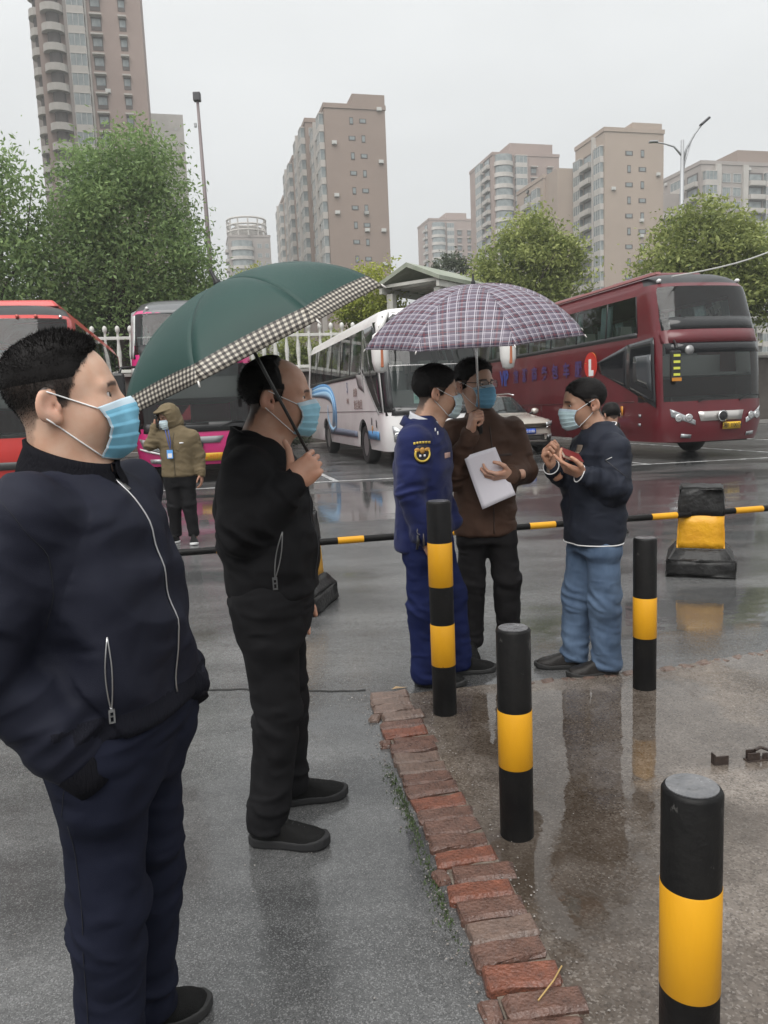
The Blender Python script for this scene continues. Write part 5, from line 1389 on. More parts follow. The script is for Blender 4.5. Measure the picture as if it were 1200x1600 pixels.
K['spatch']('amber_marker', [(-1.75, .98), (-1.85, .98), (-1.85, 1.2), (-1.75, 1.2)], AMBER, -1, .02, 3, 2)
BLET = mat('letter_blue', (.035, .05, .25), .5); BFAD = mat('letter_faded', (.06, .03, .12), .5)
def side_text(K, s, x, z, size, m, sx=1.0, name='lettering', bold=.0, side=-1, off=.018):
    p = K['Sp'](x, z, side, off); return text_mesh(name, s, size, m, K['e'], .002, frame_mtx(p, (1, 0, 0) if side < 0 else (-1, 0, 0), (0, side, 0)), sx, bold=bold)
side_text(K, 'VIP', -8.75, 2.12, .66, BLET, .72, bold=.02)
for i, ch in enumerate('旅游商务包车服'): side_text(K, ch, -7.85 + i * .66, 2.14, .42, BFAD, .9, bold=.012)
mb = MB(); c = K['Sp'](-3.25, 2.22, -1, .016)
MB().lathe([(.001, .004), (.32, .004), (.32, 0)], 28, c, rot_to((0, -1, 0))).build('round_badge', mat('badge_red', (.5, .03, .02), .4), e)
G_ = []
for t in np.linspace(R(20), R(170), 16): G_.append([K['Sp'](-3.25 + .31 * math.cos(t), 2.23 + .31 * math.sin(t), -1, .024), K['Sp'](-3.25 + .2 * math.cos(t), 2.25 + .15 * math.sin(t), -1, .024)])
grid_sheet('badge_flame', np.array(G_), mat('badge_orange', (.7, .28, .03), .4), e, .003)
side_text(K, 'L', -3.22, 2.15, .46, mat('letter_white', (.75, .75, .74), .5), .8, 'badge_letter', .05, off=.03)
# mirror arm with striped panel
mp_ = A(.1, -1.2, 2.02)
mr_e = MB().tube([K['Fp'](-1.0, 2.55, .02), K['Fp'](-1.08, 2.45, .25), mp_ + A(.05, 0, .35)], .025, 6).build('mirror_arm', BLKP, e, True)
MB().box(mp_, (.1, .24, .62)).build('mirror', BLKP, e, bevel=.04)
YG = mat('reflector_yellow', (.6, .62, .08), .4)
for z in (.2, .07, -.06, -.19): MB().box(mp_ + A(.055, 0, z), (.012, .15, .05)).build('reflector_bar', YG, e)
MB().box(mp_ + A(.055, 0, -.29), (.014, .22, .07)).build('reflector_bar', AMBER, e)
MB().lathe([(.1, 0), (.1, .03), (.03, .06)], 14, mp_ + A(.1, .25, .3), rot_to((1, 0, 0))).build('round_mirror', mat('mirror_grey', (.3, .3, .3), .3, .5), e, True)
for y in (-.98, .98): MB().lathe([(.045, 0), (.05, .05), (.03, .09), (.01, .1)], 10, K['Fp'](y, 3.86, .02), rot_to((1, 0, .2))).build('marker_lamp', mat('marker_white', (.7, .7, .7), .3), e, True)
for i in range(3): MB().box((-2.5 - i * 3.2, 0, 4.12), (1.9, 1.5, .16), taper=.85).build('roof_unit', MAR, e, bevel=.05)
MB().box((-6.2, -1.02, 4.03), (10.8, .1, .05)).build('roof_gutter', mat('gutter_pink', (.4, .18, .18), .4), e)

# white coach in the middle
WHC = paint('paint_white', (.74, .73, .72), (.64, .62, .62))
SGL = dict(lo=(1.3, 2.35), up=(2.36, 3.3), win=(2.3, 3.38), rake=(.35, .72), w0=2.6, nw=6, deck=1.35, darkcap=False)
K = coach('white coach with a blue swirl on its side', (1.48, 18.7), GROT, 3.8, 11.8, WHC, SGL, 'R', 1.06)
e = K['e']
DK = mat('cab_black', (.02, .02, .021), .2, coat=.4)
K['spatch']('cab_pillar', [(-.3, 1.3), (-.62, 1.3), (-2.45, 2.35), (-2.58, 3.36)], DARKG, -1, .012, 10, 8)
K['spatch']('cab_pillar', [(-.3, 1.3), (-.3, 2.4), (-.9, 3.36), (-2.58, 3.36)], DARKG, -1, .015, 10, 8)
K['sribbon']('trim_line', [(-.66, 1.26), (-1.5, 1.75), (-2.3, 2.25), (-2.65, 2.4)], .05, mat('trim_silver', (.45, .45, .45), .4, .5), -1, .02)
K['spatch']('grey_wing', [(-2.45, 2.25), (-3.2, 2.3), (-2.9, 1.95), (-2.2, 1.8)], mat('grey_panel', (.22, .21, .21), .4), -1, .013, 4, 4)
K['fpatch']('screen_frame', [(-1.22, 1.22), (1.22, 1.22), (1.22, 1.42), (-1.22, 1.42)], DK, .014, 14, 3)
K['fpatch']('screen_frame', [(-1.22, 3.22), (1.22, 3.22), (1.2, 3.42), (-1.2, 3.42)], DK, .014, 14, 3)
for s in (-1, 1): K['fpatch']('screen_frame', [(s * 1.24, 1.3), (s * 1.06, 1.3), (s * 1.06, 3.3), (s * 1.24, 3.3)], DK, .013, 4, 8)
K['fpatch']('roof_front', [(-1.05, 3.4), (1.05, 3.4), (1.0, 3.62), (-1.0, 3.62)], mat('roof_black', (.03, .03, .032), .3), .012, 10, 3)
MB().box(K['Fp'](-.35, 1.6, -.1), (.02, .42, .24)).build('route_card', mat('card_green', (.5, .72, .66), .6), e)
text_mesh('lettering', '旅游客运', .1, mat('letter_teal', (.1, .4, .36), .5), e, .002, frame_mtx(K['Fp'](-.35, 1.6, -.085), (0, 1, 0), (1, 0, 0)))
headlamps(K, [(1.12, 1.0), (.7, .78), (.74, .62), (1.08, .62)])
K['fpatch']('bumper_gap', [(-1.0, .5), (1.0, .5), (1.0, .54), (-1.0, .54)], BLKP, .012, 14, 2)
plate(K, .68, YPL, PTX, '湘G·01188')
SWB = mat('swirl_blue', (.09, .26, .5), .4); SWL = mat('swirl_light', (.3, .5, .68), .4); GREYB = mat('skirt_grey', (.16, .19, .25), .5)
def bez(p, n=18):
    p = [A(*q) for q in p]; return [((1 - t) ** 3 * p[0] + 3 * (1 - t) ** 2 * t * p[1] + 3 * (1 - t) * t * t * p[2] + t ** 3 * p[3]) for t in np.linspace(0, 1, n)]
for k_, (o_, m_) in enumerate(((0, SWB), (.14, SWL), (.27, SWB), (.38, SWL))):
    pts = bez([(-10.8, 2.12 - o_ * .5), (-7.0, 2.3 - o_), (-5.9 - o_, 1.9), (-6.3 - o_ * 1.6, .78 + o_ * .4)]); nn_ = len(pts)
    K['sribbon']('blue_swirl', pts, [.03 + .22 * math.sin(math.pi * (i + 2) / (nn_ + 2)) for i in range(nn_)], m_, -1, .012 + k_ * .002)
pts = bez([(-7.6, 1.55), (-7.9, .9), (-7.0, .62), (-6.4, .9)]); K['sribbon']('blue_swirl', pts, [.03 + .16 * math.sin(math.pi * i / 17) for i in range(18)], SWL, -1, .018)
K['spatch']('skirt_stripe', [(-3.25, .66), (-7.4, .66), (-7.4, .88), (-3.25, .82)], GREYB, -1, .011, 10, 2)
K['spatch']('skirt_stripe', [(-.75, .66), (-1.9, .66), (-1.9, .86), (-.75, .86)], SWB, -1, .02, 6, 2)
K['spatch']('body_crease', [(-.9, 1.33), (-11.5, 1.33), (-11.5, 1.35), (-.9, 1.35)], mat('crease_grey', (.3, .29, .29), .4), -1, .008, 20, 2)
side_text(K, '1818', -10.6, 1.6, .42, mat('letter_orange', (.5, .16, .05), .5), .8)
side_text(K, 'S', -4.35, 1.98, .42, mat('letter_navy', (.06, .09, .2), .5), .8)
side_text(K, '旅游', -3.3, 1.82, .24, mat('letter_brown', (.24, .17, .15), .5)); side_text(K, '旅运集团', -3.0, 1.5, .26, mat('letter_brown', (.24, .17, .15), .5)); side_text(K, '海鸥', -4.35, 1.62, .16, mat('letter_brown', (.24, .17, .15), .5))
for x, z in ((-1.45, 1.0), (-1.4, .8), (-.95, .95)): K['spatch']('side_marker', [(x, z), (x - .06, z), (x - .06, z + .18), (x, z + .18)], BLKP if z > .9 else AMBER, -1, .02, 3, 2)
MWH = mat('mirror_white', (.68, .67, .65), .35)
for s, c in ((-1, A(.42, -1.48, 2.6)), (1, A(.42, 1.48, 2.6))):
    MB().tube([K['Fp'](s * .95, 3.45, .02), A(.25, s * 1.25, 3.45), c + A(0, 0, .4)], [.05, .05, .06], 8).build('mirror_arm', MWH, e, True)
    MB().lathe([(.07, .42), (.15, .36), (.19, .1), (.18, -.2), (.13, -.4), (.05, -.44)], 14, c).build('mirror', MWH, e, True)
    MB().box(c + A(.16, s * .0, -.12), (.06, .06, .42)).build('mirror_slit', mat('slit_orange', (.4, .13, .06), .4), e, bevel=.015)

# pink coach
PNK = paint('paint_pink', (.52, .025, .16), (.42, .02, .13))
PST = dict(DBL); PST.update(lo=(1.2, 2.52), up=(2.75, 3.62))
K = coach('pink coach behind the man on the phone', (-4.02, 16.95), GROT, 4.0, 11.8, PNK, PST, 'RL', 1.04)
e = K['e']
K['fpatch']('belt_line', [(-1.24, 2.52), (1.24, 2.52), (1.24, 2.66), (-1.24, 2.66)], PNK, .015, 14, 3)
K['fpatch']('roof_front', [(-1.16, 3.6), (1.16, 3.6), (.98, 3.9), (-.98, 3.9)], mat('roof_slate', (.12, .125, .13), .3), .012, 12, 4)
for s in (-1, 1): K['fpatch']('corner_trim', [(s * 1.262, 2.68), (s * 1.18, 2.68), (s * 1.1, 3.75), (s * 1.2, 3.7)], mat('corner_silver', (.42, .43, .43), .35, .3), .014, 4, 8)
K['fpatch']('lower_band', [(-1.18, 2.66), (1.18, 2.66), (1.18, 2.95), (-1.18, 2.95)], BLKP, .011, 14, 3)
K['fpatch']('screen_base', [(-1.2, 1.1), (1.2, 1.1), (1.2, 1.3), (-1.2, 1.3)], BLKP, .012, 14, 3)
for s in (-1, 1): K['fpatch']('screen_pillar', [(s * 1.26, 1.28), (s * 1.17, 1.28), (s * 1.17, 2.5), (s * 1.26, 2.5)], mat('screen_edge', (.4, .41, .4), .4), .013, 3, 8)
for s in (-1, 1): K['fpatch']('screen_pillar', [(s * 1.22, 2.95), (s * 1.14, 2.95), (s * 1.1, 3.6), (s * 1.2, 3.6)], mat('screen_edge', (.4, .41, .4), .4), .013, 3, 6)
K['fpatch']('window_bar', [(-1.1, 3.1), (1.1, 3.1), (1.1, 3.13), (-1.1, 3.13)], mat('screen_edge', (.4, .41, .4), .4), -.05, 10, 2)
headlamps(K, [(1.2, 1.0), (.62, .86), (.62, .66), (1.12, .78)])
for s in (-1, 1): K['fpatch']('lamp_trim', [(s * 1.2, .76), (s * .62, .6), (s * .62, .64), (s * 1.2, .8)], mat('marker_white', (.7, .7, .7), .3), .02, 6, 2)
for s in (-1, 1): K['fpatch']('fog_lamp', [(s * 1.0, .48), (s * .72, .45), (s * .72, .55), (s * 1.0, .56)], LAMPG, .02, 4, 2)
K['fpatch']('grille', [(-.45, .86), (.45, .86), (.55, 1.0), (-.55, 1.0)], mat('grille_grey', (.2, .2, .21), .4), .02)
p = K['Fp'](0, .82, .035); MB().lathe([(.1, 0), (.11, .02), (.08, .03), (.02, .045)], 18, p, rot_to((1, 0, 0))).build('badge', BLKP, e, True)
plate(K, .56, YPL, mat('plate_orange', (.6, .16, .01), .5), '湘G·Y0710', .25, .5, .17)
MB().tube([K['Fp'](-.85, 3.74, .0), K['Fp'](-.85, 3.74, .08)], .035, 8).build('marker_lamp', mat('marker_white', (.7, .7, .7), .3), e, True)
MB().tube([K['Fp'](1.05, 2.5, .02), A(.25, 1.35, 2.3), A(.3, 1.4, 2.15)], .03, 6).build('mirror_arm', BLKP, e, True); MB().box((.3, 1.4, 1.9), (.14, .22, .45)).build('mirror', BLKP, e, bevel=.05)
MB().tube([K['Fp'](-1.05, 2.5, .02), A(.25, -1.4, 2.45), A(.3, -1.45, 2.3)], .03, 6).build('mirror_arm', BLKP, e, True); MB().box((.3, -1.46, 2.1), (.14, .24, .5)).build('mirror', BLKP, e, bevel=.05)
fq = np.array(e.matrix_basis @ Matrix.Rotation(0, 4, 'Z'))
Mw = Matrix.Translation((-4.02, 16.95, 0)) @ Matrix.Rotation(GROT, 4, 'Z')
fb = Mw @ Vector(K['Fp'](-.1, 1.36, -.12)); fx = A(.972, .235, 0)
mb = MB(); mb.tube([A(*fb), A(*fb) + A(0, 0, .42)], .008, 5); mb.tube([A(*fb), A(*fb) - A(0, 0, .02)], .05, 8)
mb.cur = 1; b_ = A(*fb) + A(0, 0, .4); mb.add([b_, b_ - fx * .3 - A(0, 0, .36), b_ + fx * .0 - A(0, 0, .34), b_ + A(0, .012, 0), b_ - fx * .3 - A(0, -.012, .36), b_ - A(0, -.012, .34)], [(0, 1, 2), (5, 4, 3), (0, 3, 4, 1), (1, 4, 5, 2)])
tag(mb.build('pennant', [BLKP, mat('pennant_red', (.55, .03, .06), .6)]), 'small red pennant on the dashboard of the pink coach', 'flag')

# red coach at the left edge
RED = paint('paint_red', (.5, .03, .025), (.42, .025, .02))
K = coach('bright red coach at the left edge behind the front man', (-7.4, 15.6), GROT, 4.0, 11.8, RED, PST, 'L')
e = K['e']
K['fpatch']('belt_line', [(-1.24, 2.45), (1.24, 2.45), (1.24, 2.66), (-1.24, 2.66)], RED, .015, 14, 3)
K['fpatch']('screen_top', [(-1.2, 2.3), (1.2, 2.3), (1.2, 2.45), (-1.2, 2.45)], mat('screen_edge', (.4, .41, .4), .4), .013, 14, 3)
headlamps(K, [(1.12, .95), (.62, .8), (.62, .62), (1.1, .74)])
K['fpatch']('name_band', [(-1.0, .56), (1.0, .56), (1.0, .72), (-1.0, .72)], mat('band_dark', (.05, .05, .05), .4), .015, 12, 2)
text_mesh('lettering', 'GE', .15, mat('letter_white', (.75, .75, .74), .5), e, .003, frame_mtx(K['Fp'](.72, .64, .03), (0, 1, 0), (1, -.0, 0)), 1.0, 'CENTER', .004)
p = K['Fp'](.62, .9, .03)
MB().tube([p + A(0, .12 * math.cos(t), .09 * math.sin(t)) for t in np.linspace(R(40), R(360), 20)], .016, 6).build('badge', CHRM, e, True)
for y in (.2, .55, 1.0): MB().tube([K['Fp'](y, 3.66, .0), K['Fp'](y, 3.66, .09)], .035, 8).build('marker_lamp', mat('marker_red', (.5, .1, .08), .3) if y < .9 else CHRM, e, True)
for i in range(3): MB().box((-2.2 - i * 3.2, .1, 4.03), (1.9, 1.6, .16), taper=.85).build('roof_unit', RED, e, bevel=.05)
MB().box((-.4, .85, 1.7), (.5, .5, .5)).build('instrument_panel', mat('panel_grey', (.3, .3, .3), .6), e, bevel=.05)
K['spatch']('cab_glass', [(-.45, 1.25), (-1.6, 1.3), (-2.6, 2.2), (-1.9, 2.55)], DARKG, 1, .012, 8, 6)

# ---- beige SUV between the white and the maroon coach
def suv(at, rot):
    e = empty('parked_car', (*at, 0), rot, 'beige SUV with a blue plate parked between the white and maroon coaches', 'car')
    CH = mat('paint_champagne', (.56, .53, .47), .26, .25, coat=.7, col2=(.5, .47, .42), vscale=1.5)
    #        x     w    z0   zside zbelt  w_top  z_top
    st = [(0.0, .62, .42, .62, .82, .5, .86), (-.08, .78, .34, .62, .9, .62, .95), (-.3, .9, .32, .64, .97, .74, 1.03), (-.8, .925, .32, .66, 1.02, .78, 1.1), (-1.2, .93, .32, .66, 1.05, .79, 1.14),
          (-1.32, .93, .32, .66, 1.06, .78, 1.18), (-2.05, .93, .32, .66, 1.08, .64, 1.66), (-2.6, .93, .32, .66, 1.08, .64, 1.71), (-3.5, .93, .32, .66, 1.09, .63, 1.69), (-4.1, .92, .34, .66, 1.1, .6, 1.58), (-4.5, .88, .4, .66, 1.06, .62, 1.15), (-4.62, .75, .45, .66, .95, .55, 1.0)]
    G = []
    for x, w_, z0, zs, zb, wt_, zt_ in st:
        h = [(w_ * .92, z0), (w_, z0 + .12), (w_, zs), (w_ * .985, zb - .06), (w_ * .96, zb), (wt_ + (w_ * .96 - wt_) * .06, zt_ - .045), (wt_ * .86, zt_ - .008), (wt_ * .4, zt_), (0, zt_ + .006)]
        G.append([(x, y, z) for y, z in h] + [(x, -y, z) for y, z in h[-2::-1]])
    G = np.array(G); nr = G.shape[1]; V = G.reshape(-1, 3)
    gl = []; bd = []; dk = []
    for i in range(len(st) - 1):
        for j in range(nr - 1):
            f = (i * nr + j, (i + 1) * nr + j, (i + 1) * nr + j + 1, i * nr + j + 1)
            if i == 5 and 5 <= j <= nr - 7: gl.append(f)
            elif j in (4, nr - 6) and 5 <= i <= 9: gl.append(f)
            elif i == 9 and 5 <= j <= nr - 7: gl.append(f)
            elif j in (0, nr - 2): dk.append(f)
            else: bd.append(f)
    bd.append(tuple(range(nr)))
    for nm, F, m_ in (('body', bd, CH), ('glazing', gl, glass('car_glass', (.42, .5, .5), .02, .55)), ('sill', dk, BLKP)):
        used = sorted(set(i for f in F for i in f)); mp = {u: i for i, u in enumerate(used)}
        o = from_np(nm, V[used], [tuple(mp[i] for i in f) for f in F], m_, e, True)
    MB().box((-2.3, 0, .5), (4.0, 1.5, .4)).build('underbody', UNDER, e)
    MB().box((-2.4, 0, 1.0), (1.2, 1.4, .5)).build('interior', INTR, e, bevel=.05)
    for y in (-.35, .35): MB().box((-2.1, y, 1.2), (.15, .42, .6)).build('seat', SEATM, e, bevel=.06)
    fx = lambda y: float(np.interp(abs(y), [0, .3, .62, .78, .9], [.012, .008, 0, -.08, -.3]))
    def fp(nm, y0, y1, z0, z1, m_, off=.02, z0b=None, z1b=None, n_=7, par=None):
        Gp = []
        for u in np.linspace(0, 1, n_):
            y = y0 + (y1 - y0) * u; a_ = z0 + ((z0b if z0b is not None else z0) - z0) * u; b_ = z1 + ((z1b if z1b is not None else z1) - z1) * u
            Gp.append([(fx(y) + off, y, a_), (fx(y) + off - .0, y, (a_ + b_) / 2), (fx(y) + off - .02, y, b_)])
        return grid_sheet(nm, np.array(Gp), m_, par or e, .015)
    fp('bumper', -.8, .8, .36, .62, CH, .0); fp('grille', -.56, .56, .76, .88, mat('grille_dark', (.03, .028, .025), .4), .03)
    for z in (.79, .825, .86): fp('grille_bar', -.55, .55, z, z + .01, mat('grille_bronze', (.2, .17, .13), .3, .5), .045)
    fp('intake', -.5, .5, .4, .56, mat('grille_dark', (.03, .028, .025), .4), .03)
    fp('chrome_bar', -.6, .6, .56, .585, CHRM, .04); fp('chrome_bar', -.55, .55, .4, .42, CHRM, .04)
    fp('air_dam', -.75, .75, .26, .38, BLKP, .01)
    for s in (-1, 1):
        h = fp('headlamp', s * .56, s * .84, .78, .9, LAMPG, .045, .84, .95); fp('lamp_trim', s * .56, s * .84, .75, .78, CHRM, .05, .81, .84, par=h)
        fp('fog_lamp', s * .62, s * .78, .46, .54, LAMPG, .03, .5, .58)
        MB().tube([(-1.45, s * .86, 1.14), (-1.48, s * .99, 1.17)], .03, 6).build('mirror_stalk', BLKP, e, True)
        mb = MB(); mb.lathe([(.02, -.1), (.08, -.08), (.1, 0), (.08, .09), (.02, .11)], 12, (-1.5, s * 1.05, 1.2), rot_to((0, 1, 0))); mb.build('mirror', CH if s > 0 else CH, e, True)
        MB().tube([(-1.95, s * .6, 1.7), (-2.3, s * .6, 1.755), (-3.4, s * .6, 1.75), (-3.8, s * .59, 1.66)], .02, 6).build('roof_rail', CHRM, e, True)
    pl = fp('number_plate', -.22, .22, .6, .74, mat('plate_blue', (.02, .09, .5), .45), .06)
    text_mesh('lettering', '湘G·01006', .11, mat('letter_white', (.75, .75, .74), .5), pl, .003, frame_mtx((.1, 0, .67), (0, 1, 0), (1, 0, 0)), .72)
    for y in (-.45, .25): MB().tube([(-1.3, y, 1.2), (-1.42, y + .3, 1.27), (-1.45, y + .55, 1.29)], .01, 5).build('wiper', BLKP, e)
    tw = MB(); tw.lathe([(.2, -.1), (.31, -.11), (.345, -.07), (.345, .07), (.31, .11), (.2, .1)], 26, rot=rot_to((0, 1, 0)), cap=False)
    rw = MB(); rw.lathe([(.02, .06), (.06, .09), (.19, .06), (.21, .1), (.215, .1)], 18, rot=rot_to((0, 1, 0)))
    for x in (-.85, -3.6):
        for s in (-1, 1):
            wh = empty('wheel', (x, s * .83, .345), 0 if s > 0 else math.pi, parent=e); tw.build('tyre', TYRE, wh, auto=50); rw.build('rim', RIM, wh, auto=40)
            ar = MB(); ar.tube([(x + .4 * math.cos(t), s * .925, .345 + .4 * math.sin(t)) for t in np.linspace(0, math.pi, 14)], .035, 6); ar.build('wheel_arch', BLKP, e, True)
suv((4.12, 21.6), GROT + R(4))
# ---------------------------------------------------------------- bollards, barrier, umbrellas and held things
BB = mat('bollard_black', (.006, .006, .0065), .3, col2=(.013, .0125, .012), vscale=9, vdet=7, bump=.2, bscale=50, rough2=.55, spec=.14, chips=((.07, .068, .065), 16, .655, (1, 1, .5)))
BY = mat('bollard_yellow', (.68, .34, .015), .38, col2=(.58, .27, .012), vscale=5, vdet=6, bump=.08, bscale=60, vmap=(1, 1, .25), spec=.3, chips=((.1, .05, .012), 22, .66, (1, 1, .35)))
WETC = mat('bollard_cap_wet', (.07, .072, .078), .08, col2=(.16, .16, .165), vscale=28, rough2=.3, bump=.35, bscale=45)
def bollard(x, y, H, bands, label, r=.0585, tilt=(0, 0)):
    e = empty('bollard', (x, y, 0), 0, label, 'bollard', 'black and yellow bollards round the pavement corner')
    e.rotation_euler = (tilt[0], tilt[1], 0)
    MB().lathe([(r, -.02), (r, .02), (r, H * .5), (r, H - .008), (r - .004, H - .001), (r - .009, H + .001)], 40).build('post', BB, e, auto=40)
    MB().lathe([(r - .0085, H - .012), (r - .0085, H + .003)], 32).build('cap', WETC, e)
    for z0, z1 in bands:
        MB().lathe([(r + .0002, z0), (r + .0009, z0 + .001), (r + .0009, (z0 + z1) / 2), (r + .0009, z1 - .001), (r + .0002, z1)], 40, cap=False).build('yellow_band', BY, e, auto=40)
bollard(.26, 3.62, 1.065, [(.655, .868), (.262, .468)], 'tallest bollard with two yellow bands beside the blue uniform')
bollard(.42, 2.52, .76, [(.272, .475)], 'middle bollard with one yellow band beside the brick edge')
bollard(1.32, 3.84, .805, [(.288, .50)], 'slim far bollard right of the blue jeans')
bollard(.583, 1.42, .755, [(.325, .553)], 'nearest bollard cut off by the bottom right of the picture')

# barrier pole through two painted blocks
BKB = mat('block_black', (.009, .0085, .0085), .35, spec=.25, bump=1.0, bscale=26, bdet=5, col2=(.03, .03, .03), vscale=9); BKY = mat('block_yellow', (.7, .36, .012), .45, bump=.8, bscale=22, bdet=5, col2=(.58, .27, .01), vscale=6)
def rough_box(V0, seed, amp):
    """subdivided hexahedron with knocked, uneven faces"""
    bm = bmesh.new(); vs_ = [bm.verts.new(v) for v in V0]
    for f in [(0, 3, 2, 1), (4, 5, 6, 7), (0, 1, 5, 4), (1, 2, 6, 5), (2, 3, 7, 6), (3, 0, 4, 7)]: bm.faces.new([vs_[i] for i in f])
    bmesh.ops.bevel(bm, geom=list(bm.edges), offset=.011, segments=2, affect='EDGES')
    bmesh.ops.subdivide_edges(bm, edges=list(bm.edges), cuts=3, use_grid_fill=True)
    bm.normal_update(); P_ = np.array([v.co for v in bm.verts]); nn = np.array([v.normal for v in bm.verts])
    d = vnoise(P_ * 14, seed) * amp + vnoise(P_ * 40, seed + 1) * amp * .5
    for v, a_, b_ in zip(bm.verts, nn, d): v.co += Vector(a_) * b_
    me = bpy.data.meshes.new('b'); bm.to_mesh(me); bm.free()
    for p in me.polygons: p.use_smooth = True
    return me
def frus(w0, d0, w1, d1, z0, z1): return [(-w0, -d0, z0), (w0, -d0, z0), (w0, d0, z0), (-w0, d0, z0), (-w1, -d1, z1), (w1, -d1, z1), (w1, d1, z1), (-w1, d1, z1)]
def block(x, y, rz, label, seed):
    e = empty('barrier_block', (x, y, 0), rz, label, 'concrete block', 'painted concrete blocks carrying the barrier pole')
    for nm, v, m_, am in (('foot', frus(.275, .3, .27, .295, 0, .15), BKB, .01), ('foot_slope', frus(.268, .293, .2, .21, .13, .235), BKB, .006), ('yellow_middle', frus(.19, .2, .178, .188, .2, .52), BKY, .005), ('black_top', frus(.181, .191, .17, .18, .5, .745), BKB, .012)):
        me = rough_box(v, seed, am); me.materials.append(m_); o = bpy.data.objects.new(nm, me); COL.objects.link(o); o.parent = e; seed += 3
block(2.71, 6.5, R(-22), 'black and yellow concrete block right of the man in jeans', 3)
block(-.73, 5.87, R(-14), 'black and yellow concrete block half hidden behind the man in black', 23)
by_ = lambda x: 5.86 + .2 * x
def bar_seg(x0, x1, r=.027):
    return [(x0, by_(x0), .52), (x1, by_(x1), .52)]
bar_e = empty('barrier_pole', (0, 0, 0), 0, 'long black and yellow pole stretched behind the standing men', 'barrier pole')
MB().tube(bar_seg(-4.2, 5.2), .026, 14).build('pole', BB, bar_e, auto=40)
for x0, x1 in ((-3.3, -3.05), (-2.3, -2.1), (-1.62, -1.545), (-1.255, -1.175), (-.363, -.166), (.42, .62), (1.163, 1.378), (2.218, 2.444), (2.98, 3.24), (3.9, 4.1)):
    MB().tube(bar_seg(x0, x1), .0272, 14).build('yellow_band', BY, bar_e, auto=40)

# ---- umbrellas
def check_mat(name, kind):
    m = bpy.data.materials.new(name); m.use_nodes = True; nt = m.node_tree; n = nt.nodes.new; l = nt.links.new; p = nt.nodes['Principled BSDF']
    uv = n('ShaderNodeUVMap'); uv.uv_map = 'UVMap'; sp = n('ShaderNodeSeparateXYZ'); l(uv.outputs[0], sp.inputs[0])
    def mth(op, a, b=0.0, c=None):
        q = n('ShaderNodeMath'); q.operation = op
        for i, v in enumerate((a, b) if c is None else (a, b, c)):
            if isinstance(v, (int, float)): q.inputs[i].default_value = v
            else: l(v, q.inputs[i])
        return q.outputs[0]
    def stripe(s, period, c, w): return mth('COMPARE', mth('FRACT', mth('DIVIDE', mth('ADD', s, 10.0), period)), c, w)
    def mix(f, a, b):
        q = n('ShaderNodeMix'); q.data_type = 'RGBA'; l(f, q.inputs[0]) if not isinstance(f, float) else None
        for i, v in ((6, a), (7, b)):
            if isinstance(v, tuple): q.inputs[i].default_value = v + (1,)
            else: l(v, q.inputs[i])
        return q.outputs[2]
    u, v = sp.outputs[0], sp.outputs[1]
    if kind == 'gingham':
        s = mth('ADD', stripe(u, .017, .5, .25), stripe(v, .017, .5, .25))
        c = mix(mth('COMPARE', s, 2.0, .2), mix(mth('COMPARE', s, 1.0, .2), (.6, .56, .48), (.17, .15, .13)), (.025, .022, .022))
    else:
        c = (.05, .04, .07)
        for s in (u, v): c = mix(mth('MULTIPLY', stripe(s, .084, .25, .2), .6), c, (.15, .125, .17))
        for s in (u, v): c = mix(mth('MULTIPLY', stripe(s, .084, .78, .05), .6), c, (.16, .045, .06))
        for s in (u, v):
            for o_, w_, a_ in ((.03, .024, .68), (.13, .016, .45), (.5, .024, .68), (.6, .014, .42)): c = mix(mth('MULTIPLY', stripe(s, .084, o_, w_), a_), c, (.62, .58, .64))
    l(c, p.inputs['Base Color']); p.inputs['Roughness'].default_value = .5
    t = n('ShaderNodeBsdfTranslucent'); l(c, t.inputs[0]); ms = n('ShaderNodeMixShader'); ms.inputs[0].default_value = .22
    o = nt.nodes['Material Output']; l(p.outputs[0], ms.inputs[1]); l(t.outputs[0], ms.inputs[2]); l(ms.outputs[0], o.inputs[0])
    return m
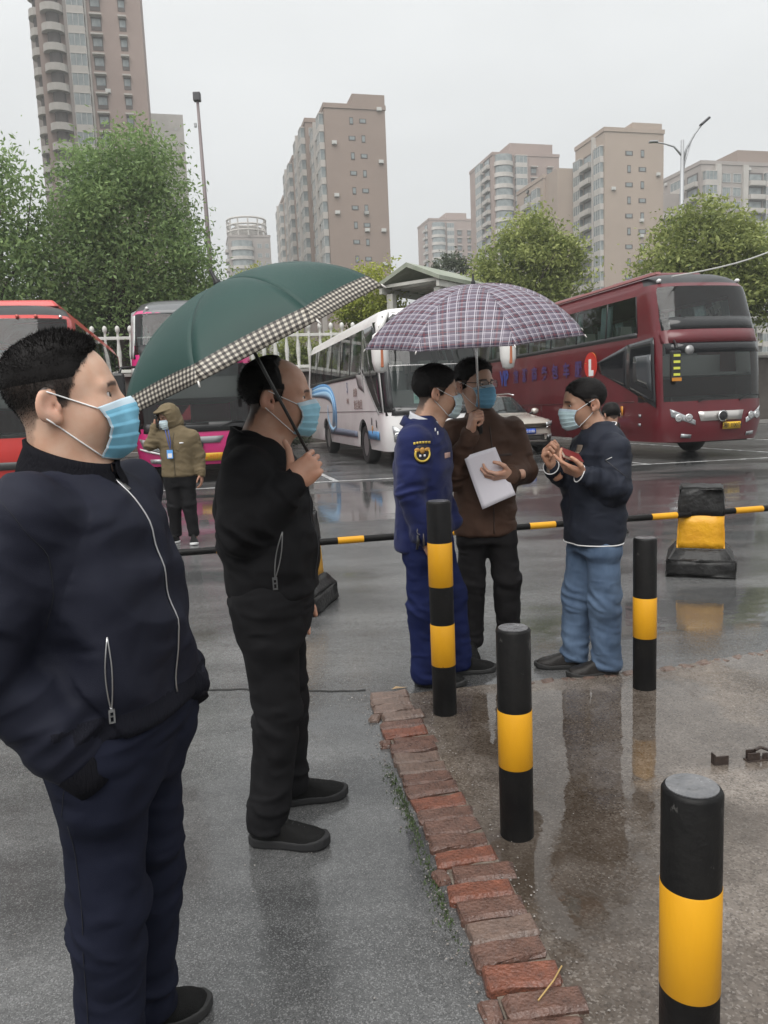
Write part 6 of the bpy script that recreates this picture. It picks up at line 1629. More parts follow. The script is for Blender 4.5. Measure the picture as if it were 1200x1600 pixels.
def umbrella(label, c, axis, Rr, depth, shaft_len, panel_m, trim_m, trim_t, roll, shaft_m, rib=8, grip=None, shaft_r=.0055, sag=.03, arc=1.2):
    """c: centre of the rim, axis: up the shaft"""
    e = empty('umbrella', tuple(c), 0, label, 'umbrella')
    M_ = rot_to(axis); e.matrix_world = Matrix.Translation(tuple(c)) @ Matrix(M_.tolist()).to_4x4()
    ribp = lambda ph, t: A(Rr * math.sin(t * arc) / math.sin(arc) * math.cos(ph), Rr * math.sin(t * arc) / math.sin(arc) * math.sin(ph), depth * ((math.cos(t * arc) - math.cos(arc)) / (1 - math.cos(arc))))
    for k_ in range(rib):
        p0, p1 = roll + 2 * math.pi * k_ / rib, roll + 2 * math.pi * (k_ + 1) / rib
        nu, nv = 13, 25; G = np.zeros((nu, nv, 3)); UV = np.zeros((nu, nv, 2)); hw = math.sin(math.pi / rib)
        for j, t in enumerate(np.linspace(.02, 1, nv)):
            a, b = ribp(p0, t), ribp(p1, t)
            for i, s in enumerate(np.linspace(0, 1, nu)):
                q = a * (1 - s) + b * s; ctr = 4 * s * (1 - s)
                q = q + A(0, 0, .012 * ctr * math.sin(math.pi * t)); q[:2] *= 1 - sag * ctr * t ** 4
                if t > .97: q[2] -= .0
                G[i, j] = q; UV[i, j] = ((s - .5) * 2 * hw * t * Rr, t * Rr * 1.25)
        fm = [1 if (j + .5) / (nv - 1) > trim_t else 0 for i in range(nu - 1) for j in range(nv - 1)]
        o = grid_sheet('panel', G, [panel_m, trim_m], e, .0012, True, fm=fm)
        uvl = o.data.uv_layers.new(name='UVMap'); U = UV.reshape(-1, 2)
        li = np.zeros(len(o.data.loops), dtype=np.int32); o.data.loops.foreach_get('vertex_index', li)
        uvl.data.foreach_set('uv', U[li].astype(np.float32).ravel())
        MB().tube([ribp(p0, t) - A(0, 0, .006) for t in np.linspace(.04, 1.0, 10)], .0022, 5).build('rib', mat('rib_steel', (.25, .25, .26), .35, .8), e, True)
        MB().tube([A(0, 0, depth * .25), ribp(p0, .55) - A(0, 0, .008)], .0018, 5).build('stretcher', mat('rib_steel', (.25, .25, .26), .35, .8), e, True)
        tp = ribp(p0, 1.0); d_ = (tp - ribp(p0, .95)); d_ /= np.linalg.norm(d_); MB().tube([tp - d_ * .004, tp + d_ * .014], .003, 6).build('rib_tip', mat('tip_white', (.6, .58, .55), .5), e, True)
    MB().tube([A(0, 0, -shaft_len), A(0, 0, depth + .01)], shaft_r, 10).build('shaft', shaft_m, e, True)
    MB().lathe([(.014, depth - .01), (.012, depth + .012), (.007, depth + .02), (.005, depth + .05), (.002, depth + .055)], 10).build('ferrule', BLKP, e, True)
    if grip: MB().lathe([(.011, -shaft_len - .02), (.016, -shaft_len - .012), (.0145, -shaft_len + .05), (.016, -shaft_len + .09), (.008, -shaft_len + .1)], 14).build('handle', grip, e, True)
    return e
GRN = mat('umbrella_green', (.009, .046, .038), .45, col2=(.007, .037, .031), vscale=4, bump=.2, bscale=700, spec=.3)
umbrella('dark green umbrella with a checked trim held over the man in black', (-.394, 2.5, 1.713), (-.41, -.15, .91), .465, .225, .42, GRN, check_mat('trim_gingham', 'gingham'), .862, R(12), mat('shaft_black', (.02, .02, .02), .3))
PLD = check_mat('plaid_cloth', 'plaid')
umbrella('purple plaid umbrella held by the man in brown', (.535, 4.24, 1.862), (-.04, -.15, .985), .61, .285, .5, PLD, PLD, 2.0, R(10), mat('shaft_steel', (.6, .6, .6), .25, 1.0), grip=mat('handle_black', (.015, .015, .015), .5), shaft_r=.0065, sag=.05, arc=1.0)

# ---- sheet of paper, notebook, keys
C4 = [A(.455, 4.272, 1.227), A(.630, 4.262, 1.274), A(.738, 4.255, 1.005), A(.552, 4.262, .927)]
G = np.zeros((9, 13, 3))
for i in range(9):
    for j in range(13):
        u, v = i / 8, j / 12
        q = (C4[0] * (1 - u) + C4[1] * u) * (1 - v) + (C4[3] * (1 - u) + C4[2] * u) * v
        q[1] += .008 * math.sin(v * 3.1) - .012 * abs(v - .5) + .006 * math.sin(u * 3.1 + v)
        G[i, j] = q
o = grid_sheet('paper_sheet', G - C4[0], mat('paper_white', (.72, .7, .76), .7, bump=.05, bscale=30), None, .0008); o.location = tuple(C4[0])
tag(o, 'white folded paper sheet in the hand of the man in brown', 'paper')
nb = empty('notebook', (.972, 3.955, 1.222), R(20), 'small dark red notebook held by the man in jeans', 'notebook')
nb.rotation_euler = (R(28), R(22), R(15))
MB().box((0, 0, 0), (.115, .085, .004)).build('cover', mat('cover_red', (.16, .015, .015), .35), nb, bevel=.0015)
MB().box((0, 0, .0085), (.111, .081, .0125)).build('pages', mat('pages_cream', (.5, .42, .34), .7), nb)
MB().box((0, 0, .017), (.115, .085, .004)).build('cover', mat('cover_red', (.16, .015, .015), .35), nb, bevel=.0015)
kf = empty('key_fob', (.165, 3.845, .84), 0, 'black car key fob hanging at the hip of the uniformed man', 'key fob')
MB().tube([(0, 0, .03), (.002, -.004, 0), (-.006, -.004, -.045)], [.008, .017, .012], 10, flat=.5).build('fob', BLKP, kf, True)
MB().tube([(.03 + .0 * t, -.004, .035 - t * .08) for t in (0, .5, 1)], [.006, .009, .007], 8, flat=.5).build('fob', mat('fob_grey', (.06, .05, .05), .4), kf, True)
MB().tube([(.012 + .014 * math.cos(t), 0, .045 + .014 * math.sin(t)) for t in np.linspace(0, 6.28, 16)], .0016, 5, False).build('key_ring', CHRM, kf, True)
for dx in (0, .02): MB().tube([(dx, .0, .055), (dx + .002, .01, .085)], .003, 5).build('clip', CHRM, kf, True)
# ---------------------------------------------------------------- the seven people
def cloth(name, c, rough=.7, f=.9, bs=700, b=.25, sheen=.0, vs_=5, spec=.1, wr=1.0, wsc=7):
    """woven cloth: fine weave bump over broad creased wrinkles"""
    m = mat(name, c, rough, col2=tuple(q * f for q in c), vscale=vs_, bump=b, bscale=bs, sheen=sheen, spec=spec)
    wrinkle(m, wr, wsc)
    return m
def wrinkle(m, wr, wsc):
    nt = m.node_tree; n = nt.nodes.new; l = nt.links.new
    if any(q.label == 'wrinkle' for q in nt.nodes): return
    fine = [q for q in nt.nodes if q.type == 'BUMP'][0]
    tc = n('ShaderNodeTexCoord'); mp = n('ShaderNodeMapping'); mp.inputs['Scale'].default_value = (1, 1, 1.5); mp.inputs['Rotation'].default_value = (.5, .35, 0)
    z = n('ShaderNodeTexNoise'); z.noise_type = 'RIDGED_MULTIFRACTAL'; z.inputs['Scale'].default_value = wsc; z.inputs['Detail'].default_value = 2.0; z.inputs['Distortion'].default_value = .8
    b2 = n('ShaderNodeBump'); b2.label = 'wrinkle'; b2.inputs['Strength'].default_value = wr; b2.inputs['Distance'].default_value = .014
    l(tc.outputs['Object'], mp.inputs[0]); l(mp.outputs[0], z.inputs['Vector']); l(z.outputs['Fac'], b2.inputs['Height']); l(b2.outputs[0], fine.inputs['Normal'])
NAVY = cloth('navy_nylon', (.017, .0185, .03), .55, .8)
NAVYT = cloth('navy_twill', (.0115, .0135, .026), .8, .8)
RIBK = mat('black_rib', (.009, .009, .012), .85, bump=.5, bscale=260, vmap=(1, 1, .05), spec=.08)
BLK = cloth('black_jacket', (.0115, .0113, .0125), .72, .85)
BLKT = cloth('black_trousers', (.0125, .0123, .0135), .8, .85)
BLUE = cloth('uniform_blue', (.014, .02, .082), .7, .85, sheen=.1)
BLUET = cloth('uniform_trousers', (.012, .018, .07), .75, .85)
BRN = cloth('brown_jacket', (.1, .058, .042), .6, .75, vs_=9)
DKT = cloth('dark_trousers', (.019, .018, .019), .8, .85)
GREYJ = cloth('slate_jacket', (.026, .03, .043), .55, .75)
JEAN = mat('blue_denim', (.115, .175, .27), .85, col2=(.05, .085, .15), vscale=7, vdet=6, bump=.35, bscale=900, vmap=(1, 1, .45))
wrinkle(JEAN, .5, 10)
KHAKI = cloth('khaki_shell', (.16, .125, .075), .65, .8)
SILV = mat('zip_silver', (.5, .5, .5), .3, 1.0)
DZIP = mat('zip_dark', (.05, .05, .055), .4, .6)
BSHOE = mat('black_shoe', (.009, .009, .009), .65, bump=.5, bscale=400, spec=.15)
LSHOE = mat('dark_leather', (.018, .016, .015), .4, spec=.3, bump=.3, bscale=200)

def on(root, p): return (p[0] - root[0], p[1] - root[1], p[2])
GRIP = [(62, 88, 50), (66, 90, 52), (70, 92, 54), (74, 92, 54)]

def pocket_zip(P, m, a, b, d, pull=True, gap=.004, r=.0016):
    """open pocket zip: two toothed tapes that meet at both ends, with a puller"""
    a = A(*a); b = A(*b); s = np.cross(b - a, A(*d)); s /= np.linalg.norm(s)
    for k_ in (-1, 1):
        pts = [a + (b - a) * t + s * k_ * gap * math.sin(math.pi * t) for t in np.linspace(0, 1, 14)]
        seam(P['jb'], pts, d, r, m, P['jacket'], 'pocket_zip', .0012)
    if pull:
        h, n = on_mesh(P['jb'], b - A(*d) * .6, d)
        if h is not None:
            mb = MB(); Rm = rot_to(n); q = h + n * .004
            up = A(0, 0, 1) - n * n[2]; up /= np.linalg.norm(up); sd = np.cross(up, n); Rm = np.stack([sd, up, n], 1)
            sc = r / .0016
            for dx, dy, w, hh in ((0, .004, .012, .006), (-.0045, -.012, .003, .028), (.0045, -.012, .003, .028), (0, -.024, .012, .004), (0, -.009, .009, .003)):
                mb.box(q + Rm @ (A(dx, dy, 0) * sc), (w * sc, hh * sc, .003), rot=Rm)
            mb.build('zip_puller', m, P['jacket'])

def front_zip(P, spec, m, z0, z1, r=.0022, ang=0.0, off=.0015, n=30):
    f = spec['yaw'] + ang; d = A(-math.cos(f), -math.sin(f), 0)
    rows = sorted(spec['torso'])
    cx = lambda z: np.interp(z, [q[0] for q in rows], [q[1] for q in rows]); cyy = lambda z: np.interp(z, [q[0] for q in rows], [q[2] for q in rows])
    pts = [A(cx(z), cyy(z), z) for z in np.linspace(z0, z1, n)]
    return seam(P['jb'], pts, d, r, m, P['jacket'], 'front_zip', off)

def patch_on(P, c, d, w, h, m, name, parent, off=.0015, nu=7, nv=7, up=(0, 0, 1), shape=None, tree=None):
    """a flat patch wrapped on the garment: centre c, seen along d"""
    d = A(*d); d /= np.linalg.norm(d); up = A(*up); x = np.cross(d, up); x /= np.linalg.norm(x); y = np.cross(x, d)
    G = np.zeros((nu, nv, 3)); tree = tree or P['jb']
    for i in range(nu):
        for j in range(nv):
            u, v = i / (nu - 1) * 2 - 1, j / (nv - 1) * 2 - 1
            if shape == 'disc':
                rr = max(abs(u), abs(v)); t = math.hypot(u, v) or 1; u, v = u / t * rr, v / t * rr
            p = A(*c) + x * u * w / 2 + y * v * h / 2
            q, n = on_mesh(tree, p - d * .4, d)
            if q is None: q, n = p, -d
            G[i, j] = q - d * off
    return grid_sheet(name, G, m, parent, .0008)

# ---- 1: man in front, hands in pockets
r1 = (-.62, 1.62)
root = empty('person', (*r1, 0), 0, 'man nearest the camera in a navy bomber jacket, hands in trouser pockets, blue mask', 'person')
S1 = dict(key='man_front', skin=(.62, .42, .315), yaw=R(-12),
    head=dict(pos=(-.03, .0, 1.552), yaw=R(19), pitch=.13, roll=0, sc=1.04, fat=.011, hair='fade', strands=16000, flow=(.12, 0, .3), lift=.6, len=.5, dense=.98, lid=.0048),
    neck=((-.04, .005, 1.40), .071),
    torso=[(.86, .018, 0, .14, .185), (.95, .024, 0, .148, .19), (1.08, .016, 0, .154, .195), (1.2, .002, 0, .15, .2), (1.3, -.014, 0, .138, .2), (1.36, -.025, 0, .12, .185), (1.395, -.035, 0, .095, .13), (1.415, -.035, 0, .085, .1)],
    arms=[dict(p=[(-.055, -.185, 1.345), (-.145, -.25, 1.08), (-.015, -.185, .865)], r=[.08, .068, .053]),
          dict(p=[(.015, .187, 1.345), (.02, .24, 1.08), (.12, .14, .9)], r=[.075, .06, .048])],
    legs=[dict(p=[(.005, -.085, .87), (-.008, -.095, .47), (-.04, -.105, .08)], r=[.1, .076, .064]),
          dict(p=[(.04, .085, .87), (.025, .1, .47), (-.012, .11, .08)], r=[.098, .072, .062])],
    jacket=dict(hem=.89, mat=NAVY, h=.006, fold=.019, band=(mat('navy_rib', (.012, .0125, .018), .85, bump=.5, bscale=260, vmap=(1, 1, .05), spec=.08), .05), k=.05, cuffs=[dict(arm=0, mat=RIBK, len=.05), dict(arm=1, mat=RIBK, len=.045)]),
    trousers=dict(mat=NAVYT, h=.007, fold=.015, bulge=[((.015, -.155, .79), (.06, .045, .09)), ((.1, .13, .82), (.05, .05, .07))], rows=[(.72, .012, 0, .1, .15), (.85, .014, 0, .13, .172), (.93, .016, 0, .118, .155), (.97, 0, 0, .12, .16)]),
    shoes=[dict(at=(-.03, -.12), yaw=R(-20), mat=BSHOE), dict(at=(-.06, .115), yaw=R(20), mat=BSHOE)],
    mask=dict(col=(.2, .5, .68), bot=-.122, top=-.011, wide=66))
P = person(root, S1)
collar(root, (-.03, 0, 1.40), R(-12), .107, .104, .068, RIBK, gap=.1, drop=.042, flare=.87, back=.018)
front_zip(P, S1, SILV, 1.40, .93, .0021)
_h, _n = on_mesh(P['jb'], (.3 * math.cos(R(-12)), .3 * math.sin(R(-12)), 1.385), (-math.cos(R(-12)), -math.sin(R(-12)), 0))
if _h is not None:
    _q = np.array(_h) + _n * .004; mb = MB()
    _y = A(0, 0, 1) - _n * _n[2]; _y /= np.linalg.norm(_y); _Rm = np.stack([np.cross(_y, _n), _y, _n], 1)
    for dx, dy, w, hh in ((0, .004, .012, .008), (-.0042, -.012, .003, .026), (.0042, -.012, .003, .026), (0, -.024, .011, .004)): mb.box(_q + _Rm @ A(dx, dy, 0), (w, hh, .003), rot=_Rm)
    mb.build('zip_puller', SILV, P['jacket'])
pocket_zip(P, SILV, on(r1, (-.546, 1.45, 1.105)), on(r1, (-.551, 1.45, .955)), (-.25, 1, 0), gap=.006)
_t = []
for d_ in ((-.42651, .94654, -.45846), (-.40813, .94666, -.45757), (-.42284, .94493, -.47018)):
    _q, _n = on_mesh(P['tb'], (-r1[0], -r1[1], CAM_H), d_)
    if _q is not None: _t.append(_q + _n * .004)
if len(_t) == 3: MB().add(_t + [q - A(0, -.003, 0) for q in _t], [(0, 1, 2), (5, 4, 3), (0, 3, 4, 1), (1, 4, 5, 2), (2, 5, 3, 0)]).build('pocket_lining', mat('lining_white', (.7, .7, .72), .8), P['trousers'])
for pts_ in ([(.02, -.3, .88), (-.03, -.3, .8), (-.045, -.3, .74)], [(-.035, -.3, .72), (-.03, -.3, .5), (-.05, -.3, .2), (-.055, -.3, .1)]):
    seam(P['tb'], pts_, (0, 1, 0), .0011, mat('seam_dark', (.006, .007, .012), .8), P['trousers'], 'side_seam', .0004, n=26, ns=4)
seam(P['jb'], [(-.1, -.4, 1.42), (-.04, -.4, 1.36), (-.0, -.4, 1.28), (.0, -.4, 1.2), (-.03, -.4, 1.13)], (0, 1, 0), .0012, mat('seam_dark', (.006, .007, .012), .8), P['jacket'], 'armhole_seam', .0004, n=26, ns=4)

# ---- 2: man with green umbrella
r2 = (-.40, 2.70)
root = empty('person', (*r2, 0), 0, 'man in all black with receding hair holding the dark green umbrella', 'person')
S2 = dict(key='man_black', skin=(.54, .33, .24), yaw=R(-4),
    head=dict(pos=(.045, .012, 1.558), yaw=R(7), pitch=-.02, sc=1.11, fat=.006, hair='recede', strands=6000, flow=(-.6, 0, -.2), lift=.25, len=.9, lid=.0022),
    neck=((-.035, 0, 1.39), .07),
    torso=[(.87, -.012, 0, .152, .18), (.95, -.01, 0, .163, .188), (1.05, -.014, 0, .17, .195), (1.18, -.026, 0, .166, .2), (1.28, -.028, 0, .152, .2), (1.35, -.03, 0, .122, .18), (1.41, -.04, 0, .09, .13), (1.44, -.042, 0, .072, .08)],
    arms=[dict(p=[(-.045, -.18, 1.325), (-.085, -.2, 1.125), (.085, -.185, 1.265)], r=[.078, .062, .05]),
          dict(p=[(-.03, .185, 1.325), (-.06, .24, 1.07), (.02, .24, .84)], r=[.08, .066, .05])],
    legs=[dict(p=[(-.025, -.09, .88), (-.005, -.11, .47), (-.06, -.15, .08)], r=[.112, .08, .068]),
          dict(p=[(-.015, .09, .88), (.0, .1, .47), (.0, .13, .08)], r=[.108, .078, .064])],
    hands=[dict(wrist=(.1, -.178, 1.285), d=(.8, .12, .6), palm=(-.15, 1, -.1), side=1, curl=GRIP, thumb=[(.5, .7, -.45), (.45, .8, -.3), (.2, .9, .1)], sc=1.05),
           dict(wrist=(.03, .24, .82), d=(.15, 0, -1), palm=(0, -1, 0), side=-1, curl=(15, 20, 15))],
    jacket=dict(hem=.88, mat=BLK, fold=.016, cuffs=[dict(arm=0, mat=BLK, len=.03), dict(arm=1, mat=BLK)]),
    trousers=dict(mat=BLKT, fold=.013, rows=[(.72, -.01, 0, .12, .165), (.85, -.015, 0, .145, .18), (.93, -.005, 0, .13, .165), (.97, 0, 0, .12, .16)]),
    shoes=[dict(at=(-.035, -.155), yaw=R(-8), mat=BSHOE, solemat=mat('grey_sole', (.025, .025, .026), .7, spec=.2), sole=.032, s=1.02), dict(at=(.02, .135), yaw=R(12), mat=BSHOE, solemat=mat('grey_sole', (.025, .025, .026), .7, spec=.2), sole=.03, s=1.0)],
    mask=dict(col=(.3, .58, .72)))
P = person(root, S2)
collar(root, (-.042, 0, 1.39), R(-4), .095, .093, .07, BLK, gap=.5, drop=.05, flare=.86, back=.015)
front_zip(P, S2, DZIP, 1.36, .92, .0022)
pocket_zip(P, mat('zip_grey', (.22, .22, .22), .35, .8), on(r2, (-.338, 2.5, 1.125)), on(r2, (-.372, 2.5, .965)), (-.1, 1, 0), gap=.008, r=.0022)

# ---- 3: man in blue uniform
r3 = (.22, 4.10)
root = empty('person', (*r3, 0), 0, 'man in royal blue uniform jacket with yellow arm badge and white collar', 'person')
S3 = dict(key='man_uniform', skin=(.56, .36, .26), yaw=R(-20),
    head=dict(pos=(.083, .012, 1.573), yaw=R(14), pitch=-.03, sc=1.1, fat=.004, hair='full', strands=4500, flow=(.3, 0, -.1), lift=.3, len=.7),
    neck=((.0, 0, 1.39), .064),
    torso=[(.75, -.015, 0, .142, .175), (.88, -.01, 0, .146, .178), (1.02, -.005, 0, .142, .18), (1.18, 0, 0, .15, .198), (1.3, .0, 0, .142, .2), (1.37, .005, 0, .118, .18), (1.42, .005, 0, .088, .125), (1.45, .01, 0, .07, .078)],
    arms=[dict(p=[(-.06, -.175, 1.335), (-.085, -.21, 1.07), (-.01, -.2, .86)], r=[.078, .066, .054]),
          dict(p=[(.06, .175, 1.335), (.09, .21, 1.07), (.16, .13, .88)], r=[.078, .064, .05])],
    legs=[dict(p=[(-.015, -.085, .8), (-.025, -.08, .46), (-.02, -.06, .07)], r=[.1, .088, .084]),
          dict(p=[(.04, .085, .8), (.13, .1, .46), (.16, .1, .07)], r=[.1, .086, .08])],
    hands=[dict(wrist=(.0, -.2, .85), d=(.35, .05, -1), palm=(0, 1, 0), side=1, curl=(30, 45, 30))],
    jacket=dict(hem=.75, mat=BLUE, fold=.013, cuffs=[dict(arm=0, mat=BLUE, len=.02)]),
    trousers=dict(mat=BLUET, fold=.012, cut=.03, rows=[(.7, .01, 0, .12, .165), (.82, 0, 0, .115, .15), (.9, 0, 0, .11, .15)]),
    shoes=[dict(at=(.0, -.055), yaw=R(-10), mat=BSHOE), dict(at=(.19, .105), yaw=R(8), mat=BSHOE, s=1.02)],
    mask=dict(col=(.55, .68, .7)), strapw=1.2)
P = person(root, S3)
collar(root, (.02, 0, 1.42), R(-20), .09, .09, .058, mat('white_shirt', (.62, .63, .66), .8), gap=.35, drop=.05, flare=.9, back=.012, name='shirt_collar')
collar(root, (.012, 0, 1.395), R(-20), .1, .1, .045, BLUE, gap=.55, drop=.055, flare=1.0, back=.03, fold=.7, name='jacket_collar')
YEL = mat('badge_gold', (.6, .43, .07), .5); BLKB = mat('badge_black', (.012, .012, .02), .6)
bc = A(.21 - r3[0], 3.95 - r3[1], 1.276); bd = (.05, 1, .0)
patch_on(P, bc, bd, .088, .1, BLKB, 'arm_badge', P['jacket'], .003, shape='disc')
tr_ = P['jb']
def ring_on(c, d, rad, r, a0, a1, m, name, off=.005):
    pts = []
    for a in np.linspace(a0, a1, 22):
        q, n = on_mesh(tr_, A(*c) + A(math.cos(a) * rad, 0, math.sin(a) * rad) - A(*d) * .4, d)
        if q is not None: pts.append(q - A(*d) * off)
    MB().tube(pts, r, 5).build(name, m, P['jacket'], True)
ring_on(bc, bd, .036, .0058, R(150), R(390), YEL, 'badge_ring')
for dx, dz, w, h in ((-.026, .022, .03, .02), (.026, .022, .03, .02), (0, .018, .026, .034)):
    patch_on(P, bc + A(dx, 0, dz), bd, w, h, mat('badge_eagle', (.5, .26, .06), .5), 'badge_wing', P['jacket'], .005, 4, 4, shape='disc')
for dx in (-.011, .011): patch_on(P, bc + A(dx, 0, -.008), bd, .01, .012, mat('lining_white', (.7, .7, .72), .8), 'badge_mark', P['jacket'], .006, 3, 3)
for i in range(6): patch_on(P, bc + A(-.038 + i * .015, 0, .055 + .004 * math.cos((i - 2.5) * .5)), bd, .011, .012, YEL, 'badge_letter', P['jacket'], .0045, 3, 3)
patch_on(P, on(r3, (.345, 3.9, 1.255)), (0, 1, 0), .035, .028, mat('name_tag', (.55, .35, .3), .4), 'name_badge', P['jacket'], .004, 4, 4)
for dx, dz in ((0, 0), (.012, -.018)): patch_on(P, on(r3, (.283 + dx, 3.9, 1.375 + dz)), (0, 1, .2), .007, .014, mat('lining_white', (.7, .7, .72), .8), 'epaulette_stud', P['jacket'], .004, 3, 3)

# ---- 4: man in brown with plaid umbrella
r4 = (.60, 4.5)
root = empty('person', (*r4, 0), 0, 'man in brown jacket and glasses holding a white sheet and the plaid umbrella', 'person')
S4 = dict(key='man_brown', skin=(.58, .39, .3), yaw=R(-78),
    head=dict(pos=(-.045, .0, 1.615), yaw=R(-52), pitch=.02, sc=1.13, hair='short', strands=4500, flow=(.1, 0, .4), lift=.6, len=.7),
    neck=((-.01, .02, 1.42), .062),
    torso=[(.745, 0, 0, .13, .182), (.9, 0, 0, .136, .185), (1.05, 0, 0, .136, .187), (1.2, 0, 0, .137, .195), (1.31, 0, 0, .127, .193), (1.38, 0, .005, .105, .165), (1.44, 0, .01, .082, .11), (1.47, -.005, .01, .066, .075)],
    arms=[dict(p=[(-.175, -.02, 1.36), (-.215, -.1, 1.1), (-.115, -.235, 1.335)], r=[.074, .066, .05]),
          dict(p=[(.175, .03, 1.36), (.225, -.02, 1.12), (.135, -.2, 1.11)], r=[.074, .066, .05])],
    legs=[dict(p=[(-.08, .0, .8), (-.095, 0, .46), (-.1, .04, .07)], r=[.09, .078, .068]),
          dict(p=[(.08, .0, .8), (.115, -.02, .46), (.13, .05, .07)], r=[.09, .078, .07])],
    hands=[dict(wrist=(-.11, -.245, 1.355), d=(.2, -.3, .92), palm=(1, .25, -.1), side=1, curl=GRIP, thumb=[(.5, .7, -.45), (.6, .5, -.5), (.4, .5, -.3)], sc=1.08),
           dict(wrist=(.12, -.215, 1.11), d=(-.95, -.2, -.05), palm=(.15, .6, .7), side=-1, curl=(26, 38, 25), sc=1.08)],
    jacket=dict(hem=.75, mat=BRN, fold=.016, cuffs=[dict(arm=0, mat=BRN, len=.02), dict(arm=1, mat=BRN, len=.02)]),
    trousers=dict(mat=DKT, fold=.012, cut=.06, rows=[(.7, 0, 0, .12, .165), (.82, 0, 0, .1, .145), (.9, 0, 0, .1, .145)]),
    shoes=[dict(at=(-.105, -.03), yaw=R(-95), mat=BSHOE, solemat=mat('white_sole', (.6, .6, .6), .6)), dict(at=(.13, -.02), yaw=R(-75), mat=BSHOE, solemat=mat('white_sole', (.6, .6, .6), .6))],
    mask=dict(col=(.17, .42, .62)), strapw=1.2)
P = person(root, S4)
P4 = P
collar(root, (-.003, .01, 1.42), R(-78), .088, .09, .05, BRN, gap=.5, drop=.05, flare=.95, back=.012, fold=.8, name='collar')
front_zip(P, S4, mat('brown_placket', (.045, .026, .02), .6), 1.38, .77, .004)
patch_on(P, (.1, -.2, 1.22), (0, 1, 0), .095, .012, mat('brown_placket', (.045, .026, .02), .6), 'pocket_flap', P['jacket'], .003)
# glasses
GL = mat('spectacle_frame', (.02, .008, .008), .3); g = empty('glasses', (0, 0, 0), parent=root)
rims = MB()
for s in (-1, 1):
    c = A(.104, s * .034, .006); pts = []
    for a in np.linspace(0, 2 * math.pi, 25):
        ca, sa = math.cos(a), math.sin(a); e = 2 / 3.2
        pts.append(c + A(-abs(ca) * .004 * (1 if ca * s > 0 else 0), .027 * abs(ca) ** e * np.sign(ca), .0175 * abs(sa) ** e * np.sign(sa)))
    MB().tube(P['toW'](np.array(pts)), .0019, 6, False).build('rim', GL, g, True)
    MB().tube(P['toW'](np.array([c + A(-.006, s * .028, .008), A(.075, s * .077, .014), A(.0, s * .084, .02), A(-.02, s * .085, .012)])), .0022, 6).build('temple_arm', GL, g, True)
    q = P['toW'](np.array(pts[:-1])); from_np('lens', q, [tuple(range(len(q)))], glass('lens_glass', (.92, .94, .95), .02, .97), g)
MB().tube(P['toW'](np.array([A(.105, -.008, .01), A(.109, 0, .013), A(.105, .008, .01)])), .0018, 6).build('bridge', GL, g, True)

# ---- 5: man in slate jacket and jeans
r5 = (1.15, 4.17)
root = empty('person', (*r5, 0), 0, 'man in slate jacket and blue jeans facing left, red notebook in hand', 'person')
S5 = dict(key='man_jeans', skin=(.48, .3, .215), yaw=R(-168),
    head=dict(pos=(-.047, .012, 1.482), yaw=R(-177), pitch=-.06, sc=1.08, hair='buzz', strands=3500, flow=(.2, 0, .1), lift=.3, len=.7),
    neck=((.035, 0, 1.30), .06),
    torso=[(.725, 0, 0, .145, .17), (.85, .003, 0, .155, .18), (1.0, .008, 0, .157, .187), (1.12, .02, 0, .155, .19), (1.22, .03, 0, .145, .187), (1.29, .035, 0, .122, .17), (1.34, .037, 0, .09, .12), (1.37, .037, 0, .07, .078)],
    arms=[dict(p=[(.06, -.17, 1.25), (.06, -.205, 1.045), (-.1, -.235, 1.12)], r=[.072, .063, .05]),
          dict(p=[(-.0, .175, 1.255), (-.06, .17, 1.03), (-.225, -.05, 1.15)], r=[.076, .066, .048])],
    legs=[dict(p=[(.02, -.085, .76), (.035, -.09, .42), (.045, -.08, .07)], r=[.092, .082, .074]),
          dict(p=[(-.02, .085, .76), (-.075, .07, .42), (-.1, .06, .07)], r=[.092, .08, .072])],
    hands=[dict(wrist=(-.115, -.238, 1.125), d=(-.85, .0, .42), palm=(.3, .35, .85), side=-1, curl=[(5, 12, 8), (30, 35, 20), (38, 40, 25), (40, 42, 25)], thumb=[(.6, .7, -.2), (.9, .3, -.2), (.95, 0, -.2)], sc=1.08),
           dict(wrist=(-.24, -.075, 1.165), d=(-.45, -.2, .85), palm=(.75, -.6, .2), side=1, curl=GRIP, thumb=[(.5, .6, -.5), (.9, .2, -.3), (1, 0, .1)], sc=1.08)],
    jacket=dict(hem=.735, mat=GREYJ, fold=.02, cuffs=[dict(arm=0, mat=GREYJ, len=.022), dict(arm=1, mat=GREYJ, len=.022)]),
    trousers=dict(mat=JEAN, fold=.016, cut=.04, rows=[(.68, 0, 0, .12, .165), (.77, 0, 0, .105, .14), (.82, 0, 0, .095, .13)]),
    shoes=[dict(at=(.015, -.09), yaw=R(185), mat=LSHOE, s=1.02), dict(at=(-.13, .055), yaw=R(172), mat=LSHOE)],
    mask=dict(col=(.55, .72, .76), top=-.012), strapw=1.25)
P = person(root, S5)
WHT = mat('white_piping', (.7, .7, .7), .7)
c5 = collar(root, (.037, 0, 1.315), R(-168), .088, .09, .055, GREYJ, gap=.75, drop=.06, flare=.95, back=.015)
pts = []
for t in np.linspace(.75, 2 * math.pi - .75, 30):
    f_, s_ = math.cos(t), math.sin(t); u = .088 * .95 * f_; v = .09 * .95 * s_; yw = R(-168)
    pts.append((.037 + u * math.cos(yw) - v * math.sin(yw), u * math.sin(yw) + v * math.cos(yw), 1.315 + .057 - .06 * (f_ + 1) / 2 + .015 * (1 - f_) / 2))
MB().tube(pts, .003, 6).build('collar_piping', WHT, c5, True)
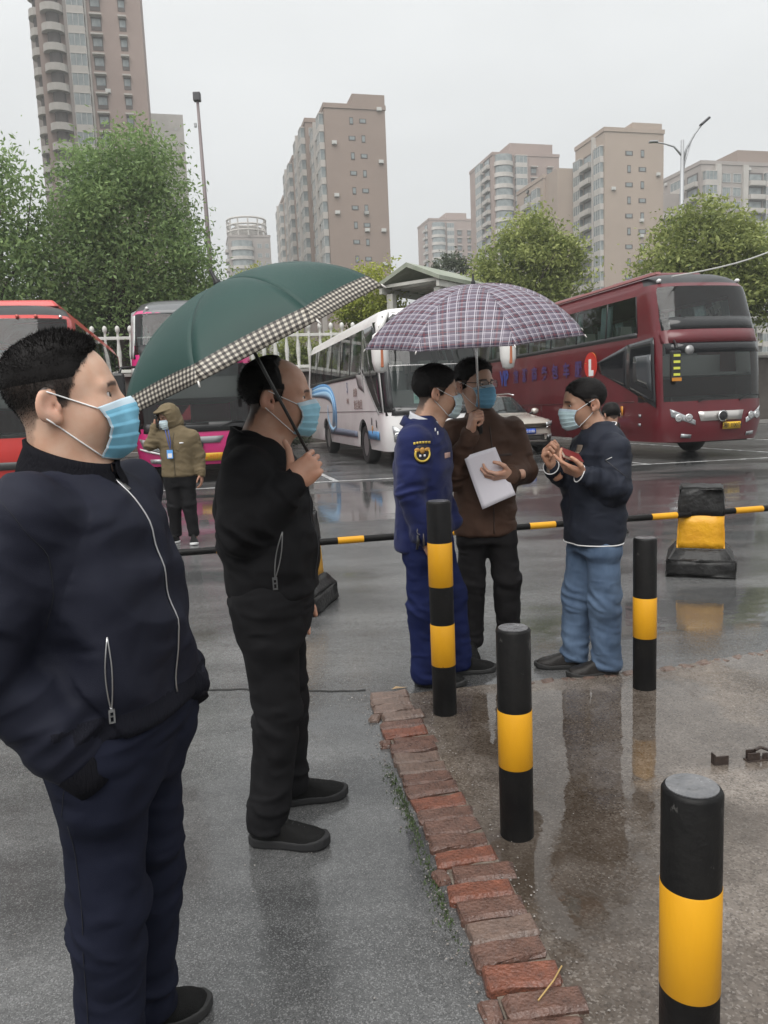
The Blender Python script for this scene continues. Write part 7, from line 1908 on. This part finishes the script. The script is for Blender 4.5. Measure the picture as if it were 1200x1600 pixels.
for ai in (0, 1):
    ar = S5['arms'][ai]; w1 = A(*ar['p'][-1]); d = w1 - A(*ar['p'][-2]); d /= np.linalg.norm(d); Rm = rot_to(d); rr = ar['r'][-1]
    q = w1 + d * (rr * .45 + .022)
    MB().tube([q + Rm @ A(math.cos(a) * rr * .92, math.sin(a) * rr * .92, 0) for a in np.linspace(0, 2 * math.pi, 25)], .003, 6, False).build('cuff_piping', WHT, P['jacket'], True)
def hemline(P, spec, z, m, name, r=.0035, off=.003):
    pts = []
    for a in np.linspace(0, 2 * math.pi, 49):
        q, n = on_mesh(P['jb'], (math.cos(a) * .6, math.sin(a) * .6, z), (-math.cos(a), -math.sin(a), 0))
        if q is not None and math.hypot(q[0], q[1]) < .35: pts.append(q + n * off)
    MB().tube(pts, r, 6, False).build(name, m, P['jacket'], True)
hemline(P, S5, .742, WHT, 'hem_piping')
for z_, w_ in ((1.255, .05), (1.22, .045), (1.185, .035), (1.15, .022)): patch_on(P, (-.1, -.045, z_), (1, .25, 0), w_, .037, mat('tan_shirt', (.17, .13, .1), .8), 'shirt', P['jacket'], .003, 4, 4)
seam(P['jb'], [(.03, -.2, 1.215), (-.0, -.2, 1.20)], (0, 1, 0), .003, SILV, P['jacket'], 'sleeve_zip', .002, n=6)
seam(P['jb'], [(.0, -.2, 1.2), (.05, -.2, 1.15), (.1, -.2, 1.11)], (0, 1, 0), .002, DZIP, P['jacket'], 'sleeve_seam', .001, n=12)

# ---- 6: man on the phone by the pink coach
r6 = (-2.42, 9.15)
root = empty('person', (*r6, 0), 0, 'man in khaki hooded jacket talking on a phone before the pink coach', 'person')
S6 = dict(key='man_khaki', res=1.6, skin=(.36, .21, .15), yaw=R(-95),
    head=dict(pos=(-.07, -.02, 1.5), yaw=R(-128), pitch=-.28, sc=1.08, hair='full', hood=True),
    neck=((-.02, .0, 1.32), .06),
    torso=[(.79, 0, 0, .14, .2), (.9, 0, 0, .145, .2), (1.05, 0, 0, .145, .2), (1.18, 0, 0, .145, .21), (1.27, .01, 0, .13, .2), (1.34, .01, 0, .1, .15), (1.39, 0, 0, .085, .1)],
    arms=[dict(p=[(-.175, -.02, 1.28), (-.3, -.07, 1.18), (-.235, -.06, 1.38)], r=[.075, .062, .048]),
          dict(p=[(.19, .0, 1.27), (.25, .02, 1.04), (.265, -.02, .84)], r=[.078, .066, .05])],
    legs=[dict(p=[(-.075, 0, .84), (-.085, -.03, .45), (-.1, .03, .08)], r=[.105, .078, .062]),
          dict(p=[(.085, 0, .84), (.1, -.03, .45), (.13, -.02, .08)], r=[.105, .078, .062])],
    hands=[dict(wrist=(-.235, -.06, 1.39), d=(.15, .1, 1), palm=(.9, .35, 0), side=1, curl=(35, 40, 30)),
           dict(wrist=(.265, -.02, .82), d=(.05, -.1, -1), palm=(-1, 0, 0), side=-1, curl=(20, 30, 20))],
    jacket=dict(hem=.8, mat=KHAKI, h=.012, fold=.012, cuffs=[dict(arm=0, mat=KHAKI), dict(arm=1, mat=KHAKI)]),
    trousers=dict(mat=BLKT, h=.012, fold=.011, cut=.08, rows=[(.68, 0, 0, .12, .16), (.82, 0, 0, .13, .18), (.9, 0, 0, .13, .18)]),
    shoes=[dict(at=(-.115, -.05), yaw=R(-120), mat=BSHOE, solemat=mat('white_sole', (.6, .6, .6), .6)), dict(at=(.135, -.09), yaw=R(-75), mat=BSHOE, solemat=mat('white_sole', (.6, .6, .6), .6))],
    mask=dict(col=(.6, .72, .76)), strapw=1.3)
P = person(root, S6)
hf6 = head_sdf()
def hood(P_):
    d = np.abs(smin(d_ell(P_, (-.012, 0, .03), (.125, .105, .118)), d_ell(P_, (-.03, 0, -.07), (.11, .12, .09)), .05)) - .007
    brim = d_ell(P_, (.09, 0, .095), (.065, .08, .013))
    d = smax(d, -d_ell(P_, (.11, 0, -.01), (.085, .075, .085)), .01)
    return smin(d, brim, .02)
V, Q = nets(hood, (-.17, -.15, -.19), (.18, .15, .18), .008); V = relax(V, Q, 1)
V = V + vnormals(V, Q) * (creases(V, A(.3, .2, 1), 30, 9, 77) * .005)[:, None]
from_np('hood', P['toW'](V), Q, KHAKI, P['jacket'], True)
front_zip(P, S6, mat('khaki_dark', (.07, .055, .03), .7), 1.32, .82, .006)
MB().tube([(-.05, -.15, 1.36), (-.03, -.165, 1.2), (-.04, -.17, 1.12), (-.055, -.165, 1.2), (-.085, -.15, 1.36)], .006, 5).build('lanyard', mat('lanyard_blue', (.03, .06, .25), .6), root, True)
bd_ = MB().box((-.045, -.175, 1.075), (.07, .006, .1), rz=R(-5)).build('name_card', mat('card_blue', (.12, .35, .75), .35), root)
MB().box((-.045, -.1795, 1.06), (.05, .002, .05), rz=R(-5)).build('card_photo', mat('lining_white', (.7, .7, .72), .8), bd_)
patch_on(P, (.09, -.2, 1.2), (0, 1, 0), .045, .014, mat('lining_white', (.7, .7, .72), .8), 'chest_logo', P['jacket'], .004, 3, 3)
tag(MB().box((-.205, -.075, 1.46), (.02, .075, .15), rz=R(35)).build('mobile_phone', mat('phone_black', (.01, .01, .01), .2), None, bevel=.006), 'black phone held to the ear of the man in khaki', 'phone')
bpy.data.objects['mobile_phone'].location = (*r6, 0)
# ---- 7: person half hidden behind the man in jeans
r7 = (2.57, 8.6)
root = empty('person', (*r7, 0), 0, 'dark haired person in grey mostly hidden behind the man in jeans', 'person')
S7 = dict(key='man_hidden', res=2.2, skin=(.4, .25, .18), yaw=R(-60),
    head=dict(pos=(0, 0, 1.31), yaw=R(100), pitch=-.3, sc=1.05, hair='full', strands=400, noeyes=True),
    neck=((.0, 0, 1.13), .058),
    torso=[(.6, 0, 0, .12, .16), (.8, 0, 0, .13, .17), (1.0, 0, 0, .13, .18), (1.1, 0, 0, .11, .16), (1.17, 0, 0, .08, .09)],
    arms=[dict(p=[(-.1, -.12, 1.06), (-.14, -.16, .85), (-.06, -.18, .68)], r=[.065, .055, .042]), dict(p=[(.1, .12, 1.06), (.12, .14, .85), (.1, .05, .7)], r=[.065, .055, .042])],
    legs=[dict(p=[(-.06, -.03, .68), (-.06, -.03, .36), (-.07, 0, .07)], r=[.095, .07, .055]), dict(p=[(.06, .03, .68), (.06, .03, .36), (.07, .06, .07)], r=[.095, .07, .055])],
    jacket=dict(hem=.6, mat=cloth('grey_hoodie', (.3, .29, .3), .85), h=.016, fold=.008),
    trousers=dict(mat=BLKT, h=.016, fold=.008, rows=[(.55, 0, 0, .1, .14), (.68, 0, 0, .11, .15), (.75, 0, 0, .11, .15)]),
    shoes=[dict(at=(-.07, -.04), yaw=R(-60), mat=BSHOE, s=.85), dict(at=(.07, .02), yaw=R(-60), mat=BSHOE, s=.85)])
person(root, S7)

# ---------------------------------------------------------------- rain haze
hz = MB().box((0, 250, 47), (940, 840, 97)).build('haze', None)
hz.data.materials.clear()
hm = bpy.data.materials.new('haze_air'); hm.use_nodes = True
hm.node_tree.nodes.clear()
ho = hm.node_tree.nodes.new('ShaderNodeOutputMaterial'); hv = hm.node_tree.nodes.new('ShaderNodeVolumePrincipled')
hv.inputs['Color'].default_value = (.93, .95, .96, 1); hv.inputs['Density'].default_value = .0011; hv.inputs['Anisotropy'].default_value = .2
hm.node_tree.links.new(hv.outputs[0], ho.inputs['Volume'])
hz.data.materials.append(hm); tag(hz, kind='stuff')
